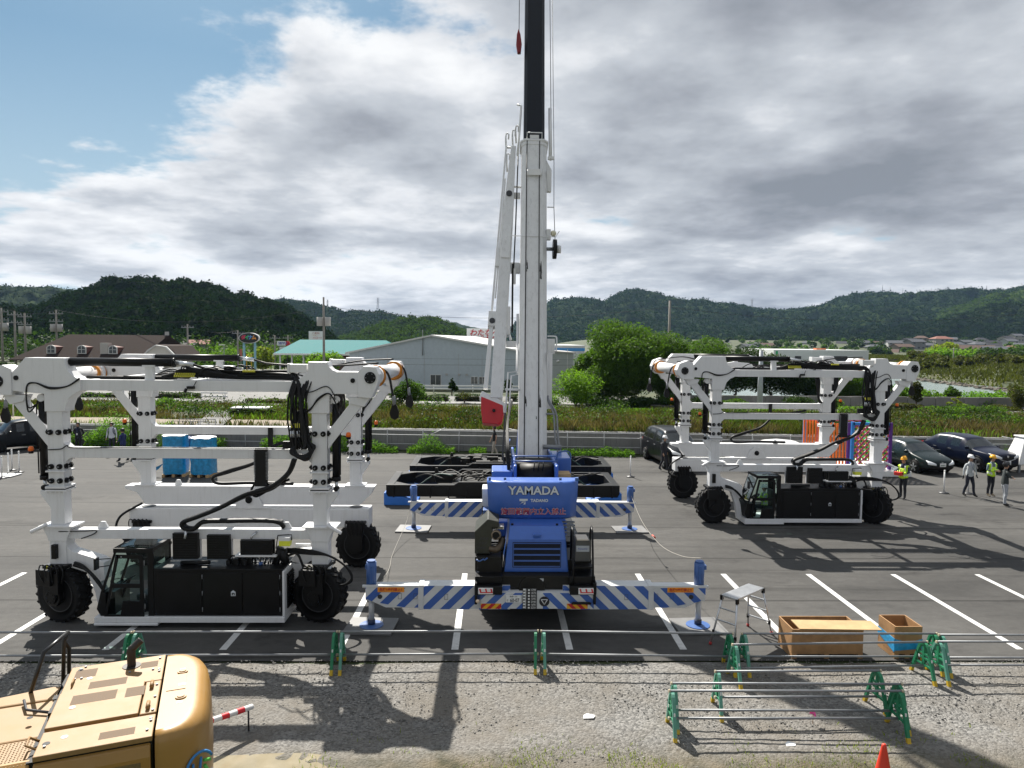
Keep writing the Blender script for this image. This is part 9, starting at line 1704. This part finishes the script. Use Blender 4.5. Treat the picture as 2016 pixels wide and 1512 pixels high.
def hill_material(name, c0, c1, c2, sc):
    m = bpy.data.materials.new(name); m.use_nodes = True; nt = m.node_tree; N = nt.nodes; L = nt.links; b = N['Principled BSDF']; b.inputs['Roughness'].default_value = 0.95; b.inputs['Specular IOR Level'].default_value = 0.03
    g = N.new('ShaderNodeNewGeometry'); n1 = N.new('ShaderNodeTexNoise'); n1.inputs['Scale'].default_value = 0.012; n1.inputs['Detail'].default_value = 3; L.new(g.outputs['Position'], n1.inputs['Vector'])  # broad noise varies the hill tone in place of cloud shadow
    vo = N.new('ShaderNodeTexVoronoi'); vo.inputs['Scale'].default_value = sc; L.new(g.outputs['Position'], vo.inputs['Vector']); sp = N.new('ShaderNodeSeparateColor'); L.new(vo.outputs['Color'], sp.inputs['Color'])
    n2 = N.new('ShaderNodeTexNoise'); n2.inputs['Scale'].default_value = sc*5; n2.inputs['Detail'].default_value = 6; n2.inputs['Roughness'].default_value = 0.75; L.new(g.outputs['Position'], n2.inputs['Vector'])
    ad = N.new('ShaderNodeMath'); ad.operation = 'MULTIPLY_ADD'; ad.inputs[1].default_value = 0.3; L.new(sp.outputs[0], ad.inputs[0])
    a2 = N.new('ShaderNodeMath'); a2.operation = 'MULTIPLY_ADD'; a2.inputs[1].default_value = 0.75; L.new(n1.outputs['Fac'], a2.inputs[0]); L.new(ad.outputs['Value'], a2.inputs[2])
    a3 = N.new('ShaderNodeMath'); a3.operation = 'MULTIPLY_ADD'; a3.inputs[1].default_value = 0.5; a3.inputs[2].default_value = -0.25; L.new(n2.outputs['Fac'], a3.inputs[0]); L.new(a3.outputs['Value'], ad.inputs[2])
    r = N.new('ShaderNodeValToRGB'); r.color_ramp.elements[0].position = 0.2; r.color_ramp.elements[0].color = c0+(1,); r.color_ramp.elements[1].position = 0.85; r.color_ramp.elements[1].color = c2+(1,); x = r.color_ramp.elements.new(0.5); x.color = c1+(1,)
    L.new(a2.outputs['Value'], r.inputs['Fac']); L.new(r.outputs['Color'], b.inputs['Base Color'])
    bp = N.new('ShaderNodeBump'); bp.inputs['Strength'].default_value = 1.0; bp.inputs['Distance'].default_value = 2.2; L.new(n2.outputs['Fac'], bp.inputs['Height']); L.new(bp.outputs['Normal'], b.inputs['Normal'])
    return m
def vnoise(X, Y, s, seed):
    """smooth value noise on a lattice"""
    r = np.random.default_rng(seed); T_ = r.random((256, 256)); x, y = X/s+40, Y/s+40; xi, yi = np.floor(x).astype(int), np.floor(y).astype(int); fx, fy = x-xi, y-yi; fx, fy = fx*fx*(3-2*fx), fy*fy*(3-2*fy); g = lambda a, b: T_[a % 256, b % 256]
    return g(xi, yi)*(1-fx)*(1-fy)+g(xi+1, yi)*fx*(1-fy)+g(xi, yi+1)*(1-fx)*fy+g(xi+1, yi+1)*fx*fy
def canopy(X, Y, s, seed, hgt_):
    """max of hemispherical crowns scattered on a jittered lattice"""
    r = np.random.default_rng(seed); N_ = 512; JX, JY, RR, HH = r.random((N_, N_)), r.random((N_, N_)), 0.55+0.45*r.random((N_, N_)), r.random((N_, N_)); xi, yi = np.floor(X/s).astype(int), np.floor(Y/s).astype(int); out = np.zeros_like(X)
    for a in (-1, 0, 1):
        for b in (-1, 0, 1):
            i, j = (xi+a), (yi+b); ii, jj = i % N_, j % N_; dx, dy = X-(i+JX[ii, jj])*s, Y-(j+JY[ii, jj])*s; d2 = (dx*dx+dy*dy)/(s*RR[ii, jj]*0.95)**2
            out = np.maximum(out, np.where(d2 < 1, np.sqrt(np.maximum(0, 1-d2))*hgt_*(0.55+0.6*HH[ii, jj])+hgt_*0.35*HH[ii, jj], 0))
    return out
LV = []
def ridge(name, prof, D, front, back, m, cell, crown, hc, seed, foot=1.0, pw=1.0, rough=8.0, leaves=0, leafs=1.5, lm=None):
    us = np.array([p[0] for p in prof], float); vs_ = np.array([p[1] for p in prof], float)
    ua, ub = us[0], us[-1]; W = (ub-ua)/F*D; nu = int(W/cell); nv = int((front+back*0.35)/cell)
    uu = np.linspace(ua, ub, nu); vv = np.interp(uu, us, vs_); cx = np.array([P(u, v, D) for u, v in zip(uu, vv)])
    t = np.concatenate([np.linspace(-1, 0, nv, endpoint=False), np.linspace(0, 1, max(6, nv//5))])
    zt = cx[:, 2]-hc*0.9
    TT, ZC = np.meshgrid(t, zt, indexing='ij'); XX = np.repeat(cx[None, :, 0], len(t), 0); dY = np.where(TT < 0, TT*front, TT*back); YY = D+dY; XX = XX*(1+dY/D*1.0)
    prof_t = np.where(TT < 0, np.power(np.clip(0.5+0.5*np.cos(np.pi*np.clip(TT, -1, 0)), 0, 1), pw), 0.5+0.5*np.cos(np.pi*TT))
    edge = np.minimum(1, np.minimum(np.arange(nu), np.arange(nu)[::-1])/(nu*0.03))[None]
    Z = foot-4+(ZC-foot+4)*prof_t*(0.4+0.6*edge); gul = (vnoise(XX, YY*0.5, rough*5, seed)-0.5)*rough*2+(vnoise(XX, YY, rough*2, seed+3)-0.5)*rough; Z += gul*np.clip(-TT*3, 0, 1)*np.clip((TT+1)*2, 0, 1)*prof_t
    Z += canopy(XX, YY, crown, seed, hc)*np.clip((Z-foot+6)/6, 0, 1)+(vnoise(XX, YY, cell*1.6, seed+5)-0.5)*hc*0.35
    i = np.arange(XX.size).reshape(XX.shape); o = npmesh(name, np.stack([XX.ravel(), YY.ravel(), Z.ravel()], 1), np.stack([i[:-1, :-1].ravel(), i[:-1, 1:].ravel(), i[1:, 1:].ravel(), i[1:, :-1].ravel()], 1), m, smooth=True); tag(o, kind='structure')
    if leaves:
        k = rng.choice(np.flatnonzero((TT < 0.03).ravel() & (Z.ravel() > foot)), leaves); Pp = np.stack([XX.ravel()[k], YY.ravel()[k], Z.ravel()[k]], 1)+rng.normal(0, leafs*0.45, (leaves, 3)); LV.append((Pp, leafs, lm))
    return o
hm_d = hill_material('hill_forest_shaded', (0.004, 0.010, 0.003), (0.011, 0.022, 0.006), (0.040, 0.060, 0.014), 0.2); hm_m = hill_material('hill_forest', (0.006, 0.014, 0.005), (0.016, 0.032, 0.010), (0.050, 0.075, 0.020), 0.12); hm_b = hill_material('hill_forest_lit', (0.009, 0.022, 0.005), (0.028, 0.052, 0.011), (0.085, 0.115, 0.028), 0.14)  # cloud shade painted into the darkest forest colour, sunlit slope into the lightest
H_dark = leafmat('hill_leaf_shaded', (0.0035, 0.010, 0.003), (0.018, 0.038, 0.008), 0.15, 1.0, 0.0); H_mid = leafmat('hill_leaf', (0.004, 0.013, 0.004), (0.020, 0.046, 0.010), 0.15, 1.0, 0.0); H_lit = leafmat('hill_leaf_lit', (0.013, 0.036, 0.006), (0.075, 0.12, 0.02), 0.2, 1.0, 0.0)  # leaf colours carry the same painted cloud shade and sunlit slopes
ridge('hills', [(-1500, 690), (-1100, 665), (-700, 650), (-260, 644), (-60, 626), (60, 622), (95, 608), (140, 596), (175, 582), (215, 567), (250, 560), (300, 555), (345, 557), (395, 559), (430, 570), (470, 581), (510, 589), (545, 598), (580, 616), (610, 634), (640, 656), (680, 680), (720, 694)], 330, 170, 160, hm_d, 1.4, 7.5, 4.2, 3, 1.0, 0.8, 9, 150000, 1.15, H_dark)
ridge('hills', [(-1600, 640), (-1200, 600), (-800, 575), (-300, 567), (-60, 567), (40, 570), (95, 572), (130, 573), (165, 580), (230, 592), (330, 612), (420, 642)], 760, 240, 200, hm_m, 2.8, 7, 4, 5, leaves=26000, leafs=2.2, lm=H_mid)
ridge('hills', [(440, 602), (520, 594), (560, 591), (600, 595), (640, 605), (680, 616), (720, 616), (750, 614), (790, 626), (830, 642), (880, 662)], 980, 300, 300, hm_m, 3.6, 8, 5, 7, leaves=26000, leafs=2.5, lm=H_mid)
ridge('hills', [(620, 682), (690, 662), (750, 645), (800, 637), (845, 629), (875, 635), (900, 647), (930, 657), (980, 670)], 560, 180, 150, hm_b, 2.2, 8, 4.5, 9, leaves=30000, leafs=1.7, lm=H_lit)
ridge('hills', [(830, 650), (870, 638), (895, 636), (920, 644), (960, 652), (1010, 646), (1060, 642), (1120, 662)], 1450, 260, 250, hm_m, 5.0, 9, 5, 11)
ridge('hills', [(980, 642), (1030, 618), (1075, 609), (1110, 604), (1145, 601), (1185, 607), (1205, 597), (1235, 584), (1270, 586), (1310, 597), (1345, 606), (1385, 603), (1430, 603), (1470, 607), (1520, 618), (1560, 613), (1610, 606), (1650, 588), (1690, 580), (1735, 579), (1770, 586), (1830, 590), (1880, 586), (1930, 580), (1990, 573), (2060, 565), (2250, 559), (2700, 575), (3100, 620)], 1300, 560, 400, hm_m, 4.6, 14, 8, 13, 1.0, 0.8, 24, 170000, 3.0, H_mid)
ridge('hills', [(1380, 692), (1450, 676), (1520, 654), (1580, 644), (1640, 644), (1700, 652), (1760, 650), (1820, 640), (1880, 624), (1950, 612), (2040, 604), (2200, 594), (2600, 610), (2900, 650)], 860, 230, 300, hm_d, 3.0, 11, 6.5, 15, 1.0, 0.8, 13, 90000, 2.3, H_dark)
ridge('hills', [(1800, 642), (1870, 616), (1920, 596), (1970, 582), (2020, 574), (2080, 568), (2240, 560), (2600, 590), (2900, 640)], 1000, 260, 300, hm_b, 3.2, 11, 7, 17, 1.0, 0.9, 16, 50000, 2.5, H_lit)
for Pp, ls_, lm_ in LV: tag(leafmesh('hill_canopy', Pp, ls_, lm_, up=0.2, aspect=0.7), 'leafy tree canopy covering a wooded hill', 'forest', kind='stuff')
